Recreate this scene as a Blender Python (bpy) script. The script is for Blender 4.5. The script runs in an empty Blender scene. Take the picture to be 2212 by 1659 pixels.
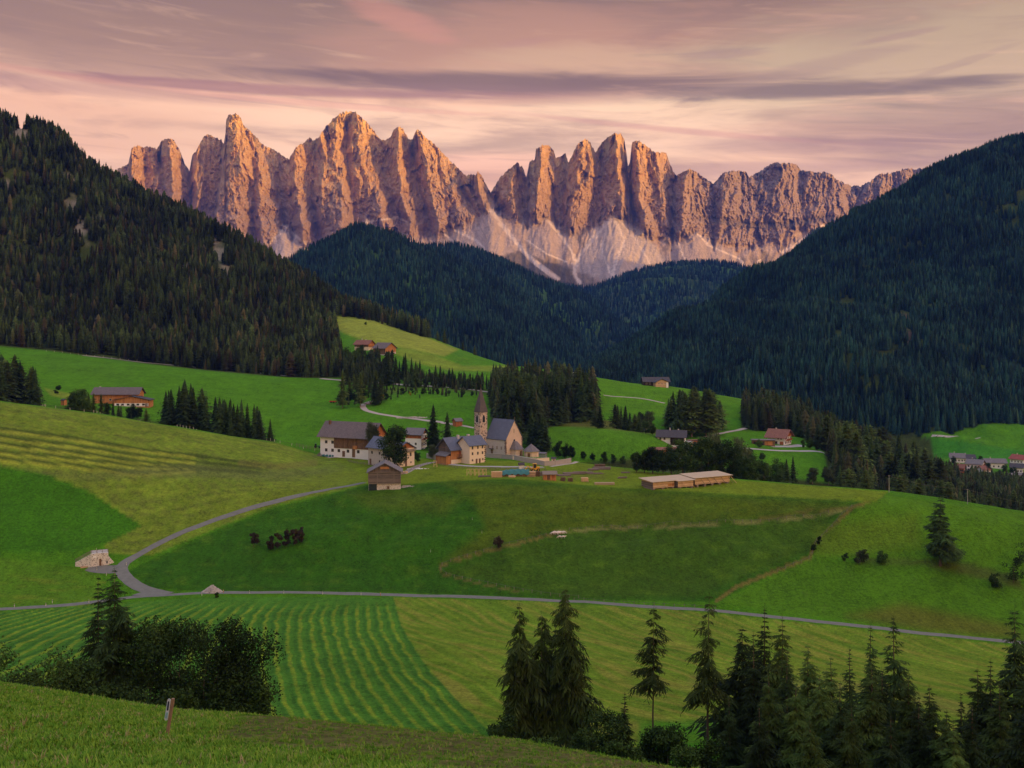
import bpy, math, random
import numpy as np
from mathutils import Vector, Matrix
S = bpy.context.scene
R = math.radians
# ---------------------------------------------------------------- camera, light, exposure
# image plane units: a picture 2212 wide, horizon line at row 710, focal length 2212 (36 mm on a 36 mm back)
FW, FX, FY = 2212.0, 1106.0, 710.0
cam = bpy.data.cameras.new("camera"); cam.lens = 36; cam.sensor_width = 36
cam.shift_y = -(829.5-FY)/FW; cam.clip_start = 0.5; cam.clip_end = 60000
co = bpy.data.objects.new("camera", cam); S.collection.objects.link(co)
co.location = (0, 0, 0); co.rotation_euler = (R(90), 0, 0); S.camera = co
S.view_settings.view_transform = 'Standard'; S.view_settings.look = 'None'
S.view_settings.exposure = 0.62; S.view_settings.gamma = 1.0
S.cycles.max_bounces = 4; S.cycles.diffuse_bounces = 2; S.cycles.glossy_bounces = 2
S.cycles.transparent_max_bounces = 8; S.cycles.volume_bounces = 0
SUN_EL, SUN_AZ = R(3.2), R(50)          # behind the camera, to its right
sd = Vector((math.sin(SUN_AZ)*math.cos(SUN_EL), -math.cos(SUN_AZ)*math.cos(SUN_EL), math.sin(SUN_EL)))
sl = bpy.data.lights.new("sun", 'SUN'); sl.energy = 5.0; sl.angle = R(0.53); sl.color = (1.0, 0.52, 0.13)
so = bpy.data.objects.new("sun", sl); S.collection.objects.link(so)
so.rotation_euler = sd.to_track_quat('Z', 'Y').to_euler(); so.location = (0, 0, 300)

class NT:
    """small helper for node trees"""
    def __init__(s, tree): s.t = tree; s.n = tree.nodes; s.l = tree.links
    def add(s, typ, **kw):
        n = s.n.new(typ)
        for k, v in kw.items(): setattr(n, k, v)
        return n
    def put(s, sock, v):
        if v is None: return
        if isinstance(v, bpy.types.NodeSocket): s.l.new(v, sock)
        else: sock.default_value = v
    def m(s, op, a, b=None, c=None, clamp=False):
        n = s.add('ShaderNodeMath', operation=op, use_clamp=clamp)
        s.put(n.inputs[0], a); s.put(n.inputs[1], b)
        if c is not None: s.put(n.inputs[2], c)
        return n.outputs[0]
    def mix(s, f, a, b, blend='MIX'):
        n = s.add('ShaderNodeMix', data_type='RGBA', blend_type=blend)
        s.put(n.inputs[0], f); s.put(n.inputs[6], c4(a)); s.put(n.inputs[7], c4(b))
        return n.outputs[2]
    def noise(s, vec, scale, detail=3, rough=0.5, dist=0.0, out=0):
        n = s.add('ShaderNodeTexNoise'); s.put(n.inputs['Vector'], vec)
        n.inputs['Scale'].default_value = scale; n.inputs['Detail'].default_value = detail
        n.inputs['Roughness'].default_value = rough; n.inputs['Distortion'].default_value = dist
        return n.outputs[out]
    def ramp(s, v, lo, hi, a=0.0, b=1.0):
        n = s.add('ShaderNodeMapRange', interpolation_type='SMOOTHSTEP')
        s.put(n.inputs[0], v); n.inputs[1].default_value = lo; n.inputs[2].default_value = hi
        n.inputs[3].default_value = a; n.inputs[4].default_value = b
        return n.outputs[0]
    def vec(s, x, y, z):
        n = s.add('ShaderNodeCombineXYZ'); s.put(n.inputs[0], x); s.put(n.inputs[1], y); s.put(n.inputs[2], z)
        return n.outputs[0]
    def scale(s, v, k):
        n = s.add('ShaderNodeVectorMath', operation='MULTIPLY'); s.put(n.inputs[0], v); n.inputs[1].default_value = k
        return n.outputs[0]
def c4(c):
    if isinstance(c, (tuple, list)) and len(c) == 3: return (*c, 1.0)
    return c

# ---------------------------------------------------------------- sky
wd = bpy.data.worlds.new("World"); S.world = wd; wd.use_nodes = True
def build_sky():
    T = NT(wd.node_tree); T.n.clear()
    out = T.add('ShaderNodeOutputWorld')
    sky = T.add('ShaderNodeTexSky', sky_type='NISHITA'); sky.sun_disc = False
    sky.sun_elevation = SUN_EL; sky.sun_rotation = R(180)-SUN_AZ
    tc = T.add('ShaderNodeTexCoord').outputs['Generated']
    sp = T.add('ShaderNodeSeparateXYZ'); T.l.new(tc, sp.inputs[0])
    x, y, z = sp.outputs
    az = T.m('ARCTAN2', x, y); el = T.m('ARCSINE', z)
    def ae(px, py):
        a = math.atan((px-FX)/FW); return a, math.atan((FY-py)/FW*math.cos(a))
    # base colour by elevation inside the picture (horizon glow up to grey-mauve), cool towards the zenith
    cr = T.add('ShaderNodeValToRGB'); T.put(cr.inputs[0], T.m('DIVIDE', el, 1.57))
    e = cr.color_ramp; stops = [(0.0, (.80, .42, .32)), (.085, (.93, .56, .38)), (.135, (.90, .53, .36)),
        (.165, (.44, .25, .17)), (.195, (.23, .14, .11)), (.24, (.17, .125, .11)), (.32, (.36, .37, .44)), (.5, (.56, .68, 1.0)), (1, (.54, .70, 1.15))]
    while len(e.elements) < len(stops): e.elements.new(0.5)
    for s_, (p, c) in zip(e.elements, stops): s_.position = p; s_.color = (*c, 1)
    col = cr.outputs[0]
    # stretched cloud noise
    v1 = T.vec(T.m('MULTIPLY', az, 2.4), T.m('MULTIPLY', T.m('SUBTRACT', el, T.m('MULTIPLY', az, -0.05)), 13.0), 0.7)
    n1 = T.noise(v1, 1.6, 7, .58, .6)
    v2 = T.vec(T.m('MULTIPLY', az, 4.5), T.m('MULTIPLY', T.m('ADD', el, T.m('MULTIPLY', az, 0.06)), 46.0), 3.1)
    n2 = T.noise(v2, 1.5, 6, .6, .9)
    v3 = T.vec(T.m('MULTIPLY', az, 1.2), T.m('MULTIPLY', el, 4.0), 8.4)
    n3 = T.noise(v3, 1.7, 4, .55, .5)
    def blob(px, py, rx, ry, tilt=0.0, wob=0.6):
        a0, e0 = ae(px, py); rx /= FW; ry /= FW
        da = T.m('SUBTRACT', az, a0); de = T.m('SUBTRACT', T.m('SUBTRACT', el, e0), T.m('MULTIPLY', da, tilt))
        q = T.m('ADD', T.m('POWER', T.m('DIVIDE', da, rx), 2.0), T.m('POWER', T.m('DIVIDE', de, ry), 2.0))
        q = T.m('ADD', q, T.m('MULTIPLY', T.m('SUBTRACT', n2, 0.5), wob*4))
        q = T.m('ADD', q, T.m('MULTIPLY', T.m('SUBTRACT', n1, 0.5), wob*3))
        return T.ramp(q, 1.3, .1)
    # pieces of cloud where the photograph has them
    col = T.mix(T.m('MULTIPLY', blob(250, 60, 800, 120, 0, .4), .6), col, (.26, .16, .125))
    col = T.mix(T.m('MULTIPLY', blob(1150, 110, 500, 110), .45), col, (.52, .27, .19))
    col = T.mix(T.m('MULTIPLY', blob(1500, 240, 420, 45), .8), col, (.88, .62, .42))
    col = T.mix(T.m('MULTIPLY', blob(1350, 150, 420, 60), .5), col, (.62, .42, .27))
    col = T.mix(T.m('MULTIPLY', blob(2080, 110, 620, 130, 0, .35), .75), col, (.47, .36, .235))
    col = T.mix(T.m('MULTIPLY', blob(2100, 270, 420, 90), .55), col, (.34, .24, .185))
    col = T.mix(T.m('MULTIPLY', blob(1000, 300, 900, 75, 0, .3), .75), col, (1.0, .66, .46))
    col = T.mix(T.m('MULTIPLY', blob(1060, 370, 300, 50, 0, .2), .5), col, (.92, .46, .34))
    col = T.mix(T.m('MULTIPLY', blob(100, 260, 500, 60), .5), col, (.72, .38, .25))
    # finer modulation
    col = T.mix(T.ramp(n1, .44, .70, 0, .55), col, (.24, .145, .13))
    col = T.mix(T.ramp(n2, .52, .78, 0, .30), col, (.80, .50, .34))
    col = T.mix(T.ramp(n2, .46, .24, 0, .32), col, (.27, .16, .14))
    # long dark streak and the thin ones
    for (px, py, rx, ry, ti, k, c) in [
        (1130, 180, 620, 26, -.01, .85, (.18, .105, .10)), (1750, 195, 420, 20, -.03, .8, (.18, .115, .11)),
        (640, 196, 620, 12, .0, .7, (.33, .155, .155)), (120, 182, 420, 18, -.03, .50, (.36, .19, .18)),
        (60, 152, 210, 9, -.06, .35, (.62, .27, .20)), (1080, 205, 420, 22, -.02, .40, (.30, .17, .165)),
        (1500, 285, 420, 8, -.12, .45, (.60, .28, .25)), (1800, 312, 330, 26, -.03, .55, (.33, .19, .19)),
        (1560, 118, 100, 9, .0, .55, (.36, .23, .19)), (1940, 78, 90, 8, .1, .6, (.36, .23, .19)), (1740, 150, 220, 18, .15, .5, (.38, .25, .20)),
        (2050, 145, 130, 8, .25, .4, (.38, .25, .20)), (860, 38, 130, 32, -.3, .4, (.62, .27, .20)), (1130, 92, 60, 8, .1, .4, (.42, .22, .19)),
        (1600, 365, 500, 18, .0, .45, (.45, .26, .24)), (700, 225, 420, 7, -.04, .4, (.75, .36, .28))]:
        col = T.mix(T.m('MULTIPLY', blob(px, py, rx, ry, ti, .45), k), col, c)
    # sunset glow low in the west, behind the camera and to its right
    gx = T.m('ADD', T.m('MULTIPLY', x, math.sin(R(52))), T.m('MULTIPLY', y, -math.cos(R(52))))
    gl = T.m('MULTIPLY', T.ramp(gx, .15, 1.0), T.ramp(el, 0.95, 0.05))
    col = T.mix(gl, col, (3.0, 1.75, .95))
    col = T.mix(T.ramp(el, .0, -.08), col, (.03, .035, .03))
    col = T.mix(1.0, col, (1.04, .97, .865), 'MULTIPLY')
    bg = T.add('ShaderNodeBackground'); T.put(bg.inputs[0], col); bg.inputs[1].default_value = 1.0
    b2 = T.add('ShaderNodeBackground'); T.l.new(sky.outputs[0], b2.inputs[0]); b2.inputs[1].default_value = 0.1
    mx = T.add('ShaderNodeMixShader'); mx.inputs[0].default_value = .93
    T.l.new(b2.outputs[0], mx.inputs[1]); T.l.new(bg.outputs[0], mx.inputs[2]); T.l.new(mx.outputs[0], out.inputs[0])
build_sky()

# ---------------------------------------------------------------- object helpers
COL = S.collection
def tag(o, label=None, cat=None, group=None, kind=None):
    if label: o['label'] = label
    if cat: o['category'] = cat
    if group: o['group'] = group
    if kind: o['kind'] = kind
    return o
def mesh_np(name, v, f, smooth=False):
    """f: (n,3)/(n,4) array or list of polygons"""
    me = bpy.data.meshes.new(name); v = np.asarray(v, dtype=np.float32)
    if isinstance(f, np.ndarray):
        n, k = f.shape
        me.vertices.add(len(v)); me.vertices.foreach_set('co', v.ravel())
        me.loops.add(n*k); me.loops.foreach_set('vertex_index', f.astype(np.int32).ravel())
        me.polygons.add(n); me.polygons.foreach_set('loop_start', np.arange(0, n*k, k, dtype=np.int32))
        me.polygons.foreach_set('loop_total', np.full(n, k, dtype=np.int32))
        me.update(calc_edges=True)
    else:
        me.from_pydata([tuple(map(float, p)) for p in v], [], [tuple(q) for q in f]); me.update()
    if smooth: me.polygons.foreach_set('use_smooth', np.ones(len(me.polygons), dtype=bool))
    return me
def link(name, me, mat=None, parent=None, loc=None):
    o = bpy.data.objects.new(name, me); COL.objects.link(o)
    if mat and not me.materials: me.materials.append(mat)
    if parent: o.parent = parent
    if loc is not None: o.location = loc
    return o
def empty(name, loc, rz=0):
    o = bpy.data.objects.new(name, None); COL.objects.link(o); o.location = loc; o.rotation_euler = (0, 0, rz)
    o.empty_display_size = 0.5
    return o
class MB:
    """collects simple shapes into one mesh"""
    def __init__(s): s.v = []; s.f = []
    def quad(s, *p): i = len(s.v); s.v += [tuple(q) for q in p]; s.f.append(tuple(range(i, i+len(p)))); return s
    def box(s, a, b):
        (x0, y0, z0), (x1, y1, z1) = a, b; i = len(s.v)
        s.v += [(x0,y0,z0),(x1,y0,z0),(x1,y1,z0),(x0,y1,z0),(x0,y0,z1),(x1,y0,z1),(x1,y1,z1),(x0,y1,z1)]
        s.f += [tuple(i+k for k in q) for q in ((0,3,2,1),(4,5,6,7),(0,1,5,4),(1,2,6,5),(2,3,7,6),(3,0,4,7))]
        return s
    def bar(s, p, q, w=.1, h=None):
        h = h or w; p = Vector(p); q = Vector(q); d = (q-p).normalized()
        u = d.cross(Vector((0,0,1)))
        if u.length < 1e-3: u = Vector((1,0,0))
        u.normalize(); n = u.cross(d); i = len(s.v)
        for c in (p, q):
            for a, b in ((-1,-1),(1,-1),(1,1),(-1,1)): s.v.append(tuple(c+u*a*w/2+n*b*h/2))
        s.f += [tuple(i+k for k in r) for r in ((0,3,2,1),(4,5,6,7),(0,1,5,4),(1,2,6,5),(2,3,7,6),(3,0,4,7))]
        return s
    def cyl(s, p, q, r0, r1=None, n=8):
        r1 = r0 if r1 is None else r1; p = Vector(p); q = Vector(q); d = (q-p).normalized()
        u = d.cross(Vector((0,0,1)));
        if u.length < 1e-3: u = Vector((1,0,0))
        u.normalize(); w = u.cross(d); i = len(s.v)
        for c, r in ((p, r0), (q, r1)):
            for k in range(n):
                a = 2*math.pi*k/n; s.v.append(tuple(c+u*math.cos(a)*r+w*math.sin(a)*r))
        for k in range(n): s.f.append((i+k, i+(k+1)%n, i+n+(k+1)%n, i+n+k))
        s.f.append(tuple(i+k for k in range(n))[::-1]); s.f.append(tuple(i+n+k for k in range(n)))
        return s
    def prism(s, poly, h0, h1):
        """poly in xy between heights"""
        i = len(s.v); n = len(poly)
        s.v += [(x, y, h0) for x, y in poly]+[(x, y, h1) for x, y in poly]
        s.f.append(tuple(i+k for k in range(n))[::-1]); s.f.append(tuple(i+n+k for k in range(n)))
        for k in range(n): s.f.append((i+k, i+(k+1)%n, i+n+(k+1)%n, i+n+k))
        return s
    def build(s, name, mat, parent=None, loc=None):
        return link(name, mesh_np(name, s.v, s.f), mat, parent, loc)

# ---------------------------------------------------------------- noise
_rng = np.random.default_rng(7)
_perm = _rng.permutation(512).astype(np.int64); _perm = np.concatenate([_perm, _perm, _perm])
_gr = _rng.uniform(0, 2*np.pi, 512); _gx, _gy = np.cos(_gr), np.sin(_gr)
def perlin(x, y, seed=0):
    x = x+seed*17.31; y = y+seed*9.77
    xi = np.floor(x).astype(np.int64); yi = np.floor(y).astype(np.int64); xf = x-xi; yf = y-yi
    u = xf*xf*xf*(xf*(xf*6-15)+10); v = yf*yf*yf*(yf*(yf*6-15)+10)
    def g(ix, iy, dx, dy):
        h = _perm[(_perm[ix & 511]+iy) & 511]; return _gx[h]*dx+_gy[h]*dy
    a = g(xi, yi, xf, yf); b = g(xi+1, yi, xf-1, yf); c = g(xi, yi+1, xf, yf-1); d = g(xi+1, yi+1, xf-1, yf-1)
    return ((a*(1-u)+b*u)*(1-v)+(c*(1-u)+d*u)*v)*1.5
def fbm(x, y, o=5, seed=0, gain=.5):
    r = 0; a = 1.0; t = 0
    for k in range(o): r = r+a*perlin(x*2**k, y*2**k, seed+k); t += a; a *= gain
    return r/t
def ridged(x, y, o=5, seed=0, gain=.5):
    r = 0; a = 1.0; t = 0
    for k in range(o): r = r+a*(1-2*np.abs(perlin(x*2**k, y*2**k, seed+k))); t += a; a *= gain
    return r/t
def smooth(e0, e1, x):
    t = np.clip((x-e0)/(e1-e0), 0, 1); return t*t*(3-2*t)
def blur(a, s, axis):
    if s <= 0: return a
    n = int(s*3)+1; k = np.exp(-.5*(np.arange(-n, n+1)/s)**2); k /= k.sum()
    pad = [(0, 0)]*a.ndim; pad[axis] = (n, n); b = np.pad(a, pad, mode='edge')
    out = np.zeros_like(a)
    for i, w in enumerate(k):
        sl_ = [slice(None)]*a.ndim; sl_[axis] = slice(i, i+a.shape[axis]); out += w*b[tuple(sl_)]
    return out
def inpoly(poly, px, py):
    """signed distance in image units, positive inside"""
    P_ = np.array(poly, float); d = np.full(px.shape, 1e9); ins = np.zeros(px.shape, bool); n = len(P_)
    for i in range(n):
        a = P_[i]; b = P_[(i+1) % n]; ex, ey = b-a
        wx = px-a[0]; wy = py-a[1]; t = np.clip((wx*ex+wy*ey)/(ex*ex+ey*ey+1e-9), 0, 1)
        d = np.minimum(d, (wx-ex*t)**2+(wy-ey*t)**2)
        c = ((a[1] <= py) != (b[1] <= py)) & (px < (b[0]-a[0])*(py-a[1])/((b[1]-a[1]) or 1e-9)+a[0]); ins ^= c
    return np.where(ins, 1, -1)*np.sqrt(d)
def linedist(poly, px, py):
    P_ = np.array(poly, float); d = np.full(px.shape, 1e9)
    for i in range(len(P_)-1):
        a = P_[i]; b = P_[i+1]; ex, ey = b-a
        wx = px-a[0]; wy = py-a[1]; t = np.clip((wx*ex+wy*ey)/(ex*ex+ey*ey+1e-9), 0, 1)
        d = np.minimum(d, (wx-ex*t)**2+(wy-ey*t)**2)
    return np.sqrt(d)
def P(px, py, Y): return Vector(((px-FX)/FW*Y, Y, (FY-py)/FW*Y))
# ---------------------------------------------------------------- the ground of the valley
# every control line runs across the valley: (column, row, distance); a height field is laid through them
LINES = [
 [(-700,1630,20),(0,1665,20),(600,1674,20),(1100,1700,20),(1450,1732,20),(2212,1850,20),(2900,1940,20)],
 [(-700,1420,85),(0,1490,75),(130,1506,70),(250,1529,68),(400,1545,62),(560,1551,58),(700,1562,56),(900,1583,52),(1100,1605,50),(1290,1634,46),(1450,1664,42),(1700,1710,38),(2212,1810,34),(2900,1900,32)],
 [(-700,1600,110),(0,1650,105),(500,1690,100),(1100,1760,95),(2212,1880,92),(2900,1950,90)],
 [(-700,1560,160),(300,1590,155),(600,1605,155),(1000,1625,150),(1500,1650,140),(2212,1700,135),(2900,1740,130)],
 [(-700,1440,230),(0,1440,230),(600,1425,230),(1100,1440,230),(1500,1462,230),(2212,1530,230),(2900,1570,230)],
 [(-700,1350,325),(0,1317,335),(190,1305,340),(300,1290,345),(450,1281,350),(600,1279,352),(850,1284,352),(1150,1294,350),(1500,1315,345),(1700,1335,340),(2140,1381,330),(2900,1450,315)],
 [(-700,1040,400),(0,1090,400),(200,1120,400),(300,1135,400),(500,1140,398),(700,1150,395),(900,1160,392),(1100,1162,390),(1400,1182,388),(1600,1198,385),(1900,1222,378),(2212,1262,370),(2900,1320,355)],
 [(-700,900,430),(0,965,432),(300,1015,435),(500,1032,440),(690,1045,442),(790,1048,440),(870,1045,440),(960,1038,440),(1100,1033,440),(1300,1050,435),(1500,1062,428),(1700,1073,420),(1890,1083,415),(2050,1110,405),(2212,1150,395),(2900,1220,380)],
 [(-700,740,490),(0,868,490),(100,880,495),(200,893,500),(350,918,510),(500,943,520),(600,958,530),(690,984,540),(800,984,540),(900,984,538),(1000,984,535),(1130,986,530),(1240,998,505),(1400,1018,482),(1600,1038,455),(1750,1049,447),(1920,1062,442),(2050,1080,436),(2212,1108,428),(2900,1170,410)],
 [(-700,860,600),(0,900,590),(300,935,585),(480,955,590),(600,952,605),(700,948,620),(850,943,620),(1000,938,620),(1100,960,600),(1200,1000,575),(1300,1040,560),(1400,1055,545),(1600,1080,520),(1920,1130,510),(2212,1180,500),(2900,1200,500)],
 [(-700,860,640),(0,872,640),(200,880,640),(320,885,640),(450,900,650),(600,915,660),(720,905,670),(850,905,680),(1000,900,680),(1100,925,660),(1180,932,640),(1300,927,630),(1420,942,620),(1480,985,600),(1600,1010,580),(1700,1028,572),(1800,1040,575),(1920,1110,600),(2212,1135,600),(2900,1140,600)],
 [(-700,805,740),(0,820,740),(200,828,740),(450,845,745),(600,860,750),(720,872,745),(850,862,740),(1000,856,740),(1080,880,730),(1180,915,720),(1300,918,710),(1420,938,690),(1480,950,680),(1600,950,672),(1700,961,668),(1780,972,668),(1850,1010,680),(1920,1060,720),(2212,1090,720),(2900,1100,720)],
 [(-700,755,850),(0,768,850),(100,772,850),(300,790,850),(450,805,850),(600,816,850),(730,825,840),(850,835,800),(1000,840,800),(1080,845,800),(1180,855,800),(1300,885,790),(1440,895,790),(1550,912,780),(1610,918,780),(1700,925,780),(1780,940,790),(1850,970,800),(1920,1000,820),(2040,1030,900),(2212,1045,900),(2900,1050,900)],
 [(-700,725,920),(0,744,920),(100,753,920),(300,780,920),(450,797,920),(600,807,920),(730,790,920),(850,768,950),(1000,800,930),(1060,797,940),(1120,791,955),(1180,798,945),(1240,805,940),(1300,818,940),(1380,830,940),(1450,834,940),(1530,850,930),(1610,864,920),(1700,892,930),(1780,910,950),(1900,940,1000),(2010,990,1000),(2212,1000,1000),(2900,1010,1000)],
 [(-700,540,1150),(0,580,1150),(200,615,1150),(400,665,1120),(600,730,1080),(700,735,1100),(760,728,1090),(800,724,1090),(900,738,1070),(1000,765,1050),(1120,796,1040),(1180,850,1130),(1240,900,1150),(1300,910,1150),(1450,915,1150),(1610,900,1150),(1800,920,1150),(2010,943,1170),(2212,978,1170),(2900,985,1170)],
 [(-700,60,1480),(0,288,1450),(60,308,1450),(130,336,1450),(200,374,1450),(270,400,1450),(330,426,1450),(400,465,1450),(450,507,1420),(520,537,1400),(600,583,1380),(680,640,1360),(725,678,1330),(800,690,1310),(870,710,1280),(920,724,1250),(1000,757,1200),(1120,800,1180),(1180,900,1300),(1300,920,1300),(1450,890,1300),(1610,860,1300),(1800,850,1300),(2010,880,1320),(2212,920,1320),(2900,910,1320)],
 [(-700,500,1800),(0,560,1800),(600,800,1800),(1000,900,1700),(1180,860,1600),(1300,810,1700),(1400,785,1750),(1500,770,1750),(1610,750,1750),(1800,700,1750),(2010,660,1750),(2120,640,1740),(2212,600,1740),(2900,420,1750)],
 [(-700,800,2300),(1000,900,2200),(1180,850,2100),(1270,797,2150),(1300,783,2150),(1400,741,2200),(1500,692,2250),(1600,625,2300),(1700,564,2300),(1780,512,2300),(1870,464,2300),(1950,423,2300),(2050,372,2300),(2150,327,2300),(2212,312,2300),(2900,60,2300)],
 [(-700,830,2900),(1000,830,2900),(2212,760,2900),(2900,700,2900)],
 [(-700,790,4200),(2900,790,4200)],
]
gc = np.concatenate([np.arange(-700, -40, 12.), np.arange(-40, 2252, 2.6), np.arange(2252, 2912, 12.)])
gY = 3.0*np.exp(np.linspace(0, math.log(4200/3.0), 1500)); NC, NR = len(gc), len(gY)
def build_ground_z():
    L = []
    z0 = np.full(NC, -1.7-.30*3); L.append((np.full(NC, 3.0), z0))
    for ln in LINES:
        a = np.array(ln, float); y = np.interp(gc, a[:, 0], a[:, 1]); Y = np.interp(gc, a[:, 0], a[:, 2])
        y = blur(y, 5, 0); Y = blur(Y, 5, 0)
        L.append((Y, (FY-y)/FW*Y))
    Ys = np.array([l[0] for l in L]); Zs = np.array([l[1] for l in L])
    Z = np.empty((NR, NC))
    # monotone cubic (Fritsch-Carlson) down every column, vectorised over the columns
    h = np.diff(Ys, axis=0); dl = np.diff(Zs, axis=0)/h
    mm = np.zeros_like(Zs); w1 = 2*h[1:]+h[:-1]; w2 = h[1:]+2*h[:-1]
    same = dl[:-1]*dl[1:] > 0
    with np.errstate(all='ignore'):
        hm = (w1+w2)/(w1/dl[:-1]+w2/dl[1:])
    mm[1:-1] = np.where(same, hm, 0); mm[0] = dl[0]; mm[-1] = dl[-1]
    for c in range(NC):
        i = np.clip(np.searchsorted(Ys[:, c], gY)-1, 0, len(LINES)-1)
        t = (gY-Ys[i, c])/h[i, c]; t = np.clip(t, 0, 1.0)
        Z[:, c] = ((2*t**3-3*t**2+1)*Zs[i, c]+(t**3-2*t**2+t)*h[i, c]*mm[i, c]+(-2*t**3+3*t**2)*Zs[i+1, c]+(t**3-t**2)*h[i, c]*mm[i+1, c])
    return blur(Z, 4, 1)
GX = (gc[None, :]-FX)/FW*gY[:, None]; GYY = np.repeat(gY[:, None], NC, 1)
GZ = build_ground_z()
GPX = np.repeat(gc[None, :], NR, 0); GPY0 = FY-GZ/GYY*FW
# undulation: small on the meadows, gullies and shoulders on the forest slopes
fl = smooth(980, 1150, GYY)*np.clip((smooth(900, 500, GPX)*smooth(1600, 1300, GYY))+smooth(1250, 1500, GPX)*smooth(2350, 2100, GYY), 0, 1)
GZ += fbm(GX/38, GYY/38, 3, 3)*np.clip(GYY/420, .1, .9)*(1-fl)*.9
GZ += fbm(GX/7, GYY/7, 3, 5)*.16*smooth(380, 250, GYY)
_bank = smooth(356, 385, GYY)*smooth(440, 415, GYY)*smooth(500, 800, GPX)
GZ += _bank*(fbm(GX/9, GYY/3.2, 3, 61)*.8+ridged(GX/45, GYY/60, 2, 63)*3.2)
GZ += smooth(70, 20, GYY)*fbm(GX/2.2, GYY/2.2, 3, 65)*.10
GZ += fl*(ridged(GX/420+GYY/900, GYY/1500, 4, 11)*72-30+fbm(GX/70, GYY/120, 3, 13)*20)
GPY = FY-GZ/GYY*FW
def gz(x, y):
    """ground height at world x, y (arrays or numbers)"""
    x = np.asarray(x, float); y = np.clip(np.asarray(y, float), gY[0]+.01, gY[-1]-.01)
    c = np.clip(x/y*FW+FX, gc[0], gc[-1]-.01)
    ri = (np.log(y/3.0)/math.log(4200/3.0))*(NR-1); r0 = np.floor(ri).astype(int); r0 = np.clip(r0, 0, NR-2)
    c0 = np.clip(np.searchsorted(gc, c, side='right')-1, 0, NC-2)
    fr = (y-gY[r0])/(gY[r0+1]-gY[r0]); fc = (c-gc[c0])/(gc[c0+1]-gc[c0])
    return (GZ[r0, c0]*(1-fr)+GZ[r0+1, c0]*fr)*(1-fc)+(GZ[r0, c0+1]*(1-fr)+GZ[r0+1, c0+1]*fr)*fc
def hit(px, py, ymin=90.0, ymax=4000.0):
    """first ground point seen in column px at row py, beyond the distance ymin"""
    ys = np.exp(np.linspace(math.log(ymin), math.log(ymax), 2600)); xs = (px-FX)/FW*ys
    rows = FY-gz(xs, ys)/ys*FW
    k = np.nonzero(rows <= py)[0]
    i = int(k[0]) if len(k) else int(np.argmin(np.abs(rows-py)))
    y = float(ys[i])
    if i > 0 and len(k) and rows[i-1] > py:
        t = (rows[i-1]-py)/(rows[i-1]-rows[i]+1e-9); y = float(ys[i-1]+(ys[i]-ys[i-1])*t)
    x = (px-FX)/FW*y
    return Vector((x, y, float(gz(x, y))))
def on(px, Y):
    x = (px-FX)/FW*Y; return Vector((x, Y, float(gz(x, Y))))

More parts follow.
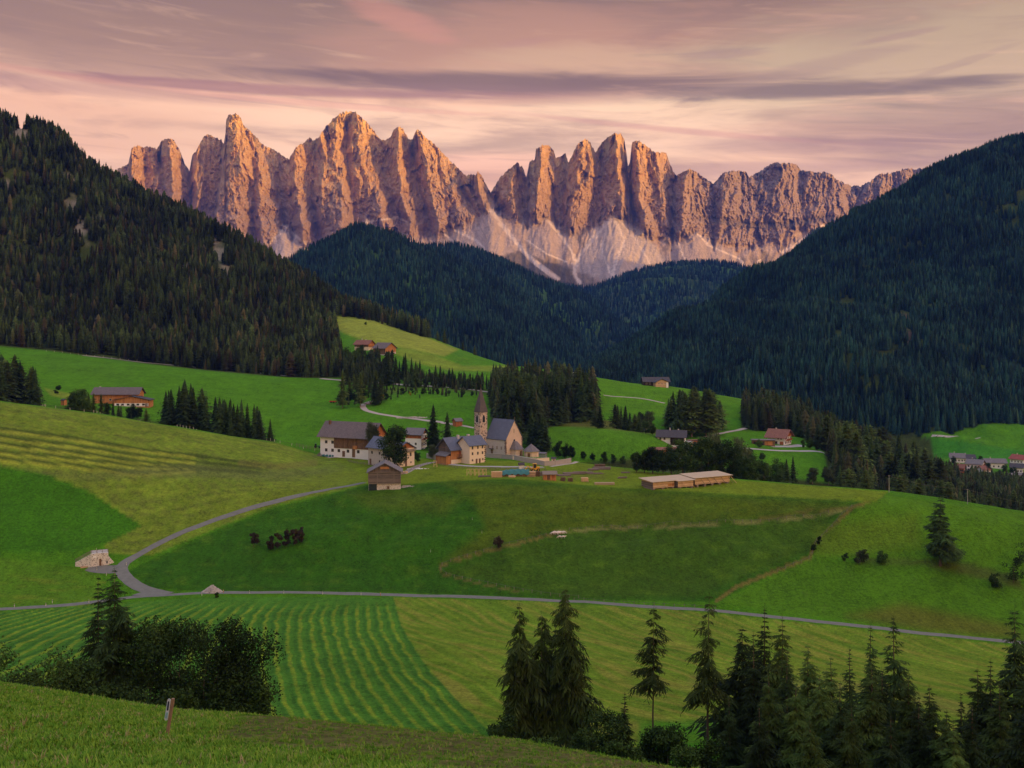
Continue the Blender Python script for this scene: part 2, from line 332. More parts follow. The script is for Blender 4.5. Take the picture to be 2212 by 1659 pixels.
# ---- what grows where (albedo of the ground, with shade painted into the bank and field foot)
G_LUSH = np.array((.044, .120, .006)); G_MID = np.array((.050, .125, .010)); G_MOWN = np.array((.135, .165, .026)); G_DRY = np.array((.17, .15, .045))
G_DARK = np.array((.022, .072, .008)); G_HAY = np.array((.105, .098, .050)); G_FOR = np.array((.030, .038, .014)); G_TRK = np.array((.10, .075, .035))
def ground_colours():
    px, py, Y = GPX, GPY, GYY
    C = np.empty(px.shape+(3,)); C[:] = G_LUSH
    nz = fbm(GX/30, GYY/30, 4, 21)[..., None]; nf = fbm(GX/3.5, GYY/3.5, 3, 23)[..., None]
    def zone(poly, col, soft=3.0, k=1.0, ylo=0, yhi=1e9):
        w = (smooth(-soft, soft, inpoly(poly, px, py))*k*(Y > ylo)*(Y < yhi))[..., None]; C[:] = C*(1-w)+np.asarray(col)*w
        return w[..., 0]
    def line(pts, wd, col, k=1.0, ylo=0, yhi=1e9):
        w = (smooth(wd, wd*.35, linedist(pts, px, py))*k*(Y > ylo)*(Y < yhi))[..., None]; C[:] = C*(1-w)+np.asarray(col)*w
    # foreground hill
    zone([(-800,1400),(3000,1400),(3000,2400),(-800,2400)], (.070,.150,.012), 3, .85, 0, 95)
    zone([(560,1520),(760,1545),(1200,1600),(1500,1640),(1500,1700),(1100,1690),(760,1640),(430,1600)], (.095,.066,.060), 26, .80, 0, 90)
    zone([(-50,1600),(120,1600),(200,1700),(-50,1720)], (.10,.085,.04), 30, .6, 0, 90)
    line([(150,1520),(250,1600),(300,1700)], 26, (.045,.055,.03), .75, 0, 90)
    # mown field by the lower road, swath after swath
    fieldA = [(-800,1340),(0,1322),(250,1304),(450,1290),(850,1290),(866,1350),(915,1430),(985,1510),(1075,1580),(1060,1700),(-800,1700)]
    fieldB = [(850,1290),(1150,1300),(1500,1321),(1700,1342),(2140,1390),(2900,1460),(2900,1640),(2100,1600),(1700,1580),(1550,1600),(1300,1620),(1075,1580),(985,1510),(915,1430),(866,1350)]
    wA = zone(fieldA, (.046,.125,.022), 2, 1, 95, 352)
    wB = zone(fieldB, (.100,.150,.020), 2, 1, 95, 352)
    rows = np.array([1280,1300,1330,1360,1400,1440,1480,1520,1560,1600,1700.])
    Lc = np.array([330,300,215,140,60,-20,-90,-160,-220,-280,-420.]); Mc = np.array([604,598,572,566,562,560,563,572,584,596,620.])
    Rc = np.array([848,852,860,868,892,922,955,992,1035,1085,1200.])
    l = np.interp(py, rows, Lc); m_ = np.interp(py, rows, Mc); r = np.interp(py, rows, Rc)
    ph = np.where(px < m_, 13*(px-l)/(m_-l), 13+12*(px-m_)/(r-m_))
    ph = ph+fbm(GX/14, GYY/14, 3, 31)*.35
    s = np.sin(2*np.pi*ph); brk = .6+.4*smooth(-.25, .25, fbm(GX/1.6, GYY/3.5, 3, 38)); sw = smooth(.35, .85, s)*brk; dk = smooth(.35, .9, np.sin(2*np.pi*ph+2.4))
    amp = smooth(1292, 1325, py)*(.55+.45*smooth(-.5, .3, fbm(GX/12, GYY/12, 2, 33)))
    w = (sw*1.0*amp*wA)[..., None]; C[:] = C*(1-w)+np.array((.150,.185,.026))*w
    w = (dk*.80*amp*wA)[..., None]; C[:] = C*(1-w)+np.array((.026,.085,.020))*w
    w = (wA*smooth(1560, 1600, py))[..., None]*.8; C[:] = C*(1-w)+np.array((.020,.085,.014))*w  # shade of the dip at the field's foot put into the colour
    fb = fbm((GX*.75+GYY*.35+5*fbm(GX/50, GYY/50, 2, 34))/2.2, (GYY-.3*GX)/60, 3, 35); fb2 = fbm((GX*.5+GYY*.8)/5, (GYY-GX)/60, 3, 36)
    w = (smooth(-.05, .30, fb)*wB*.85)[..., None]; C[:] = C*(1-w)+np.array((.165,.155,.045))*w
    w = (smooth(-.02, -.32, fb)*wB*.6)[..., None]; C[:] = C*(1-w)+np.array((.060,.115,.014))*w
    w = (smooth(.05, .45, fb2)*wB*.45)[..., None]; C[:] = C*(1-w)+np.array((.070,.125,.014))*w
    line([(1500,1470),(1700,1480),(1900,1490),(2200,1560)], 22, (.13,.12,.05), .5, 95, 352)
    zone([(1380,1560),(1560,1552),(1700,1575),(1700,1640),(1380,1640)], (.030,.120,.008), 8, .8, 95, 352)
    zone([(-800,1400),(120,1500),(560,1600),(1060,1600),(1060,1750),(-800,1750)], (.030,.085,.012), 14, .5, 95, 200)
    # verge above the road at the left, the dark green strip
    zone([(-800,1250),(0,1205),(170,1225),(215,1240),(225,1270),(200,1300),(0,1312),(-800,1335)], (.060,.125,.012), 3, .8, 330, 480)
    ln = (smooth(0, .5, fbm(GX/18, GYY/1.2, 3, 37))*smooth(1230, 1250, py)*smooth(1316, 1306, py)*(px < 230)*(Y > 325)*(Y < 420))[..., None]*.6
    C[:] = C*(1-ln)+np.array((.125,.140,.025))*ln
    # big mown shoulder on the left
    hill = [(-800,700),(0,868),(200,893),(350,918),(500,943),(600,958),(690,984),(790,995),(820,1030),(790,1046),(600,1090),(480,1135),(350,1190),(262,1222),(235,1215),(225,1175),(306,1136),(190,1060),(90,1020),(0,1004),(-800,900)]
    wh = zone(hill, (.098,.138,.020), 2.5, 1, 380, 545)
    st = fbm(GX/34+GYY/80, (GYY-.35*GX+6*fbm(GX/60, GYY/60, 2, 40))/2.6, 3, 41)
    w = (smooth(.0, .30, st)*wh*.8)[..., None]; C[:] = C*(1-w)+np.array((.085,.098,.030))*w
    w = (smooth(-.0, -.30, st)*wh*.75)[..., None]; C[:] = C*(1-w)+np.array((.135,.160,.030))*w
    for k, (a, b, c_, d) in enumerate([(942,962,998,1012),(958,975,1010,1018),(975,985,1012,1022),(990,1000,1016,1026),(925,948,985,1004)]):
        line([(-100,a-22),(0,a),(150,(a+b)/2+8),(300,b+22),(430,c_),(560,d)][:6-(k%2)], 5.0, (.040,.055,.016), .9, 380, 545)
        line([(-100,a-16),(0,a+6),(150,(a+b)/2+14),(300,b+27),(420,c_+3)], 4.5, (.20,.20,.04), .85, 380, 545)
    zone([(0,1010),(180,1024),(320,1008),(430,1002),(560,1016),(690,1012),(745,1012),(720,1024),(600,1038),(450,1032),(300,1030),(180,1036),(60,1022)], np.array((.080,.085,.050)), 9, .6, 380, 545)
    line([(520,1000),(600,1008),(680,1000)], 10, (.12,.095,.05), .5, 380, 545)
    zone([(-800,960),(0,1008),(90,1022),(190,1062),(306,1136),(225,1175),(170,1190),(0,1195),(-800,1250)], (.030,.098,.005), 2, 1, 340, 500)
    zone([(470,1128),(610,1082),(790,1040),(830,1010),(740,1005),(650,1045),(500,1085),(330,1150)], (.100,.125,.018), 16, .5, 380, 520)
    # the bank below the village; its rim light and hollow shade painted into the turf
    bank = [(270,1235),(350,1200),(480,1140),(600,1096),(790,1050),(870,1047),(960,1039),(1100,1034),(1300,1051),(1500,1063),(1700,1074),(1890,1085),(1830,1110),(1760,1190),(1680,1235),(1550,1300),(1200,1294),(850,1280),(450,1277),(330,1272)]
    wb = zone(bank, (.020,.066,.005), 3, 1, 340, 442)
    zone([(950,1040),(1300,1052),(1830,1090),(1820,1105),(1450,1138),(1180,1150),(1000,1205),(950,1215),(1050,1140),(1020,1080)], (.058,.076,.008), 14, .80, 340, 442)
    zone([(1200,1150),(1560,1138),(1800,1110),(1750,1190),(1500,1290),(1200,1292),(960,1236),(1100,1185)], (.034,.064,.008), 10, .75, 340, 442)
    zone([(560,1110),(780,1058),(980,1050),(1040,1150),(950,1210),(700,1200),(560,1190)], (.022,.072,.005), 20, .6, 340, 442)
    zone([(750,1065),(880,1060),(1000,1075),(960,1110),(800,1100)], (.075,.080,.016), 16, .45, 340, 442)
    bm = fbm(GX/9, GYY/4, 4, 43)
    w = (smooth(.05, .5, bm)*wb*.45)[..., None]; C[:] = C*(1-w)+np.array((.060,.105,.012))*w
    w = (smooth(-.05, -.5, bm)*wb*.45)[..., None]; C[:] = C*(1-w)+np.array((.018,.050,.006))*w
    line([(950,1225),(975,1213),(1060,1188),(1150,1166),(1200,1152)], 4.5, (.12,.085,.045), .8, 340, 445)
    line([(1200,1150),(1300,1142),(1450,1138),(1600,1130),(1750,1116),(1840,1098)], 4.0, (.15,.13,.08), .75, 340, 445)
    line([(950,1225),(955,1240),(1040,1262),(1120,1278)], 3.5, (.10,.075,.04), .7, 340, 445)
    line([(1905,1072),(1840,1098),(1790,1145),(1757,1178),(1750,1205),(1660,1240),(1590,1268),(1548,1298)], 6, (.115,.078,.038), .85, 340, 445)
    line([(1640,1122),(1740,1105),(1830,1098)], 5, (.10,.07,.035), .6, 340, 445)
    # right side pastures
    zone([(1910,1070),(2212,1108),(2900,1180),(2900,1330),(2212,1240),(2080,1215),(1850,1205),(1760,1200),(1770,1165),(1850,1100)], (.052,.115,.008), 5, .9, 340, 460)
    zone([(1760,1140),(1980,1110),(1990,1180),(1840,1200),(1760,1195)], (.075,.112,.012), 20, .7, 340, 460)
    zone([(1750,1208),(1860,1215),(2080,1225),(2212,1275),(2900,1400),(2900,1440),(2140,1372),(1700,1325),(1556,1302)], (.046,.108,.007), 5, .9, 325, 445)
    zone([(1830,1330),(1950,1305),(2180,1350),(2212,1380),(2000,1365)], (.085,.070,.020), 16, .7, 325, 445)
    zone([(1850,1205),(2000,1210),(2100,1218),(2200,1245),(2212,1275),(2120,1250),(2000,1222),(1850,1214)], (.05,.055,.02), 5, .8, 325, 445)
    # plateau of the village and the strip of light turf to the right
    zone([(700,986),(1240,998),(1400,1018),(1600,1038),(1750,1049),(1920,1062),(1905,1072),(1890,1085),(1700,1074),(1500,1063),(1300,1051),(1100,1034),(960,1039),(870,1047),(800,1046),(760,1010)], (.098,.130,.014), 3, 1, 405, 548)
    pm = fbm(GX/14, GYY/9, 4, 45)
    line([(1040,1012),(1150,1022),(1300,1028)], 12, (.085,.085,.03), .45, 405, 520)
    # meadows behind
    zone([(-800,740),(0,762),(100,765),(300,785),(450,803),(600,815),(735,822),(745,850),(715,870),(640,915),(590,945),(480,960),(0,900),(-800,900)], (.046,.122,.006), 3, 1, 560, 915)
    zone([(30,762),(140,772),(300,800),(270,830),(120,800)], (.045,.110,.010), 12, .5, 560, 915)
    zone([(95,838),(150,850),(230,868),(200,872),(110,855)], (.13,.15,.03), 3, .8, 600, 760)
    zone([(725,680),(800,688),(880,712),(990,755),(960,770),(870,752),(800,740),(760,726),(725,712)], (.155,.165,.040), 4, .95, 900, 1400)
    zone([(845,760),(870,752),(940,768),(1000,790),(1115,790),(1120,805),(1050,802),(970,800),(900,785)], (.120,.150,.028), 4, .85, 880, 1100)
    ws = smooth(-3, 3, inpoly([(725,680),(800,688),(880,712),(990,755),(1120,792),(1120,805),(900,800),(725,720)], px, py))*(Y > 880)*(Y < 1400)
    w = (smooth(.1, .5, fbm(GX/40, GYY/8+GX/60, 3, 47))*ws*.35)[..., None]; C[:] = C*(1-w)+np.array((.080,.090,.025))*w
    zone([(1230,806),(1300,818),(1450,833),(1610,864),(1600,900),(1540,912),(1430,905),(1300,890),(1240,860)], (.052,.125,.006), 3, .9, 740, 960)
    zone([(1180,925),(1300,924),(1425,940),(1470,975),(1350,995),(1240,990),(1160,955)], (.050,.120,.008), 4, .9, 560, 660)
    zone([(1170,880),(1300,900),(1410,920),(1440,940),(1300,925),(1190,920),(1150,945)], (.085,.062,.028), 4, .8, 600, 740)
    line([(815,850),(900,832),(1000,838),(1060,846)], 12, (.05,.06,.02), .6, 720, 830)
    zone([(2000,940),(2212,975),(2900,985),(2900,1010),(2212,1000),(2000,985)], (.026,.110,.014), 3, .9, 980, 1180)
    # forest floor
    ff = np.zeros_like(px)
    left = [(-800,-200),(0,200),(900,600),(900,716),(870,708),(800,688),(725,676),(722,700),(735,760),(738,822),(600,814),(450,801),(300,784),(100,757),(0,748),(-800,735)]
    ff = np.maximum(ff, (smooth(-2, 2, inpoly(left, px, py))*(Y > 860)))
    ff = np.maximum(ff, ((Y > 1185)*(px > 1185)).astype(float)); ff = np.maximum(ff, (Y > 1500).astype(float))
    ff = np.maximum(ff, (smooth(-4, 4, inpoly([(1065,850),(1130,800),(1235,806),(1290,860),(1300,900),(1180,925),(1120,960),(1060,940)], px, py))*(Y > 590)))
    ff = np.maximum(ff, (smooth(-4, 4, inpoly([(1610,866),(1750,895),(1900,930),(2010,945),(2020,1000),(2212,1030),(2900,1060),(2900,1250),(2212,1200),(1920,1140),(1790,1040),(1780,970),(1700,930),(1600,930)], px, py))*(Y > 470)))
    ff = np.maximum(ff, (smooth(-4, 4, inpoly([(1240,1000),(1420,985),(1700,1032),(1800,1045),(1900,1150),(1200,1120)], px, py))*(Y > 506)*(Y < 620)))
    ff = np.maximum(ff, (smooth(-4, 4, inpoly([(130,880),(590,950),(600,960),(590,1000),(0,1000),(0,890)], px, py))*(Y > 535)*(Y < 640)))
    C = C*(1-ff[..., None])+G_FOR*ff[..., None]
    C[..., 2] *= .55; C[..., 1] *= 1.10; C[..., 0] *= 1.05
    # pale crags and clearings showing through the left and the right forest
    cr = fbm(GX/34, GYY/34, 4, 51)
    spots = [(470,545,26,40),(490,590,18,24),(215,478,26,20),(160,440,22,22),(175,500,18,26),(330,540,20,10),(400,580,14,10),(360,585,10,10),(45,285,26,32),(150,385,20,14),(555,650,16,8),(20,400,26,10)]
    w = 0
    for (a, b, c_, d) in spots: w = np.maximum(w, smooth(1.3, .3, np.sqrt(((px-a)/c_)**2+((py-b)/d)**2)+cr*1.6))
    w = (w*(Y > 950)*(Y < 1500))[..., None]; C = C*(1-w)+np.array((.15,.125,.095))*w
    w = 0
    for (a, b, c_, d) in [(1745,865,14,8),(1950,690,14,20),(1960,722,16,18),(1800,820,26,6),(910,640,1,1)]: w = np.maximum(w, smooth(1.3, .4, np.sqrt(((px-a)/c_)**2+((py-b)/d)**2)+cr*1.2))
    w = (w*(Y > 1150))[..., None]; C = C*(1-w)+np.array((.075,.045,.035))*w
    C[..., 1] *= 1.05; C *= 1.92*np.exp(.22*nz+.18*nf)
    return np.clip(C, 0, 1)
GC = ground_colours()

MATS = {}
def new_mat(name, rough=.9):
    m = bpy.data.materials.new(name); m.use_nodes = True; T = NT(m.node_tree)
    b = T.n['Principled BSDF']; b.inputs['Roughness'].default_value = rough; b.inputs['Specular IOR Level'].default_value = .25
    MATS[name] = m; return m, T, b
def bump(T, b, h, strength, dist):
    n = T.add('ShaderNodeBump'); n.inputs['Strength'].default_value = strength; n.inputs['Distance'].default_value = dist
    T.put(n.inputs['Height'], h); T.l.new(n.outputs[0], b.inputs['Normal'])
def ground_mat():
    m, T, b = new_mat('turf', .95); b.inputs['Specular IOR Level'].default_value = .08
    vc = T.add('ShaderNodeVertexColor', layer_name='albedo').outputs[0]
    pos = T.add('ShaderNodeNewGeometry').outputs['Position']
    n1 = T.noise(pos, .9, 5, .65); n2 = T.noise(pos, 5.0, 4, .7); n3 = T.noise(pos, .12, 4, .55)
    n4 = T.noise(T.scale(pos, (1, .25, 1)), .35, 5, .7, .8)
    n5 = T.noise(pos, 2.1, 4, .75)
    f = T.m('ADD', T.m('MULTIPLY', n1, .8), T.m('MULTIPLY', n2, .7)); f = T.m('ADD', f, T.m('MULTIPLY', n3, .35)); f = T.m('ADD', f, T.m('MULTIPLY', n4, .45)); f = T.m('ADD', f, T.m('MULTIPLY', n5, .9))
    f = T.m('ADD', T.m('MULTIPLY', T.m('SUBTRACT', f, 1.6), 1.9), 1.0)
    c = T.add('ShaderNodeVectorMath', operation='SCALE'); T.put(c.inputs[0], vc); T.put(c.inputs['Scale'], f)
    cc = T.mix(T.ramp(n2, .5, .72, 0, .28), c.outputs[0], (.15, .15, .03))
    cc = T.mix(T.ramp(n4, .56, .74, 0, .25), cc, (.11, .13, .03))
    T.put(b.inputs['Base Color'], cc)
    bump(T, b, T.m('ADD', n2, T.m('MULTIPLY', n1, 2.6)), 1.0, .6)
    return m
def grid_faces(nr, nc):
    a = np.arange(nr*nc).reshape(nr, nc)
    return np.stack([a[:-1, :-1], a[:-1, 1:], a[1:, 1:], a[1:, :-1]], -1).reshape(-1, 4)
def colour_attr(me, C, name='albedo'):
    at = me.color_attributes.new(name, 'FLOAT_COLOR', 'POINT')
    a = np.ones((len(me.vertices), 4), np.float32); a[:, :3] = C.reshape(-1, 3); at.data.foreach_set('color', a.ravel())
def float_attr(me, name, v, typ='FLOAT'):
    at = me.attributes.new(name, typ, 'POINT'); at.data.foreach_set('value', np.asarray(v).ravel())
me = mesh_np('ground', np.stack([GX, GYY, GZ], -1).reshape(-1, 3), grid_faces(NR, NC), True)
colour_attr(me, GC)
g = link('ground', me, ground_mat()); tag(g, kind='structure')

# base terrain out to the horizon and behind the camera, with an unseen ridge added in the west to shade the valley
def base_mat():
    m, T, b = new_mat('far_forest_floor', .95)
    pos = T.add('ShaderNodeNewGeometry').outputs['Position']
    T.put(b.inputs['Base Color'], T.mix(T.ramp(T.noise(pos, .004, 5, .6), .4, .6), (.03, .055, .015), (.045, .11, .012)))
    return m
bm_ = base_mat()
xs = np.linspace(-9000, 9000, 90); ys = np.linspace(-5000, 10300, 100); BX, BY = np.meshgrid(xs, ys)
BZ = -330+fbm(BX/1500, BY/1500, 4, 71)*90+smooth(2500, -3000, BY)*0
o = link('terrain', mesh_np('terrain', np.stack([BX, BY, BZ], -1).reshape(-1, 3), grid_faces(100, 90), True), bm_); tag(o, kind='structure')
def shade_ridge():
    n, k = 140, 14; t = np.linspace(-5700, 1300, n); dirn = np.array([math.sin(SUN_AZ), -math.cos(SUN_AZ)]); per = np.array([dirn[1], -dirn[0]])
    V = []
    top = 440+(2300*math.cos(SUN_AZ)+3500)*math.tan(SUN_EL)
    for j in range(k):
        s = (j/(k-1)-.5)*2; hgt = (1-abs(s))**.8
        for i in range(n):
            p = dirn*(3500+s*1500)+per*t[i]; h = top*1.0+45*float(fbm(np.array([t[i]/900.]), np.array([.3]), 4, 81)[0])
            V.append((p[0], p[1], -340+(h+340)*hgt))
    o = link('hills', mesh_np('hills', V, grid_faces(k, n)[:, ::-1].copy(), True), bm_); tag(o, kind='structure')  # added ridge out of view, shaped to keep the sun off the valley
shade_ridge()
# the slope the camera stands on, behind the frame
def back_slope():
    V = []; n = 30
    for j in range(n):
        y = 3.4-j*28.0
        for i in range(n):
            u = (i/(n-1)-.5)*2; x = u*(3.0+60*j)*1.0
            V.append((x, y, -2.0-.30*3.4+.32*(3.4-y)*min(1, .5+j*.02)-(0.35 if j == 0 else .2)))
    o = link('hillside', mesh_np('hillside', V, grid_faces(n, n)[:, ::-1].copy(), True), bm_); tag(o, kind='structure')
back_slope()

def build_haze():
    m = bpy.data.materials.new('valley_haze'); m.use_nodes = True; T = NT(m.node_tree); T.n.clear()
    o = T.add('ShaderNodeOutputMaterial'); v = T.add('ShaderNodeVolumePrincipled')
    v.inputs['Color'].default_value = (.05, .18, .90, 1); v.inputs['Density'].default_value = HAZE; v.inputs['Anisotropy'].default_value = 0.0
    T.l.new(v.outputs[0], o.inputs['Volume'])
    o = MB().box((-9300, -5200, -560), (9300, 10500, 1600)).build('haze', m); tag(o, kind='stuff')
HAZE = 3.8e-5
build_haze()
# ---------------------------------------------------------------- the rock peaks
SKYL = [(150,420),(200,395),(277,354),(284.6,320.7),(298,313.7),(310,318.7),(323.7,316),(339,321.5),(351,303),(364.7,298),(376,303),(388,324.6),(398,352),(409,367.6),(415.5,336),(425,324.6),(437,299),(446.7,289.4),(458.4,294),(478,301),(484,309.7),(487.5,285.5),(488.5,258),(493.6,247.6),(509,245.3),(520,254),(525,270),(540,283.6),(556,299),(568,313),(579.5,318.7),(591,322.6),(611,336),(624.4,345),(630,332),(640,316.8),(653.7,311),(669.4,298),(679,303),(689,295),(704.5,273.8),(720,256),(735.8,244.5),(755,239.4),(767,243),(778.7,252),(794,266),(810,285.5),(823.7,303),(835.4,301),(843,299),(849,281.6),(860.8,273.8),(870.5,277.7),(876.4,291.4),(886,303),(892,299),(898,281.6),(907.6,281.6),(919,297),(939,311),(954.5,328.5),(970,344),(989.7,363.7),(1001.4,377),(1011,379),(1017,375),(1026.8,379),(1032.6,369.5),(1044,385),(1054,408),(1060,416),(1079,385.5),(1100.6,364),(1117.3,352),(1129,361.7),(1136.4,383),(1144.5,347.4),(1155.4,345),(1157.8,323.5),(1172,314),(1186.4,314),(1196,326),(1200.7,340),(1210,339),(1222,330.7),(1227,352),(1236.4,335.5),(1248.4,309),(1265,299.7),(1274.6,306.9),(1281.7,321),(1286.5,330.7),(1293.6,318.8),(1305.5,302),(1324.6,287.8),(1341.3,287.8),(1348.4,302),(1353.2,330.7),(1356.5,360),(1361,348),(1365,309),(1377,303),(1396,314),(1412.8,328),(1439,330.7),(1446,349.8),(1455.7,373.6),(1462.8,378),(1489,363),(1505.7,373.6),(1522.4,385.5),(1541.4,397.4),(1558,378),(1567.7,371),(1591.5,368.8),(1610.6,371),(1617.7,383),(1639,371),(1672.5,351),(1696,352),(1720,354.5),(1729.7,368.8),(1748.8,368.8),(1763,373.6),(1777.4,371),(1796.4,376),(1806,388),(1825,395),(1839,402),(1858.4,402),(1877.4,392.6),(1899,376),(1925,373.6),(1958.5,363),(1977.5,366),(2001,361.7),(2020.5,357),(2039.5,359),(2100,385),(2200,400),(2400,450)]
# creases of the face: points down the wall, then how far the crease stands back (+) or forward (-) in metres, top and bottom
SP = [
 ([(277,354),(270,420),(262,520)],60,40),([(288,318),(282,400),(280,520)],-60,-40),([(313,318),(313,400),(320,520)],60,40),([(334,320),(338,380),(345,500)],-30,-10),([(345,305),(350,400),(357,500)],50,50),
 ([(368,298),(370,400),(380,500)],-70,-50),([(386,322),(386,400),(398,500)],30,20),([(408,366),(410,430),(414,540)],120,80),([(424,324),(421,400),(424,540)],-50,-50),
 ([(446,291),(446,400),(450,540)],70,30),([(478,301),(476,380),(458,500),(450,560)],60,70),([(486,262),(482,380),(466,480),(455,560)],-120,-90),([(512,246),(520,350),(515,450),(510,540)],-140,-120),([(534,280),(552,370),(546,450),(552,540)],-60,20),
 ([(545,292),(563,380),(560,440),(570,540)],-90,-70),([(568,313),(584,380),(596,440),(612,510)],70,60),([(600,330),(603,400),(612,470),(622,520)],190,150),([(626,340),(622,400),(632,470),(642,530)],90,60),
 ([(640,317),(636,380),(646,440),(655,500)],-30,-60),([(660,306),(658,370),(665,440),(672,520)],30,0),([(679,304),(678,370),(672,430),(690,520)],60,60),([(690,295),(702,350),(694,420),(705,500)],-110,-80),([(735,245),(722,320),(742,400),(740,470)],-70,-90),
 ([(757,240),(744,320),(757,400),(768,480)],60,40),([(772,247),(775,320),(792,400),(800,480)],-60,-20),([(800,272),(800,350),(815,420),(830,500)],-40,-50),([(824,303),(830,380),(842,440),(855,500)],90,40),
 ([(846,290),(840,350),(845,420),(865,480)],60,40),([(862,274),(858,350),(868,420),(885,480)],-80,-60),([(877,292),(878,360),(895,430),(905,490)],10,20),([(889,302),(896,370),(912,430),(930,490)],90,50),([(900,282),(914,350),(930,420),(950,480)],-90,-60),
 ([(925,302),(942,360),(955,420),(975,480)],-30,-20),([(945,318),(965,380),(985,440),(1005,480)],-60,-30),([(985,360),(1000,410),(1020,450),(1045,490)],60,30),([(1003,378),(1012,420),(1032,460),(1060,500)],-10,20),([(1013,379),(1020,420),(1040,460),(1070,500)],40,10),
 ([(1032,370),(1036,420),(1050,460),(1080,500)],-50,-10),([(1058,414),(1072,450),(1095,500)],170,60),([(1086,378),(1085,420),(1105,480)],20,10),([(1117,352),(1105,400),(1112,470)],-40,-20),([(1136,383),(1128,420),(1132,470)],70,40),
 ([(1148,346),(1146,390),(1140,440),(1142,490)],20,20),([(1165,318),(1166,360),(1158,420),(1152,480)],-110,-70),([(1196,326),(1197,390),(1186,450),(1180,500)],30,10),([(1210,339),(1208,390),(1198,450),(1200,500)],110,60),([(1225,340),(1222,390),(1210,450),(1218,500)],70,20),
 ([(1252,306),(1248,360),(1238,420),(1235,500)],-80,-60),([(1272,304),(1280,370),(1265,430),(1255,500)],-40,0),([(1285,328),(1294,380),(1285,430),(1270,500)],90,50),([(1312,298),(1312,350),(1318,400),(1300,460)],10,30),([(1334,288),(1333,340),(1340,400),(1345,450)],-90,-40),
 ([(1352,325),(1352,380),(1360,440),(1368,480)],90,60),([(1372,304),(1378,370),(1382,430),(1395,490)],-80,-70),([(1400,316),(1398,380),(1402,440),(1420,490)],0,-10),([(1425,329),(1428,380),(1432,440),(1445,490)],-60,-30),([(1447,352),(1453,400),(1452,470)],90,50),
 ([(1485,364),(1478,400),(1474,450)],-70,-50),([(1503,372),(1502,420),(1502,470)],40,10),([(1541,397),(1538,440),(1540,490)],40,40),([(1560,377),(1562,430),(1556,480)],-40,-20),([(1590,369),(1590,430),(1596,480)],20,10),([(1618,384),(1615,430),(1620,480)],60,30),
 ([(1668,352),(1662,400),(1665,470)],-20,0),([(1697,352),(1700,400),(1700,470)],-60,-30),([(1728,366),(1725,420),(1732,480)],40,20),([(1752,369),(1750,430),(1755,480)],-20,-20),([(1785,373),(1785,430),(1785,480)],0,10),([(1800,380),(1802,430),(1800,480)],-30,-20),([(1839,402),(1835,440),(1830,490)],60,20),
 ([(1865,398),(1860,440),(1860,490)],10,0),([(1899,376),(1895,420),(1890,480)],-40,-20),([(1930,373),(1930,420),(1930,480)],30,10),([(1960,363),(1958,420),(1958,480)],-20,0),([(2000,362),(2000,420),(2000,480)],20,0),([(2040,359),(2040,420),(2040,480)],-20,0)]
FOOT = [(150,520),(400,560),(520,572),(560,548),(590,512),(616,490),(640,510),(668,540),(700,530),(740,505),(790,478),(840,492),(870,512),(930,510),(985,492),(1030,470),(1062,446),(1085,462),(1130,478),(1180,470),(1215,492),(1250,500),(1295,480),(1326,462),(1365,482),(1400,508),(1430,520),(1475,512),(1505,500),(1540,525),(1600,535),(1660,530),(1700,522),(1740,505),(1790,485),(1850,470),(2400,470)]
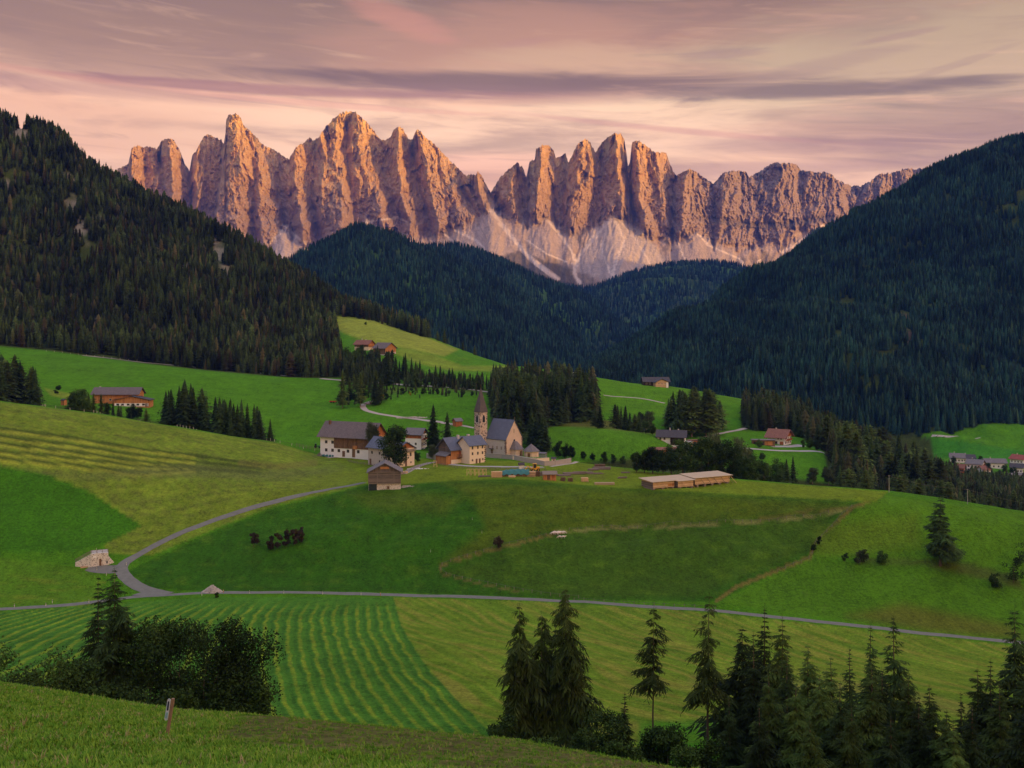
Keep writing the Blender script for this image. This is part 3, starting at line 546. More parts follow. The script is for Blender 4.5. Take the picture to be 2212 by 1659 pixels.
def build_peaks():
    cols = np.arange(180, 2330, 1.15); nc = len(cols); nt = 360
    a = np.array(SKYL); sky = np.interp(cols, a[:, 0], a[:, 1])
    jag = (np.abs(perlin(cols/7.0, cols*0+3.3))*5+perlin(cols/3.1, cols*0+8.3)*2.0+perlin(cols/1.7, cols*0+1.3)*1.2)
    sky = sky+jag-1.6
    a = np.array(FOOT, float); foot = np.interp(cols, a[:, 0], a[:, 1]); foot = blur(foot, 3, 0)
    t = np.linspace(0, 1, nt)[:, None]
    PY = sky[None, :]+(705-sky[None, :])*(t**1.12); PX = np.repeat(cols[None, :], nt, 0)
    # creases -> relief
    rel = np.zeros_like(PY); lo_y = 230; hi_y = 610
    for r in range(nt):
        py = PY[r]
        xs_ = []; os_ = []
        for si, (pts, o0, o1) in enumerate(SP):
            q = np.array(pts, float); xs_.append(np.interp(py, q[:, 1], q[:, 0])+6.0*float(perlin(np.array([py.mean()/26.]), np.array([si*3.7]))[0])); k = np.clip((py-q[0, 1])/(q[-1, 1]-q[0, 1]+1e-6), 0, 1); os_.append(o0*(1-k)+o1*k)
        X = np.array(xs_); O = np.array(os_)       # (spines, cols)
        n = X.shape[0]; idx = (X < cols[None, :]).sum(0); idx = np.clip(idx, 1, n-1)
        c = np.arange(nc); x0 = X[idx-1, c]; x1 = X[idx, c]; k = np.clip((cols-x0)/(x1-x0+1e-6), 0, 1)
        rel[r] = O[idx-1, c]*(1-k)+O[idx, c]*k
    rel = blur(blur(rel, .9, 1), 1.2, 0)
    up = smooth(9, -12, PY-foot[None, :]+fbm(PX/12, PY/16, 4, 83)*20-np.abs(perlin(PX/13, PY*0+2.2))*34+6)                    # 1 on rock, 0 on scree
    wx = PX+fbm(PX/70, PY/90, 3, 5)*20-(PY-400)*.22*np.sin(PX/75)
    pk = np.array([(298,314),(366,298),(450,290),(512,245),(597,325),(660,300),(755,240),(861,274),(912,281),(1033,370),(1110,352),(1172,314),(1262,300),(1328,288),(1388,303),(1489,363),(1590,369),(1697,352),(1780,372),(1925,373),(2020,357)], float)
    mid = (pk[1:, 0]+pk[:-1, 0])/2; wob_ = PX+fbm(PX/30, PY/40, 3, 77)*14; wi = np.searchsorted(mid, wob_.ravel()).reshape(PX.shape); pc_, pt_ = pk[wi, 0], pk[wi, 1]
    e0 = np.concatenate([[pk[0, 0]-40], mid]); e1 = np.concatenate([mid, [pk[-1, 0]+60]]); hw = (e1-e0)[wi]/2; sN = np.clip((PX-pc_)/hw, -1.6, 1.6)
    rad = pc_+(PX-pc_)*110/np.maximum(PY-pt_+110, 60)+wi*53.0; wx0 = wx; wx = rad+fbm(PX/40, PY/60, 3, 79)*9
    bulge = np.abs(sN)**1.3*hw*1.5*smooth(420, 330, PY-0*PX)+np.abs(sN)**1.3*hw*.5
    n1 = ridged(wx/17, PY/190, 6, 2, .56); n2 = ridged(wx/6+PY/120, PY/80, 5, 9, .62); n3 = fbm(PX/7, PY/5, 4, 15, .6)
    def facets(cx, cy, seed, slope):
        u = (wx+fbm(PX/9, PY/9, 2, seed)*3)/cx; v_ = (PY+fbm(PX/11, PY/11, 2, seed+5)*4)/cy; iu = np.floor(u).astype(int); iv = np.floor(v_).astype(int); best = np.full(u.shape, 9.); out = np.zeros(u.shape)
        for a in (-1, 0, 1):
            for b in (-1, 0, 1):
                h = _perm[(_perm[(iu+a+seed) & 511]+iv+b) & 511]; jx = (h % 23)/23.; jy = (h % 29)/29.; dx = u-(iu+a+jx); dy = v_-(iv+b+jy); d = dx*dx+dy*dy
                val = (dx*((h % 17)/8.-1)*cx+dy*((h % 13)/6.-1)*cy*.3)*slope+((h % 7)/3.-1)*cx*slope*.35; k = d < best; out = np.where(k, val, out); best = np.minimum(best, d)
        return out
    fc = facets(19, 46, 3, 2.6)+facets(8, 20, 11, 2.3)
    # diagonal buttresses
    n4 = ridged((PX+PY*.75*np.sign(sN))/40, (PY-PX*.2)/60, 4, 19, .5)*np.minimum(np.abs(sN)*3, 1)
    wx = wx0
    strata = np.sin((PY+4*fbm(PX/40, PY/40, 2, 25))/3.4)
    rr = rel*1.9+blur(bulge, 1.2, 1)*1.9-n1*66-n2*22-n4*34+n3*15+blur(fc, .4, 1)*.8-ridged(wx0/5.2+perlin(PX/30, PY/30)*2, PY/110, 4, 67, .6)*11+strata*2.2+np.abs(fbm(wx/15, PY/40, 5, 61, .6))*60-ridged(wx/3.8, PY/42, 3, 63)*8
    led = smooth(1480, 1560, PX)*np.exp(-((PY-(476+8*np.sin(PX/50)))/5.)**2)*30
    base = 7000+smooth(1450, 2050, PX)*900+smooth(700, 250, PX)*150
    v = foot[None, :]-PY
    lean = np.where(v > 0, 1.25*v, 4.6*v)
    # fans of scree: cones below the gullies
    fan = -ridged(wx/70, PY/400, 3, 33)*60*(1-up)-fbm(PX/18, PY/50, 4, 34)*22*(1-up)-ridged((PX+PY*.4)/13, PY/90, 3, 36)*9*(1-up)
    Y = base+lean+rr*up+rel*.35*(1-up)+fan+led
    Y = blur(Y, .4, 1)
    X3 = (PX-FX)/FW*Y; Z3 = (FY-PY)/FW*Y
    # the far side of the range
    bx = []; 
    for k in range(1, 9):
        s = k/8.0; Yb = Y[0]+60+s*1300; zb = Z3[0]*(1-s**.8)+150*s**.8-20*np.abs(fbm(cols/30, cols*0+k, 3, 3))
        bx.append(np.stack([(cols-FX)/FW*Y[0]*1.0, Yb, zb], -1))
    F = np.stack([X3, Y, Z3], -1); B = np.array(bx)[::-1]
    V = np.concatenate([B, F], 0)
    # colours of the rock, with some of the light painted in
    C = np.empty(PY.shape+(3,)); rock = np.array((.50, .32, .125)); C[:] = rock
    a1 = fbm(PX/22, PY/55, 4, 41)[..., None]; a2 = fbm(PX/6, PY/20, 4, 43)[..., None]
    C += np.array((.07, .035, .0))*a1+np.array((.14, .11, .08))*a2
    w = smooth(.1, .5, fbm(wx/9, PY/60, 3, 45))[..., None]*.5; C = C*(1-w)+np.array((.27, .20, .17))*w
    w = smooth(1360, 1580, PX)[..., None]*.8; C = C*(1-w)+np.array((.25, .20, .175))*w  # right massif less lit, put in as darker rock
    w = (smooth(350, 490, PY+14*fbm(PX/40, PY/40, 3, 87))*.75)[..., None]; C = C*(1-w)+np.array((.28, .215, .19))*w  # weaker light on the lower walls, likewise put into the colour
    w = smooth(300, 250, PY)[..., None]*.45+smooth(340, 290, PY)[..., None]*.2; C = C*(1-w)+np.array((.70, .48, .14))*w  # golden sunlight on the summits painted into the rock
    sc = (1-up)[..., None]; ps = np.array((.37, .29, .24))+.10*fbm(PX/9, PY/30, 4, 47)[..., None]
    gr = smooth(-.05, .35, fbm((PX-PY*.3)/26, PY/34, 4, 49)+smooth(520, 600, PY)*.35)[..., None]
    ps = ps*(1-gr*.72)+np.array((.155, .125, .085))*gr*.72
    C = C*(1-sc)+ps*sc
    led2 = (smooth(1480, 1560, PX)*smooth(.25, .8, np.exp(-((PY-(480+8*np.sin(PX/50)))/9.)**2)))[..., None]*.6; C = C*(1-led2)+np.array((.12, .10, .07))*led2
    fans = [([(616,488),(545,548),(560,590),(680,590),(690,548)],(.56,.47,.44)),([(1326,462),(1272,505),(1240,585),(1330,610),(1420,600),(1440,560),(1395,505)],(.52,.45,.42)),
            ([(1175,470),(1130,500),(1150,540),(1215,560),(1235,520),(1205,480)],(.45,.37,.34)),([(1505,500),(1445,540),(1440,590),(1560,580),(1600,560),(1545,520)],(.42,.35,.33)),([(1062,446),(985,500),(960,520),(1150,600),(1205,602),(1110,500)],(.47,.38,.33)),
            ([(870,500),(845,520),(900,560),(930,540)],(.50,.40,.36)),([(1740,495),(1700,530),(1640,590),(1790,520),(1820,478)],(.42,.34,.31))]
    for poly, col in fans:
        w = (smooth(-5, 6, inpoly(poly, PX, PY)+6*fbm(PX/12, PY/12, 3, 53))*.8)[..., None]; C = C*(1-w)+np.array(col)*.82*w
    run = [([(1060,455),(1090,490),(1120,530),(1150,562),(1205,602)],5),([(1075,480),(1110,520),(1160,575),(1190,600)],2.5),([(1322,470),(1290,505),(1262,540),(1240,572),(1240,590),(1252,612)],5),([(1330,480),(1350,520),(1332,560),(1322,595)],3.5),
           ([(1185,478),(1212,510),(1238,548),(1246,575)],3.5),([(1340,478),(1375,520),(1400,560),(1412,590)],2.2),([(1310,490),(1300,540),(1318,590)],2.5),([(985,498),(1030,520),(1062,556),(1075,570)],3.5),([(960,506),(1000,540),(1020,560)],2.5),
           ([(615,492),(590,520),(560,550)],3),([(618,492),(650,520),(686,552)],3),([(700,548),(740,520),(790,482)],4),([(790,480),(860,470),(880,480)],3),([(1460,510),(1472,540),(1482,572)],2),([(1505,502),(1530,530),(1600,560)],2.5),([(1690,545),(1730,520),(1790,482)],4),([(1600,560),(1610,590)],3),([(1640,560),(1632,585)],2),([(1140,520),(1180,548),(1225,566)],2)]
    wob = fbm(PX/9, PY/9, 3, 55)*6
    for pts, wd in run:
        w = (smooth(wd*1.25, wd*.3, linedist(pts, PX+wob, PY+wob*.5))*.85)[..., None]; C = C*(1-w)+np.array((.58, .50, .46))*w
    w = (smooth(-3, 5, inpoly([(1120,540),(1230,580),(1250,620),(1100,600),(1060,560)], PX, PY)+4*fbm(PX/9, PY/9, 3, 57))*.75)[..., None]*(linedist(run[0][0], PX, PY)[..., None] > 6); C = C*(1-w)+np.array((.075, .065, .035))*w
    C = np.clip(C, .02, .8)
    Cb = np.repeat(C[:1], 8, 0); CC = np.concatenate([Cb, C], 0)
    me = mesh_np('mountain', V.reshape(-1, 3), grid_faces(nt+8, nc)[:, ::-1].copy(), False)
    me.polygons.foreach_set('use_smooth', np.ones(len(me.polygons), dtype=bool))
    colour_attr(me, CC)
    m, T, b = new_mat('dolomite', .95); b.inputs['Specular IOR Level'].default_value = .1
    vc = T.add('ShaderNodeVertexColor', layer_name='albedo').outputs[0]
    pos = T.add('ShaderNodeNewGeometry').outputs['Position']
    ps_ = T.scale(pos, (1, 1, .16)); n1_ = T.noise(ps_, .045, 8, .68, .4); n2_ = T.noise(pos, .16, 5, .7); n3_ = T.noise(T.scale(pos, (.25, .25, 1)), .10, 5, .6, .5)
    f = T.m('ADD', T.m('ADD', T.m('MULTIPLY', n1_, 1.0), T.m('MULTIPLY', n2_, .45)), T.m('ADD', T.m('MULTIPLY', n3_, .35), .10))
    c = T.add('ShaderNodeVectorMath', operation='SCALE'); T.put(c.inputs[0], vc); T.put(c.inputs['Scale'], f)
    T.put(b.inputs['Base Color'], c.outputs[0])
    bump(T, b, T.m('ADD', T.m('ADD', n1_, T.m('MULTIPLY', n2_, .35)), T.m('MULTIPLY', n3_, .3)), 1.0, 13)
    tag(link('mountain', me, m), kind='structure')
build_peaks()

# ---------------------------------------------------------------- forested hills further up the valley
def hill_mesh(name, crest, base, Yc, Yb, seed, pxs, amp=40, nr=170, step=4.0):
    cols = np.arange(pxs[0], pxs[1], step); a = np.array(crest, float); b = np.array(base, float)
    cy = blur(np.interp(cols, a[:, 0], a[:, 1]), 2, 0); by = np.interp(cols, b[:, 0], b[:, 1])
    yc = np.interp(cols, Yc[0], Yc[1]); yb = np.interp(cols, Yb[0], Yb[1])
    t = np.linspace(0, 1.5, nr)[:, None]; tt = np.minimum(t, 1)
    zc = (FY-cy)/FW*yc; zb = (FY-by)/FW*yb
    Y = yb+(yc-yb)*t; prof = np.sin(tt*np.pi/2)**.9*.45+tt*.55
    Z = zb+(zc-zb)*prof; Z = np.where(t > 1, zc-(t-1)**1.5*900, Z)
    X = (cols[None, :]-FX)/FW*Y
    e = smooth(0, .15, t)*smooth(1.0, .86, t)
    Z = Z+e*(ridged(X/520+Y/700, Y/1500, 4, seed)*amp-amp*.35+fbm(X/90, Y/150, 3, seed+3)*amp*.3)
    V = np.stack([X, Y, Z], -1)
    me = mesh_np(name, V.reshape(-1, 3), grid_faces(nr, len(cols)), True)
    tag(link(name, me, MATS['far_forest_floor']), kind='structure')
    return X, Y, Z
H1 = hill_mesh('hills', [(500,640),(600,588),(640,556),(700,529),(760,499),(800,498),(850,510),(905,538),(960,556),(1020,585),(1090,620),(1160,665),(1230,720),(1300,790),(1360,830)],
   [(500,850),(1400,900)], ([500,1400],[3000,2700]), ([500,1400],[1900,1900]), 101, (480, 1400))
H2 = hill_mesh('hills', [(800,560),(880,540),(940,533),(990,533),(1040,548),(1100,573),(1160,603),(1230,630),(1300,660),(1400,760),(1500,800)],
   [(800,850),(1500,860)], ([800,1500],[3900,3700]), ([800,1500],[2800,2800]), 111, (790, 1500))
H3 = hill_mesh('hills', [(1000,640),(1150,622),(1230,620),(1260,626),(1290,620),(1350,597),(1400,582),(1450,572),(1520,568),(1580,572),(1640,590),(1700,560),(1760,500),(2100,480)],
   [(1000,860),(2100,760)], ([1000,2100],[5200,5200]), ([1000,2100],[3600,3200]), 121, (980, 2100))
# ---------------------------------------------------------------- trees
rnd = random.Random(5)
def tents(items):
    """items: list of (base, direction*length, side*width, droop) -> small folded leaf sprays, two triangles each"""
    B, D, W, Dr = (np.array(k, np.float32) for k in zip(*items))
    mid = B+D*.5; tip = B+D; tip[:, 2] -= Dr; l = mid+W; r = mid-W; l[:, 2] -= Dr*.9; r[:, 2] -= Dr*.9; mid[:, 2] += 0
    n = len(B); V = np.stack([B, l, tip, r], 1).reshape(-1, 3)
    i = np.arange(n)*4; F = np.concatenate([np.stack([i, i+1, i+2], 1), np.stack([i, i+2, i+3], 1)])
    return V, F
def tents_fine(items):
    """each spray becomes a thin twig with short side sprigs"""
    B, D, W, Dr = (np.array(k, np.float32) for k in zip(*items)); q = np.random.default_rng(len(B)); L = np.linalg.norm(D, axis=1)[:, None]; Wn = W/(np.linalg.norm(W, axis=1)[:, None]+1e-6)
    out = [(B, D, W*.32, Dr)]
    for t in (.22, .42, .60, .78, .93):
        for sg in (-1, 1):
            k = q.random(len(B)) < .86; l = L*(.62-.38*t)*q.uniform(.6, 1.25, (len(B), 1)); b = B+D*t; b[:, 2] -= Dr*t*t
            d = D/L*l*.62+Wn*sg*l*.72; d[:, 2] -= l[:, 0]*q.uniform(.05, .55, len(B)); w = np.cross(d, (0, 0, 1.)); w = w/(np.linalg.norm(w, axis=1)[:, None]+1e-6)*l*.13+.008
            out.append((b[k], d[k], w[k], (l[:, 0]*.15)[k]))
    B, D, W, Dr = (np.concatenate([o[i] for o in out]) for i in range(4))
    mid = B+D*.5; tip = B+D; tip[:, 2] -= Dr; l = mid+W; r = mid-W; l[:, 2] -= Dr*.9; r[:, 2] -= Dr*.9
    V = np.stack([B, l, tip, r], 1).reshape(-1, 3).astype(np.float32); i = np.arange(len(B))*4
    return V, np.concatenate([np.stack([i, i+1, i+2], 1), np.stack([i, i+2, i+3], 1)])
def conifer(H, Rr, whorls, br, twigs, seed, bare=.06, droop=.25, power=.85, gap=.0, lean=0.0, tw=.30, up=.12, topthin=1.0, irreg=0.0, fine=False):
    """crown as many sprays: whorls of boughs, each bough with side twigs; returns verts, faces"""
    q = random.Random(seed); it = []
    ph1, ph2, ph3 = q.uniform(0, 6), q.uniform(0, 6), q.uniform(0, 6)
    for i in range(whorls):
        f = (i+q.uniform(-.3, .3))/whorls; f = min(max(f, 0), .985); h = H*(bare+(1-bare)*f)
        rad = Rr*(1-f)**power*(.55+.45*min(1, (f+.08)*7)) * topthin**f
        nb = max(3, int(br*(1-.45*f)))
        a0 = q.uniform(0, 6.28)
        for b in range(nb):
            if q.random() < gap: continue
            a = a0+6.283*b/nb+q.uniform(-.35, .35); L = max(rad*q.uniform(.60, 1.2)*(1+irreg*math.sin(a*1.0+ph1+f*7)+irreg*.8*math.sin(a*2+ph2-f*15)+irreg*.6*math.sin(f*38+ph3)), .35*H/25)
            dz = -droop*L*q.uniform(.6, 1.3)+up*L*f*2.0
            d = np.array((math.cos(a)*L, math.sin(a)*L, dz)); s = np.array((-math.sin(a), math.cos(a), 0.))
            base = np.array((lean*h, 0, h)); w = L*.16+.05
            if twigs == 0:
                it.append((base, d, s*(L*.30+.12), L*.20)); continue
            it.append((base, d, s*w, L*.10))
            for k in range(twigs):
                t = (k+.7)/(twigs+.3); 
                for sg in (-1, 1):
                    if q.random() < .08+gap*.5: continue
                    ang = a+sg*q.uniform(.5, 1.05); l2 = L*tw*(1.15-.7*t)*q.uniform(.7, 1.3)
                    dd = np.array((math.cos(ang)*l2, math.sin(ang)*l2, -droop*l2*q.uniform(.6, 2.6)))
                    ss = np.array((-math.sin(ang), math.cos(ang), 0.))*l2*.24
                    it.append((base+d*t-np.array((0, 0, .10*L*t*t)), dd, ss, l2*q.uniform(.25, .6)))
    it.append((np.array((lean*H, 0, H*.955)), np.array((0.02, 0, H*.05)), np.array((0.05*H/20, 0, 0)), 0.0))
    return tents_fine(it) if fine else tents(it)
def leafy(H, Rr, blobs, n, seed, size=.5, low=.25, top=1.0, gapz=.0):
    """broadleaf crown: leaf clumps through several overlapping masses"""
    q = np.random.default_rng(seed); V = []; F = []
    cs = []
    for k in range(blobs):
        f = q.uniform(0, 1); h = H*(low+(top-low)*(.12+.80*f)); rr = Rr*(1.05-.55*abs(f-.45)**1.5*1.6)
        a = q.uniform(0, 6.28); d = rr*q.uniform(.1, .78); cs.append((math.cos(a)*d, math.sin(a)*d, h, Rr*q.uniform(.26, .46)))
    w = np.array([c[3]**2 for c in cs]); w /= w.sum(); pick = q.choice(len(cs), n, p=w)
    C = np.array(cs)[pick]; dr = q.normal(size=(n, 3)); dr /= np.linalg.norm(dr, axis=1)[:, None]
    rad = C[:, 3]*(q.uniform(.35, 1.08, n)); p = C[:, :3]+dr*rad[:, None]*np.array((1, 1, .9))
    u = q.normal(size=(n, 3)); u /= np.linalg.norm(u, axis=1)[:, None]; v = np.cross(u, dr+q.normal(size=(n, 3))*.5); v /= np.linalg.norm(v, axis=1)[:, None]+1e-6
    s = size*q.uniform(.5, 1.3, n)[:, None]
    V = np.stack([p-u*s*.5, p+v*s*.34, p+u*s*.5, p-v*s*.34], 1).reshape(-1, 3)
    i = np.arange(n)*4; F = np.concatenate([np.stack([i, i+1, i+2], 1), np.stack([i, i+2, i+3], 1)])
    return V, F, cs
def trunk_mesh(H, r, top=.97, lean=0.0, n=7, seed=0):
    m = MB(); q = random.Random(seed); seg = 6; pts = []
    for k in range(seg+1):
        f = k/seg*top; pts.append((Vector((lean*H*f+q.uniform(-.01, .01)*H*.3, q.uniform(-.01, .01)*H*.3, H*f)), r*(1-.92*k/seg)*(1.25 if k == 0 else 1)))
    pts[0] = (Vector((0, 0, -1.2)), r*1.3)
    for (a, ra), (b, rb) in zip(pts, pts[1:]): m.cyl(a, b, ra, rb, n)
    return m
def limbs(m, cs, H, r, low, seed, n=9):
    q = random.Random(seed)
    for c in sorted(cs, key=lambda c: -c[3])[:n]:
        h0 = min(c[2]*.72, H*.8)*q.uniform(.75, 1.0); h0 = max(h0, H*low*.7)
        m.cyl((0, 0, h0), (c[0]*.8, c[1]*.8, c[2]), r*.42*(1-h0/H*.5), r*.10, 5)
    return m
def leaf_mat(name, a, b_, var=.35, dry=None):
    m, T, b = new_mat(name, .85); b.inputs['Specular IOR Level'].default_value = .12
    rn = T.add('ShaderNodeObjectInfo').outputs['Random']
    pos = T.add('ShaderNodeTexCoord').outputs['Object']
    n = T.noise(pos, .55, 3, .6); n2 = T.noise(pos, 2.6, 2, .6)
    c = T.mix(T.ramp(n, .35, .68), a, b_)
    if dry: c = T.mix(T.m('MULTIPLY', T.ramp(rn, .70, 1.0), .75), c, dry)
    f = T.m('ADD', T.m('MULTIPLY', T.m('SUBTRACT', T.m('FRACT', T.m('MULTIPLY', rn, 7.31)), .5), var*2), T.m('ADD', .62, T.m('MULTIPLY', n2, .75)))
    q = T.add('ShaderNodeVectorMath', operation='SCALE'); T.put(q.inputs[0], c); T.put(q.inputs['Scale'], f)
    T.put(b.inputs['Base Color'], q.outputs[0])
    wpos = T.add('ShaderNodeNewGeometry').outputs['Position']; big = T.noise(wpos, .009, 3, .6); mid = T.noise(wpos, .035, 2, .5)
    g = T.add('ShaderNodeVectorMath', operation='SCALE'); T.put(g.inputs[0], q.outputs[0]); T.put(g.inputs['Scale'], T.m('ADD', T.m('MULTIPLY', T.ramp(big, .35, .65), .55), T.m('ADD', .38, T.m('MULTIPLY', T.ramp(mid, .3, .7), .6)))); T.put(b.inputs['Base Color'], g.outputs[0])  # broad light and dark patches stand in for ridge and hollow shading
    return m
def plain_mat(name, col, rough=.85, n=.25, sc=2.0, spec=.25, metal=0, stretch=(1, 1, 1)):
    m, T, b = new_mat(name, rough); b.inputs['Specular IOR Level'].default_value = spec; b.inputs['Metallic'].default_value = metal
    pos = T.scale(T.add('ShaderNodeTexCoord').outputs['Object'], stretch)
    f = T.m('ADD', 1-n, T.m('MULTIPLY', T.noise(pos, sc, 4, .65), 2*n))
    q = T.add('ShaderNodeVectorMath', operation='SCALE'); q.inputs[0].default_value = col; T.put(q.inputs['Scale'], f)
    T.put(b.inputs['Base Color'], q.outputs[0]); return m
M_SPRUCE = leaf_mat('spruce_needles', (.020, .042, .010), (.046, .078, .018))
M_LARCH = leaf_mat('larch_needles', (.042, .074, .012), (.092, .128, .024))
M_LARCH2 = leaf_mat('young_larch_needles', (.062, .118, .020), (.125, .190, .036))
M_LEAF = leaf_mat('broad_leaves', (.022, .050, .009), (.056, .100, .018))
M_ALDER = leaf_mat('pale_leaves', (.050, .070, .028), (.085, .110, .045))
M_BUSH = leaf_mat('dark_bush', (.030, .022, .016), (.050, .044, .018))
M_YEL = leaf_mat('yellow_leaves', (.30, .22, .02), (.45, .33, .03))
M_FL = leaf_mat('forest_left', (.024, .042, .011), (.054, .078, .020), .65, (.085, .066, .028))
M_FR = leaf_mat('forest_right', (.010, .034, .024), (.022, .058, .036), .65, (.034, .062, .026))
M_BARK = plain_mat('bark', (.12, .085, .06), .9, .35, 3, stretch=(1, 1, .2))
M_BARKP = plain_mat('pale_bark', (.26, .19, .14), .9, .35, 3, stretch=(1, 1, .2))

def scatter(name, protos, pts, rz, sc, idx, mat, label=None, tilt=None):
    """one object: prototypes and points live in its own mesh, geometry nodes set the copies"""
    V = []; F = []; pid = []; off = 0
    for k, (v, f) in enumerate(protos):
        V.append(v); F.append(f+off); off += len(v); pid.append(np.full(len(v), k))
    V.append(pts); pid.append(100+np.asarray(idx)); nproto = off
    V = np.concatenate(V).astype(np.float32); F = np.concatenate(F); me = mesh_np(name, V, F)
    n = len(V); me.attributes.new('pid', 'INT', 'POINT').data.foreach_set('value', np.concatenate(pid).astype(np.int32))
    s3 = np.ones((n, 3), np.float32); s3[nproto:] = sc; me.attributes.new('sc', 'FLOAT_VECTOR', 'POINT').data.foreach_set('vector', s3.ravel())
    r3 = np.zeros((n, 3), np.float32); r3[nproto:, 2] = rz
    if tilt is not None: r3[nproto:, 0] = tilt
    me.attributes.new('rot', 'FLOAT_VECTOR', 'POINT').data.foreach_set('vector', r3.ravel())
    ob = link(name, me, mat)
    ng = bpy.data.node_groups.new(name+'_copies', 'GeometryNodeTree')
    ng.interface.new_socket('Geometry', in_out='INPUT', socket_type='NodeSocketGeometry'); ng.interface.new_socket('Geometry', in_out='OUTPUT', socket_type='NodeSocketGeometry')
    N, Lk = ng.nodes, ng.links; gi = N.new('NodeGroupInput'); go = N.new('NodeGroupOutput'); J = N.new('GeometryNodeJoinGeometry')
    def attr(nm, typ):
        a = N.new('GeometryNodeInputNamedAttribute'); a.data_type = typ; a.inputs['Name'].default_value = nm; return a.outputs['Attribute']
    pa, sa, ra = attr('pid', 'INT'), attr('sc', 'FLOAT_VECTOR'), attr('rot', 'FLOAT_VECTOR')
    def sel(v):
        c = N.new('FunctionNodeCompare'); c.data_type = 'INT'; c.operation = 'EQUAL'; Lk.new(pa, c.inputs[2]); c.inputs[3].default_value = v
        s = N.new('GeometryNodeSeparateGeometry'); Lk.new(gi.outputs[0], s.inputs[0]); Lk.new(c.outputs[0], s.inputs[1]); return s.outputs[0]
    for k in range(len(protos)):
        i = N.new('GeometryNodeInstanceOnPoints'); Lk.new(sel(100+k), i.inputs['Points']); Lk.new(sel(k), i.inputs['Instance'])
        Lk.new(ra, i.inputs['Rotation']); Lk.new(sa, i.inputs['Scale']); Lk.new(i.outputs[0], J.inputs[0])
    Lk.new(J.outputs[0], go.inputs[0])
    md = ob.modifiers.new('copies', 'NODES'); md.node_group = ng
    tag(ob, label, kind='stuff'); return ob
def skirts(H, Rr, tiers, pts, seed, bare=.06, power=.9, round_=0.0):
    """far conifer: overlapping ragged skirts of boughs with drooping tips, solid enough to shade as one crown"""
    q = random.Random(seed); V = []; F = []
    for t in range(tiers):
        f = t/tiers; h = H*(bare+(1-bare)*f); top = h+H*(1-bare)/tiers*1.75
        rad = Rr*((1-f)**power)*(1-round_*(1-f)**3)*q.uniform(.85, 1.12); a0 = q.uniform(0, 6.28); n = max(5, int(pts*(1-.35*f)))
        c = len(V); V.append((q.uniform(-.1, .1), q.uniform(-.1, .1), min(top, H)))
        for k in range(n*2):
            a = a0+6.283*k/(2*n)+q.uniform(-.12, .12); out = (q.uniform(.85, 1.25) if k % 2 == 0 else q.uniform(.42, .62))
            V.append((math.cos(a)*rad*out, math.sin(a)*rad*out, h-rad*(.22 if k % 2 == 0 else -.10)+q.uniform(-.25, .25)))
        for k in range(n*2): F.append((c, c+1+k, c+1+(k+1) % (2*n)))
    return np.array(V, np.float32), np.array(F)
def both(a, b):
    return np.concatenate([a[0], b[0]]), np.concatenate([a[1], b[1]+len(a[0])])
FARP = [skirts(20, 3.3, 8, 8, s, .03, .9) for s in (1, 2, 3)]+[skirts(20, 3.9, 7, 8, 4, .06, .75, .3)]
MIDP = [both(skirts(20, 3.3, 10, 9, s, .05, .85), conifer(20, 4.2, 15, 7, 0, s, .06, .28, .8, .08)) for s in (11, 12, 13)]+[both(skirts(20, 4.4, 8, 9, 14, .10, .6, .4), conifer(20, 5.2, 13, 7, 0, 14, .12, .2, .6, .12)), both(skirts(18, 4.2, 7, 9, 17, .08, .5, .5), conifer(18, 5.0, 12, 8, 0, 18, .08, .15, .5, .1))]
def forest_points(rng, n, poly, yr, zfun, spacing_fn=None, extra=None):
    """uniform in the world inside the image-space outline"""
    P_ = np.array(poly); x0, x1 = P_[:, 0].min(), P_[:, 0].max()
    Y = np.sqrt(rng.uniform(yr[0]**2, yr[1]**2, n)); px = rng.uniform(x0, x1, n); X = (px-FX)/FW*Y
    Z = zfun(X, Y); py = FY-Z/Y*FW
    k = inpoly(poly, px, py) > 0
    if extra is not None: k &= extra(px, py, X, Y)
    return X[k], Y[k], Z[k], px[k], py[k]
rng = np.random.default_rng(42)
def place_forest(name, pts, protos, H0, H1, mat, label):
    X, Y, Z = pts[:3]; n = len(X); h = rng.uniform(H0, H1, n)*(1+.12*fbm(X/60, Y/60, 2, 91)); s = h/20
    w = s*rng.uniform(.85, 1.2, n)
    print(name, n)
    return scatter(name, protos, np.stack([X, Y, Z-.4], -1), rng.uniform(0, 6.28, n), np.stack([w, w, s], -1), rng.integers(0, len(protos), n), mat, label)
LEFT_FOREST = [(-300,-200),(0,180),(900,560),(940,722),(920,730),(870,714),(800,692),(725,682),(722,700),(735,760),(742,820),(700,820),(600,812),(450,799),(300,781),(100,754),(0,745),(-300,738)]
crag = [(470,545,26,40),(490,590,18,24),(215,478,26,20),(160,440,22,22),(175,500,18,26),(330,540,20,10),(400,580,14,10),(360,585,10,10),(45,285,20,26),(150,385,20,14)]
def not_crag(px, py, X, Y):
    w = np.ones(len(px), bool)
    for (a, b, c, d) in crag: w &= ((px-a)/(c*1.0))**2+((py-b)/(d*1.0))**2 > rng.uniform(.1, 1.0, len(px))
    return w & (fbm(X/45, Y/45, 3, 95) < .34)
p1 = forest_points(rng, 21000, LEFT_FOREST, (865, 1540), gz, extra=not_crag)
place_forest('forest', p1, MIDP, 7, 24, M_FL, 'dark spruce forest covering the steep slope on the left')
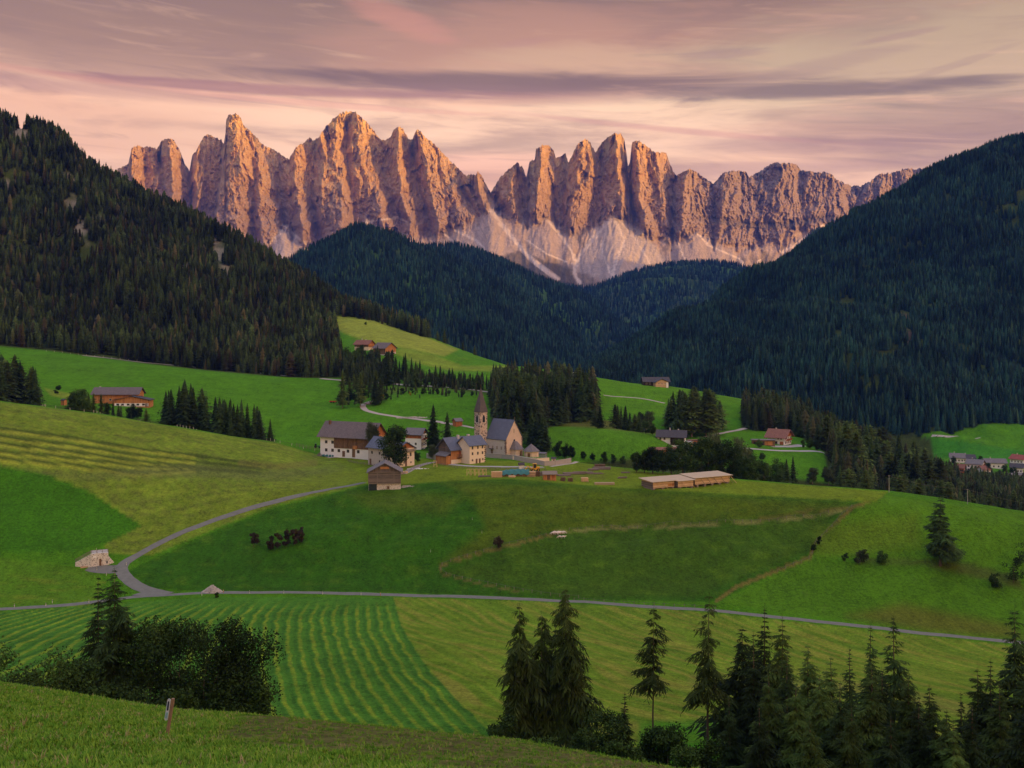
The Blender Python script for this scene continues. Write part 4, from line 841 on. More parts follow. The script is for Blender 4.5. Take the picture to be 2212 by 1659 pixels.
def not_clear(px, py, X, Y):
    w = np.ones(len(px), bool)
    for (a, b, c, d) in [(1745,865,12,7),(1950,690,12,18),(1960,722,14,16),(1800,820,24,5)]: w &= ((px-a)/c)**2+((py-b)/d)**2 > rng.uniform(.3, 1.0, len(px))
    return w & ((px > 1185) | (Y > 1600)) & ~((px > 2000) & (Y < 1185)) & (fbm(X/70, Y/90, 3, 97) < .36)
p2 = forest_points(rng, 52000, [(1180,960),(1180,700),(1500,560),(2280,200),(2280,990),(2212,990),(2010,945),(1850,935),(1610,905),(1400,940)], (1175, 2420), gz, extra=not_clear)
place_forest('forest', p2, FARP, 15, 25, M_FR, 'blue green spruce forest covering the mountainside on the right')
def hill_points(Hh, n, step=1):
    X, Y, Z = Hh; nr, nc = X.shape; r = rng.uniform(0, nr*.72-1, n); c = rng.uniform(0, nc-1.01, n); r0 = r.astype(int); c0 = c.astype(int); fr = r-r0; fc = c-c0
    def it(A): return (A[r0, c0]*(1-fr)+A[r0+1, c0]*fr)*(1-fc)+(A[r0, c0+1]*(1-fr)+A[r0+1, c0+1]*fr)*fc
    return it(X), it(Y), it(Z)
place_forest('forest', hill_points(H1, 17000), FARP, 17, 27, M_FR, 'forested dome shaped hill in the middle below the peaks')
place_forest('forest', hill_points(H2, 10000), FARP, 20, 30, M_FR, 'second forested hill behind the dome shaped one')
place_forest('forest', hill_points(H3, 14000), FARP, 22, 34, M_FR, 'distant forest at the foot of the pale scree')
# ---------------------------------------------------------------- single trees
def tree(name, label, cat, loc, H, crown, ctrunk, mleaf, mbark, group=None, rz=0, sxy=1.0):
    """an Empty at the foot with a trunk and a crown; crown = (verts, faces) built for height 1 unit = H0"""
    t = empty(name, loc, rz); tag(t, label, cat, group); t.scale = (sxy, sxy, 1)
    link('crown', crown, mleaf, t); link('trunk', ctrunk, mbark, t); return t
def fit(mesh_fn, *a): return mesh_fn(*a)
def foot(px, Y, top=None, H=None):
    p = on(px, Y)
    if top is not None: H = (FY-top)/FW*Y-p.z
    return p, H
_k = [0]
def big_conifer(label, px, top, Y, Rr, mat=None, bark=None, bare=.08, name='spruce', cat='spruce tree', whorls=34, br=9, twigs=6, droop=.3, power=.8, gap=.08, lean=0, tw=.34, r=.26, group=None, topthin=1.0):
    _k[0] += 1; p, H = foot(px, Y, top)
    v, f = conifer(H, Rr, whorls, br, twigs, 100+_k[0], bare, droop, power, gap, lean, tw*1.15, .10, topthin, .26, True)
    return tree(name, label, cat, p, H, mesh_np('crown', v, f), mesh_np('trunk', *(lambda m: (m.v, m.f))(trunk_mesh(H, r, .97, lean, 8, _k[0]))), mat or M_SPRUCE, bark or M_BARK, group)
def big_leafy(label, px, top, Y, Rr, mat=None, n=3800, size=.5, low=.16, name='broadleaf_tree', cat='tree', bark=None, group=None, blobs=22, r=.18):
    _k[0] += 1; p, H = foot(px, Y, top); v, f, cs = leafy(H, Rr, blobs, n, 300+_k[0], size, low)
    m = limbs(trunk_mesh(H*.85, r, .97, 0, 6, _k[0]), cs, H, r, low, _k[0])
    return tree(name, label, cat, p, H, mesh_np('crown', v, f), mesh_np('trunk', m.v, m.f), mat or M_LEAF, bark or M_BARK, group)
# --- the near trees, left of the frame
big_conifer('tall dark spruce with bare pinkish trunk, tallest tree at lower left', 247, 1222, 132, 5.6, bare=.10, whorls=42, br=10, twigs=6, bark=M_BARKP, power=.78, droop=.26)
big_conifer('shorter spruce close behind the tall spruce at lower left', 212, 1240, 140, 4.0, whorls=36, power=.78, droop=.3)
big_leafy('broad alder with a dark round crown right of the tall spruce', 388, 1316, 134, 6.2, n=19000, size=.34, blobs=34, low=.05, r=.2)
big_leafy('rounded broadleaf tree with forked grey trunk, rightmost of the lower left clump', 490, 1342, 128, 6.6, n=22000, size=.34, low=.10, bark=M_BARKP, r=.2, blobs=36)
for (px, top, Y, Rr, lb) in [(-10,1405,122,4.2,'dark bushy tree cut by the left edge of the picture'),(60,1432,118,3.2,'low bushy tree second from the left edge'),(130,1392,124,4.2,'bushy tree on the left slope below the mown field'),
        (178,1420,128,3.2,'small leafy tree at the left foot of the tall spruce'),(325,1368,130,4.4,'leafy tree between tall spruce and round alder'),(440,1392,126,4.6,'low leafy tree in front of the two round alders'),(285,1465,118,2.8,'low bush at the right foot of the tall spruce'),(545,1465,126,2.6,'small bush at the right end of the lower left clump'),(225,1475,116,2.6,'low bush right under the tall spruce'),(30,1470,112,2.4,'low bush above the foreground crest at left'),(370,1490,112,2.4,'low bush behind the leaning sign post')]:
    big_leafy(lb, px, top, Y, Rr*1.35, n=6500, size=.34, low=.02, r=.12, group='leafy trees in the lower left clump')
# --- the near trees, right of the frame
big_conifer('tall shaggy larch, left one of the three in the middle clump', 1122, 1300, 142, 4.1, M_LARCH, bare=.10, name='larch', cat='larch tree', whorls=36, br=8, twigs=6, droop=.62, power=.5, gap=.28, tw=.4)
big_conifer('shaggy larch in the centre of the middle clump', 1170, 1318, 146, 3.9, M_LARCH, bare=.12, name='larch', cat='larch tree', whorls=32, br=8, twigs=6, droop=.62, power=.48, gap=.28, tw=.4, bark=M_BARKP)
big_conifer('tallest larch with drooping boughs, right one of the middle clump', 1222, 1266, 144, 4.4, M_LARCH, bare=.08, name='larch', cat='larch tree', whorls=40, br=9, twigs=6, droop=.62, power=.5, gap=.22, tw=.4, topthin=.9)
big_conifer('dense dark spruce behind the three shaggy larches', 1200, 1345, 152, 3.0, whorls=32, droop=.45, power=.6)
big_conifer('lone thin larch on a long bare trunk, left of the pair', 1410, 1306, 138, 2.2, M_LARCH, bare=.52, name='larch', cat='larch tree', whorls=17, br=7, twigs=6, droop=.35, power=.40, gap=.40, tw=.42, r=.17, lean=.006)
big_conifer('tall thin larch with layered boughs on a long bare trunk', 1528, 1277, 132, 3.0, M_LARCH, bare=.42, name='larch', cat='larch tree', whorls=19, br=7, twigs=6, droop=.42, power=.55, gap=.30, tw=.42, r=.20, lean=.01)
NR_ = [(1603,1352,136,3.6,'S',.30,.35,'open spruce with long drooping boughs beside the tall thin larch'),(1652,1304,138,3.2,'S',.05,.1,'dark pointed spruce, tallest of the lower right wood'),(1690,1328,134,3.3,'L',.05,.1,'rounded larch crown behind the dark pointed spruce'),
  (1628,1365,128,3.0,'S',.05,.1,'dark spruce in front of the tallest one at lower right'),(1745,1388,130,3.5,'L',.04,.12,'pale green larch right of the dark pointed spruce'),(1795,1415,126,3.2,'L',.04,.12,'broad larch in the middle of the lower right wood'),
  (1836,1396,132,2.2,'S',.04,.12,'narrow dark spruce between two pale larches'),(1880,1345,140,2.8,'S',.08,.18,'slim dark spruce, left one of the tall pair at lower right'),(1930,1326,136,3.2,'S',.10,.25,'open spruce with horizontal boughs, right one of the tall pair'),
  (1883,1430,118,3.4,'L',.03,.08,'bright pointed larch in front of the tall pair of spruces'),(1962,1455,122,3.4,'L',.03,.12,'wide larch at the foot of the open spruce'),(2008,1478,116,3.0,'L',.03,.12,'low larch near the small dark spruce'),(2076,1494,120,1.9,'S',.03,.12,'small dark spruce standing before the mown field'),
  (2112,1440,124,3.2,'L',.06,.15,'larch left of the large spruce at the right edge'),(2192,1308,126,4.2,'S',.06,.22,'large spruce with long boughs at the right edge'),(2228,1400,118,3.6,'S',.04,.1,'dark spruce cut by the right edge of the picture'),(2160,1470,112,3.0,'L',.03,.1,'low larch under the large spruce at the right edge'),
  (1350,1494,128,1.7,'S',.05,.15,'small pointed spruce between the clump and the lone larch'),(1720,1470,114,3.0,'L',.02,.1,'low larch in the shade at the bottom of the wood'),(1660,1450,116,2.8,'L',.02,.1,'young larch below the tallest dark spruce'),(1575,1500,120,2.2,'S',.04,.15,'young spruce at the foot of the tall thin larch'),
  (1840,1520,108,2.8,'L',.02,.1,'low larch at the bottom edge under the pointed larch'),(2060,1560,106,2.6,'L',.02,.1,'low larch at the bottom edge right of the wide larch'),(1925,1540,108,2.8,'S',.02,.1,'low dark spruce at the bottom edge of the wood')]
NR_ += [(1700,1400,122,3.4,'S',.03,.1,'dense spruce between the rounded larch and the pale larch'),(1770,1450,116,3.2,'L',.02,.1,'broad larch low in the middle of the dark wood'),(1815,1470,112,3.2,'S',.02,.1,'dark spruce under the narrow one, near the bottom'),(1905,1440,124,3.4,'S',.03,.1,'full dark spruce below the tall pair'),
  (1985,1500,112,3.0,'S',.02,.1,'dark spruce between the wide larch and the low one'),(2045,1530,110,3.2,'L',.02,.1,'wide low larch before the small dark spruce'),(2100,1520,108,3.2,'S',.02,.1,'dark spruce at the bottom right of the small one'),(2140,1420,122,3.2,'S',.04,.12,'dark spruce just left of the large one at the right edge'),(2215,1500,106,3.4,'S',.02,.1,'low dark spruce in the bottom right corner'),(1640,1520,108,2.6,'S',.02,.1,'young dark spruce at the left foot of the wood'),(1750,1550,104,2.8,'L',.02,.1,'young larch at the bottom edge left of the pointed one')]
for (px, top, Y, Rr, k, bare, gap, lb) in NR_:
    if k == 'S': big_conifer(lb, px, top, Y, Rr*1.3, bare=bare, whorls=34, br=9, twigs=5, droop=.26, power=.88 if gap < .2 else .7, gap=gap, tw=.36)
    else: big_conifer(lb, px, top, Y, Rr*1.3, M_LARCH2 if lb.split()[0] in ('pale', 'bright', 'wide', 'low', 'young', 'broad') else M_LARCH, bare=bare, name='larch', cat='larch tree', whorls=32, br=10, twigs=5, droop=.24, power=.78, gap=gap, tw=.42)
for (px, top, Y, Rr, lb) in [(1088,1545,128,1.9,'dark rounded bush at the left foot of the middle clump'),(1312,1548,124,2.8,'round leafy tree beside the small pointed spruce'),(1400,1560,122,2.5,'leafy tree under the lone thin larch'),(1442,1568,120,2.2,'low leafy bush right of the lone thin larch'),
     (1520,1600,116,2.4,'low bush at the foot of the tall thin larch'),(1480,1610,112,2.0,'low bush between the two thin larches'),(1265,1585,120,2.2,'low bush at the right foot of the middle clump'),(1180,1600,118,2.2,'low bush in front of the middle clump'),(1345,1600,114,2.2,'low bush in front of the small pointed spruce')]:
    big_leafy(lb, px, top, Y, Rr*1.25, n=5000, size=.32, low=.02, r=.12)
# --- trees and bushes on the pastures of the middle ground
big_conifer('broad dark pine standing alone on the right pasture', 2031, 1066, hit(2036, 1221, 250).y, 5.4, bare=.18, name='pine', cat='pine tree', whorls=24, br=10, twigs=6, droop=.10, power=.62, gap=.03, tw=.5, r=.45)
for (px, top, base, Rr, mat, lb) in [(548,1150,1182,2.4,M_BUSH,'brown bush standing apart at the left of the bush row on the slope'),(585,1158,1186,2.0,M_BUSH,'small brown bush at the left end of the bush row'),(600,1150,1185,2.2,M_BUSH,'brown bush second from the left in the bush row'),(618,1143,1180,2.2,M_BUSH,'brown bush in the middle of the bush row'),(636,1140,1176,2.1,M_BUSH,'tall brown bush near the right end of the row'),(650,1135,1172,1.7,M_BUSH,'narrow brown bush at the right end of the row'),
     (1757,1170,1190,1.4,M_LEAF,'small round bush beside the trodden path, lower one'),(1768,1157,1176,1.3,M_LEAF,'small round bush beside the trodden path, upper one'),(1858,1180,1216,2.8,M_ALDER,'pale thin bush left of the lone pine'),(1905,1190,1217,2.6,M_LEAF,'dark bush between the pale bush and the lone pine'),(1825,1192,1212,1.4,M_LEAF,'small bush at the left end of the hedge'),
     (2190,1190,1260,5,M_LEAF,'dark tree at the right edge below the lone pine'),(2225,1150,1240,6,M_LEAF,'tall dark tree cut by the right edge on the pasture'),(2150,1235,1268,3,M_LEAF,'bush at the right end of the hedge line'),(1078,1158,1186,2.2,M_BUSH,'thin dark bush beside the sheep track'),(468,1279,1291,.9,M_LEAF,'tiny bush left of the heap of stones')]:
    p = hit(px, base); _k[0] += 1; H = (base-top)/FW*p.y
    v, f, cs = leafy(H, Rr, 14, 1300, 500+_k[0], .55 if H > 4 else .3, .0, .95); m = limbs(trunk_mesh(H*.8, .10, .95, 0, 5, _k[0]), cs, H, .1, .1, _k[0], 6)
    tree('bush', lb, 'bush', p, H, mesh_np('crown', v, f), mesh_np('trunk', m.v, m.f), mat, M_BARK)
# --- shared shapes for the clumps further off
SH = []
for s in range(5):
    H = 20; v, f = both(skirts(H, 1.9, 13, 9, 700+s, .08, .85), conifer(H, 3.5, 24, 8, 2, 700+s, .08, .30, .72, .06, 0, .42)); SH.append((mesh_np('crown', v, f), mesh_np('trunk', *(lambda m: (m.v, m.f))(trunk_mesh(H, .22, .97, 0, 6, s)))))
LH = []
for s in range(4):
    H = 20; v, f = both(skirts(H, 1.8, 10, 9, 800+s, .14, .5, .4), conifer(H, 4.0, 21, 9, 3, 800+s, .14, .12, .45, .16, 0, .5)); LH.append((mesh_np('crown', v, f), mesh_np('trunk', *(lambda m: (m.v, m.f))(trunk_mesh(H, .22, .97, 0, 6, s)))))
BH = []
for s in range(4):
    H = 10; v, f, cs = leafy(H, 3.9, 26, 7000, 900+s, .38, .08); m = limbs(trunk_mesh(H*.8, .2, .97, 0, 6, s), cs, H, .2, .2, s); BH.append((mesh_np('crown', v, f), mesh_np('trunk', m.v, m.f)))
def with_mat(shapes, mat, bark):
    out = []
    for c, t in shapes:
        c = c.copy(); t = t.copy(); c.materials.append(mat); t.materials.append(bark); out.append((c, t))
    return out
SPR = with_mat(SH, M_SPRUCE, M_BARK); LAR = with_mat(LH, M_LARCH, M_BARKP); LEF = with_mat(BH, M_LEAF, M_BARK); ALD = with_mat(BH, M_ALDER, M_BARKP); YEL = with_mat(BH[:1], M_YEL, M_BARK)
def copy_tree(shape, name, label, cat, group, loc, H, H0, wide=1.0):
    t = empty(name, loc, rnd.uniform(0, 6.28)); tag(t, label, cat, group); s = H/H0; t.scale = (s*wide, s*wide, s)
    a = bpy.data.objects.new('crown', shape[0]); COL.objects.link(a); a.parent = t
    b = bpy.data.objects.new('trunk', shape[1]); COL.objects.link(b); b.parent = t
    return t
count = {'c': 0}
def clump(n, pxr, Yr, Hr, group, lab_s, lab_l, larch=.0, profile=None, poly=None, wide=(.8, 1.15)):
    """n conifers spread over columns pxr and distances Yr; profile = rows the tops reach, by column"""
    for i in range(n):
        for _ in range(80):
            px = rnd.uniform(*pxr); Y = rnd.uniform(*Yr); p = on(px, Y); row = FY-p.z/Y*FW
            if poly is None or inpoly(poly, np.array([px]), np.array([row]))[0] > 0: break
        H = rnd.uniform(*Hr)
        if profile:
            top = np.interp(px, [q[0] for q in profile], [q[1] for q in profile])+abs(rnd.gauss(0, 9)); H = min(max((FY-top)/FW*Y-p.z, Hr[0]*.5), Hr[1]*1.25)
        L = rnd.random() < larch; count['c'] += 1
        copy_tree(rnd.choice(LAR if L else SPR), 'larch' if L else 'spruce', lab_l if L else lab_s, 'larch tree' if L else 'spruce tree', group+(' (larches)' if L else ' (spruces)'), p-Vector((0, 0, .3)), H, 20, rnd.uniform(*wide)*1.62*(1.2 if H < 13 else 1))
def broad(spots, shapes, label, cat, group=None, H0=10, name='broadleaf_tree', wide=1.0, ymin=95):
    for (px, base, top) in spots:
        p = hit(px, base, ymin); H = (base-top)/FW*p.y; copy_tree(rnd.choice(shapes), name, label, cat, group, p, H, H0, wide*rnd.uniform(.9, 1.15))
clump(20, (-25, 92), (590, 650), (16, 26), 'trees by the forest edge far left', 'spruce of the small stand at the far left above the mown shoulder', 'larch of the small stand at the far left above the mown shoulder', .2, [(-25,745),(20,748),(50,775),(90,800),(100,835)])
clump(44, (322, 588), (545, 590), (15, 27), 'dark clump behind the mown shoulder', 'spruce of the dark clump behind the crest of the mown shoulder', 'larch of the dark clump behind the crest of the mown shoulder', .12, [(318,850),(340,845),(368,838),(402,812),(430,832),(455,838),(480,858),(520,858),(545,862),(565,885),(592,905)])
clump(12, (150, 320), (555, 600), (12, 20), 'trees in front of the orange farm', 'thin spruce standing in front of the orange wooden farm', 'thin larch standing in front of the orange wooden farm', .4, [(150,850),(195,838),(220,845),(260,870),(320,880)], wide=(.55, .8))
clump(34, (808, 1048), (800, 860), (15, 26), 'tree row above the upper road', 'spruce of the row above the upper road', 'larch of the row above the upper road', .15, [(808,775),(862,758),(890,762),(915,778),(950,785),(990,795),(1030,805),(1048,812)], poly=[(805,780),(1062,795),(1062,842),(805,836)])
clump(16, (738, 850), (720, 800), (12, 22), 'trees beside the bend of the upper road', 'spruce beside the bend of the upper road', 'pale larch beside the bend of the upper road', .6, [(738,792),(765,800),(800,800),(812,798),(850,835)], wide=(.6, .9))
clump(12, (740, 800), (850, 900), (18, 26), 'trees below the upper farm', 'dark spruce in front of the two upper farmhouses', 'larch in front of the two upper farmhouses', .3, [(740,745),(762,752),(800,768)])
clump(56, (1066, 1292), (640, 800), (17, 27), 'wood behind the church', 'dark spruce of the wood on the knoll behind the church', 'larch of the wood on the knoll behind the church', .22, [(1066,830),(1085,800),(1110,788),(1140,780),(1165,792),(1200,782),(1225,770),(1262,772),(1285,830)], poly=[(1060,825),(1130,795),(1235,800),(1292,850),(1288,905),(1180,925),(1120,955),(1060,930)])
clump(10, (1110, 1190), (585, 640), (14, 22), 'trees right behind the church', 'spruce close behind the church gable', 'larch close behind the church gable', .3, [(1110,850),(1190,900)])
clump(14, (1285, 1385), (640, 720), (11, 18), 'trees at the right end of the church wood', 'spruce at the right end of the church wood', 'larch at the right end of the church wood', .3, [(1285,868),(1320,870),(1350,872),(1385,885)])
clump(30, (1440, 1562), (680, 760), (20, 30), 'tall trees behind the white farm', 'tall spruce of the stand behind the white farm', 'tall larch of the stand behind the white farm', .55, [(1438,870),(1452,842),(1480,832),(1515,828),(1545,838),(1562,860)], poly=[(1438,895),(1562,905),(1562,945),(1445,950)])
clump(22, (1605, 1735), (760, 860), (20, 30), 'trees above the chalet', 'tall spruce above the chalet with balconies', 'tall larch above the chalet with balconies', .5, [(1605,872),(1630,855),(1665,842),(1700,855),(1735,872)], poly=[(1605,880),(1735,880),(1740,935),(1610,928)])
clump(60, (1715, 2080), (610, 800), (18, 27), 'wood on the slope above the village', 'spruce of the wood on the slope above the distant village', 'larch of the wood on the slope above the distant village', .45, [(1715,872),(1760,880),(1800,888),(1850,905),(1900,915),(1930,905),(1970,925),(2000,935),(2020,955),(2045,985),(2080,1040)], poly=[(1700,930),(1780,935),(1900,965),(2045,1020),(2090,1100),(1920,1120),(1800,1050),(1790,980)])
clump(22, (1760, 2060), (520, 600), (14, 21), 'young trees behind the turf edge', 'young spruce behind the edge of the turf', 'young larch behind the edge of the turf', .5, [(1700,1012),(1800,1000),(1900,1000),(1960,1015),(2060,1035)])
clump(9, (2060, 2250), (540, 640), (10, 17), 'trees in front of the distant village', 'spruce in front of the distant village', 'larch in front of the distant village', .5, [(2040,1050),(2100,1055),(2140,1040),(2160,1040),(2212,1060)])
clump(12, (1470, 1700), (520, 580), (12, 20), 'trees behind the long timber shed', 'dark spruce behind the long timber shed', 'larch behind the long timber shed', .4, [(1470,990),(1540,960),(1590,955),(1650,1000),(1700,985)])
for (px, top, Y, w, lb) in [(936,871,560,1.75,'dark spruce left of the church, taller of the two'),(966,886,556,1.6,'dark spruce left of the church, shorter of the two'),(1713,983,548,1.5,'dark spruce on the meadow edge right of the shed')]:
    p = on(px, Y); copy_tree(rnd.choice(SPR), 'spruce', lb, 'spruce tree', None, p-Vector((0, 0, .3)), (FY-top)/FW*Y-p.z, 20, w)
print('mid conifers', count['c'])
broad([(160,905,850),(178,905,842),(230,905,870),(285,910,872),(300,905,880)], LEF, 'leafy tree in front of the orange wooden farm', 'tree', 'leafy trees at the orange farm', ymin=540)
broad([(125,852,832)], LEF, 'small round tree alone on the meadow left of the orange farm', 'tree', ymin=600)
broad([(20,875,840),(-5,875,825),(45,872,850),(60,872,858),(8,876,842)], LEF, 'bushy tree at the foot of the far left stand', 'tree', 'bushy trees far left', ymin=560)
broad([(852,1014,921)], LEF, 'large broadleaf tree in front of the white house', 'tree', wide=.95)
broad([(806,996,912)], ALD, 'pale feathery tree in front of the brown farmhouse roof', 'tree', wide=.75)
broad([(893,997,975),(902,998,978)], LEF, 'low bush beside the white house by the lane', 'bush', 'bushes beside the white house', name='bush', wide=1.3)
broad([(955,985,948),(935,992,960)], ALD, 'pale leafy tree in front of the two dark spruces', 'tree', 'pale trees left of the church')
broad([(1205,990,952),(1222,992,958),(1235,990,962),(1260,993,975),(1280,995,978),(1305,1000,975),(1325,1002,980),(1345,1004,984)], LEF, 'leafy tree behind the churchyard wall', 'tree', 'leafy trees behind the churchyard', ymin=510)
broad([(1375,1030,985),(1392,1032,980),(1410,1035,975),(1432,1038,985),(1450,1036,972),(1475,1040,965),(1500,1042,970),(1530,1044,958),(1560,1046,960),(1585,1048,968),(1620,1052,985),(1650,1054,1000),(1680,1056,990)], LEF, 'leafy tree of the row behind the timber shed', 'tree', 'leafy trees behind the timber shed', ymin=475)
broad([(1515,1044,945),(1545,1046,935),(1600,1046,945)], ALD, 'tall pale feathery tree of the row behind the timber shed', 'tree', 'pale feathery trees behind the shed', wide=.7, ymin=500)
broad([(1385,930,890),(1400,935,888)], ALD, 'pale bare looking tree right of the church wood', 'tree', 'pale trees right of the church wood', wide=.8, ymin=620)
broad([(1395,938,910),(1410,940,915)], LEF, 'dark bush on the brow right of the church wood', 'bush', 'dark bushes on the brow', name='bush', ymin=560)
broad([(790,702,695)], LEF, 'round bush alone on the high pale meadow', 'bush', name='bush', wide=1.5, ymin=900)
broad([(755,870,842),(775,862,838),(820,868,850),(835,865,848),(870,852,838),(890,850,838),(915,852,838),(945,852,840),(970,852,842),(1000,855,842),(1020,856,845),(735,868,850)], LEF, 'bush of the hedge below the upper road', 'bush', 'bushes below the upper road', name='bush', wide=1.3, ymin=660)
broad([(828,864,852),(886,855,846)], YEL, 'bright yellow bush below the upper road', 'bush', 'yellow bushes below the upper road', name='bush', ymin=660)
broad([(1755,1045,1010),(1790,1048,1012),(1830,1052,1018),(1870,1056,1020)], ALD, 'pale young tree behind the edge of the turf', 'tree', 'pale young trees behind the turf edge', ymin=460)
broad([(780,790,745),(800,796,760),(770,798,752),(750,800,750),(815,800,772)], LEF, 'leafy tree below the upper farmhouses', 'tree', 'leafy trees below the upper farm', ymin=780)
for (px, Y) in [(875,1240),(890,1230),(905,1225),(925,1215),(945,1210),(960,1205),(1000,1190),(1025,1180)]:
    p = on(px, Y); copy_tree(rnd.choice(LAR), 'larch', 'larch on the far side of the high meadow ridge', 'larch tree', 'larches on the meadow ridge', p-Vector((0, 0, 8)), rnd.uniform(18, 26), 20, 1.0)

# the many smaller trees behind and between, as one mass each
def infill(poly, Yr, n, H0, H1, mat, label):
    pts = forest_points(rng, n, poly, Yr, gz); place_forest('forest', pts, MIDP, H0, H1, mat, label)
M_FM = leaf_mat('forest_middle', (.026, .042, .014), (.050, .074, .022), .45, (.075, .066, .030))
infill([(1700,930),(1780,938),(1900,968),(2045,1020),(2075,1060),(2075,1150),(1920,1140),(1800,1050),(1790,980)], (560, 860), 900, 14, 23, M_FM, 'mixed wood filling the slope down to the distant village')
infill([(1060,850),(1130,805),(1235,806),(1290,860),(1290,905),(1180,920),(1110,950),(1062,930)], (640, 850), 500, 16, 24, M_FM, 'darker trees inside the wood on the knoll')
infill([(1600,885),(1740,890),(1780,940),(1610,930)], (720, 900), 260, 15, 23, M_FM, 'wood behind the chalet running into the slope')
infill([(740,770),(840,775),(850,800),(800,835),(742,835)], (790, 900), 160, 12, 20, M_FM, 'trees on the slope between the upper farm and the upper road')
infill([(800,800),(1050,812),(1060,846),(800,832)], (790, 860), 240, 5, 10, M_FM, 'undergrowth of the tree row above the upper road')
infill([(740,838),(850,836),(1040,850),(1040,858),(850,862),(770,875),(735,880)], (690, 800), 160, 3, 7, M_FM, 'undergrowth below the upper road')

infill([(1990,1035),(2060,1050),(2300,1062),(2300,1250),(2212,1200),(1990,1150)], (520, 860), 1100, 11, 19, M_FM, 'young wood below the distant village')
broad([(2060,1003,985),(2118,1003,985),(2135,1024,1000),(2170,1020,1002),(2188,1030,1008),(2090,1032,1012),(2160,1034,1015),(2115,1036,1020)], LEF, 'leafy tree between the houses of the distant village', 'tree', 'leafy trees in the distant village', ymin=800)

broad([(1560,1000,968),(1590,1002,965),(1620,1004,970),(1645,1006,978),(1505,985,960),(1520,990,958)], LEF, 'leafy tree between the white farmhouse and the chalet', 'tree', 'leafy trees between the two farms', ymin=540)
broad([(1640,968,948),(1735,968,950),(1750,970,946),(1765,974,950)], LEF, 'bushy tree beside the chalet', 'tree', 'bushy trees beside the chalet', ymin=600)
# ---------------------------------------------------------------- materials of the buildings
def plank_mat(name, a, b_, scale=4.0, axis='Z', rough=.85):
    """weathered boards: narrow bands along one direction with stains"""
    m, T, b = new_mat(name, rough)
    pos = T.add('ShaderNodeTexCoord').outputs['Object']; sp = T.add('ShaderNodeSeparateXYZ'); T.l.new(pos, sp.inputs[0])
    k = {'Z': (0, 1), 'X': (2, 2)}[axis]
    v = T.m('MULTIPLY', T.m('ADD', sp.outputs[k[0]], sp.outputs[k[1]]) if axis == 'Z' else sp.outputs[2], scale)
    band = T.add('ShaderNodeTexWhiteNoise', noise_dimensions='1D'); T.put(band.inputs['W'], T.m('FLOOR', v))
    st = T.noise(T.scale(pos, (1.2, 1.2, .35) if axis == 'Z' else (.3, .3, 1.5)), 1.3, 5, .7)
    f = T.m('ADD', T.m('MULTIPLY', band.outputs[0], .45), T.m('MULTIPLY', st, .8)); c = T.mix(T.ramp(f, .25, .95), a, b_)
    gap = T.ramp(T.m('ABSOLUTE', T.m('SUBTRACT', T.m('FRACT', v), .5)), .42, .5, 1, .45)
    q = T.add('ShaderNodeVectorMath', operation='SCALE'); T.put(q.inputs[0], c); T.put(q.inputs['Scale'], gap); T.put(b.inputs['Base Color'], q.outputs[0]); return m
def stone_mat(name, a, b_, scale=1.4, lo=.35, hi=.55):
    """pale mortar with darker irregular stones"""
    m, T, b = new_mat(name, .9); pos = T.add('ShaderNodeTexCoord').outputs['Object']
    vo = T.add('ShaderNodeTexVoronoi', feature='F1'); T.put(vo.inputs['Vector'], pos); vo.inputs['Scale'].default_value = scale
    wn = T.add('ShaderNodeSeparateColor'); T.l.new(vo.outputs['Color'], wn.inputs[0])
    k = T.m('MULTIPLY', T.ramp(vo.outputs['Distance'], hi, lo), T.ramp(wn.outputs[0], .25, .45))
    T.put(b.inputs['Base Color'], T.mix(k, a, T.mix(T.noise(pos, 3, 3), b_, tuple(x*1.8 for x in b_)))); return m
def shingle_mat(name, a, b_, sc=2.2):
    m, T, b = new_mat(name, .7); pos = T.add('ShaderNodeTexCoord').outputs['Object']
    br = T.add('ShaderNodeTexBrick'); T.put(br.inputs['Vector'], pos); br.inputs['Scale'].default_value = sc; br.inputs['Color1'].default_value = (*a, 1); br.inputs['Color2'].default_value = (*b_, 1)
    br.inputs['Mortar'].default_value = (*[x*.55 for x in a], 1); br.inputs['Mortar Size'].default_value = .015
    q = T.add('ShaderNodeVectorMath', operation='SCALE'); T.put(q.inputs[0], br.outputs[0]); T.put(q.inputs['Scale'], T.m('ADD', .6, T.m('MULTIPLY', T.noise(pos, .5, 5, .7), .8))); T.put(b.inputs['Base Color'], q.outputs[0]); return m
W_WHITE = plain_mat('white_plaster', (.82, .81, .82), .9, .10, .6); W_WARM = plain_mat('cream_plaster', (.80, .66, .50), .9, .12, .6)
W_GREY = plain_mat('grey_and_shaded_plaster', (.50, .45, .42), .9, .18, .8); W_CHUR = plain_mat('church_plaster', (.66, .50, .39), .9, .16, .5)
W_BROWN = plank_mat('brown_boards', (.10, .06, .035), (.24, .15, .09)); W_ORANGE = plank_mat('orange_boards', (.34, .14, .05), (.60, .28, .10)); W_GREYB = plank_mat('grey_boards', (.09, .075, .06), (.24, .19, .15), 4, 'X')
W_NEW = plank_mat('new_boards', (.42, .27, .15), (.72, .50, .30), 3, 'X'); W_NEWR = plain_mat('new_roof_boards', (.50, .38, .25), .85, .28, .9, stretch=(.3, 2.5, 1)); W_DARK = plank_mat('dark_boards', (.03, .022, .018), (.07, .05, .04))
W_REDB = plank_mat('reddish_boards', (.30, .10, .04), (.48, .18, .07)); W_GAB = plank_mat('weathered_and_shaded_gable', (.08, .065, .055), (.20, .16, .13))
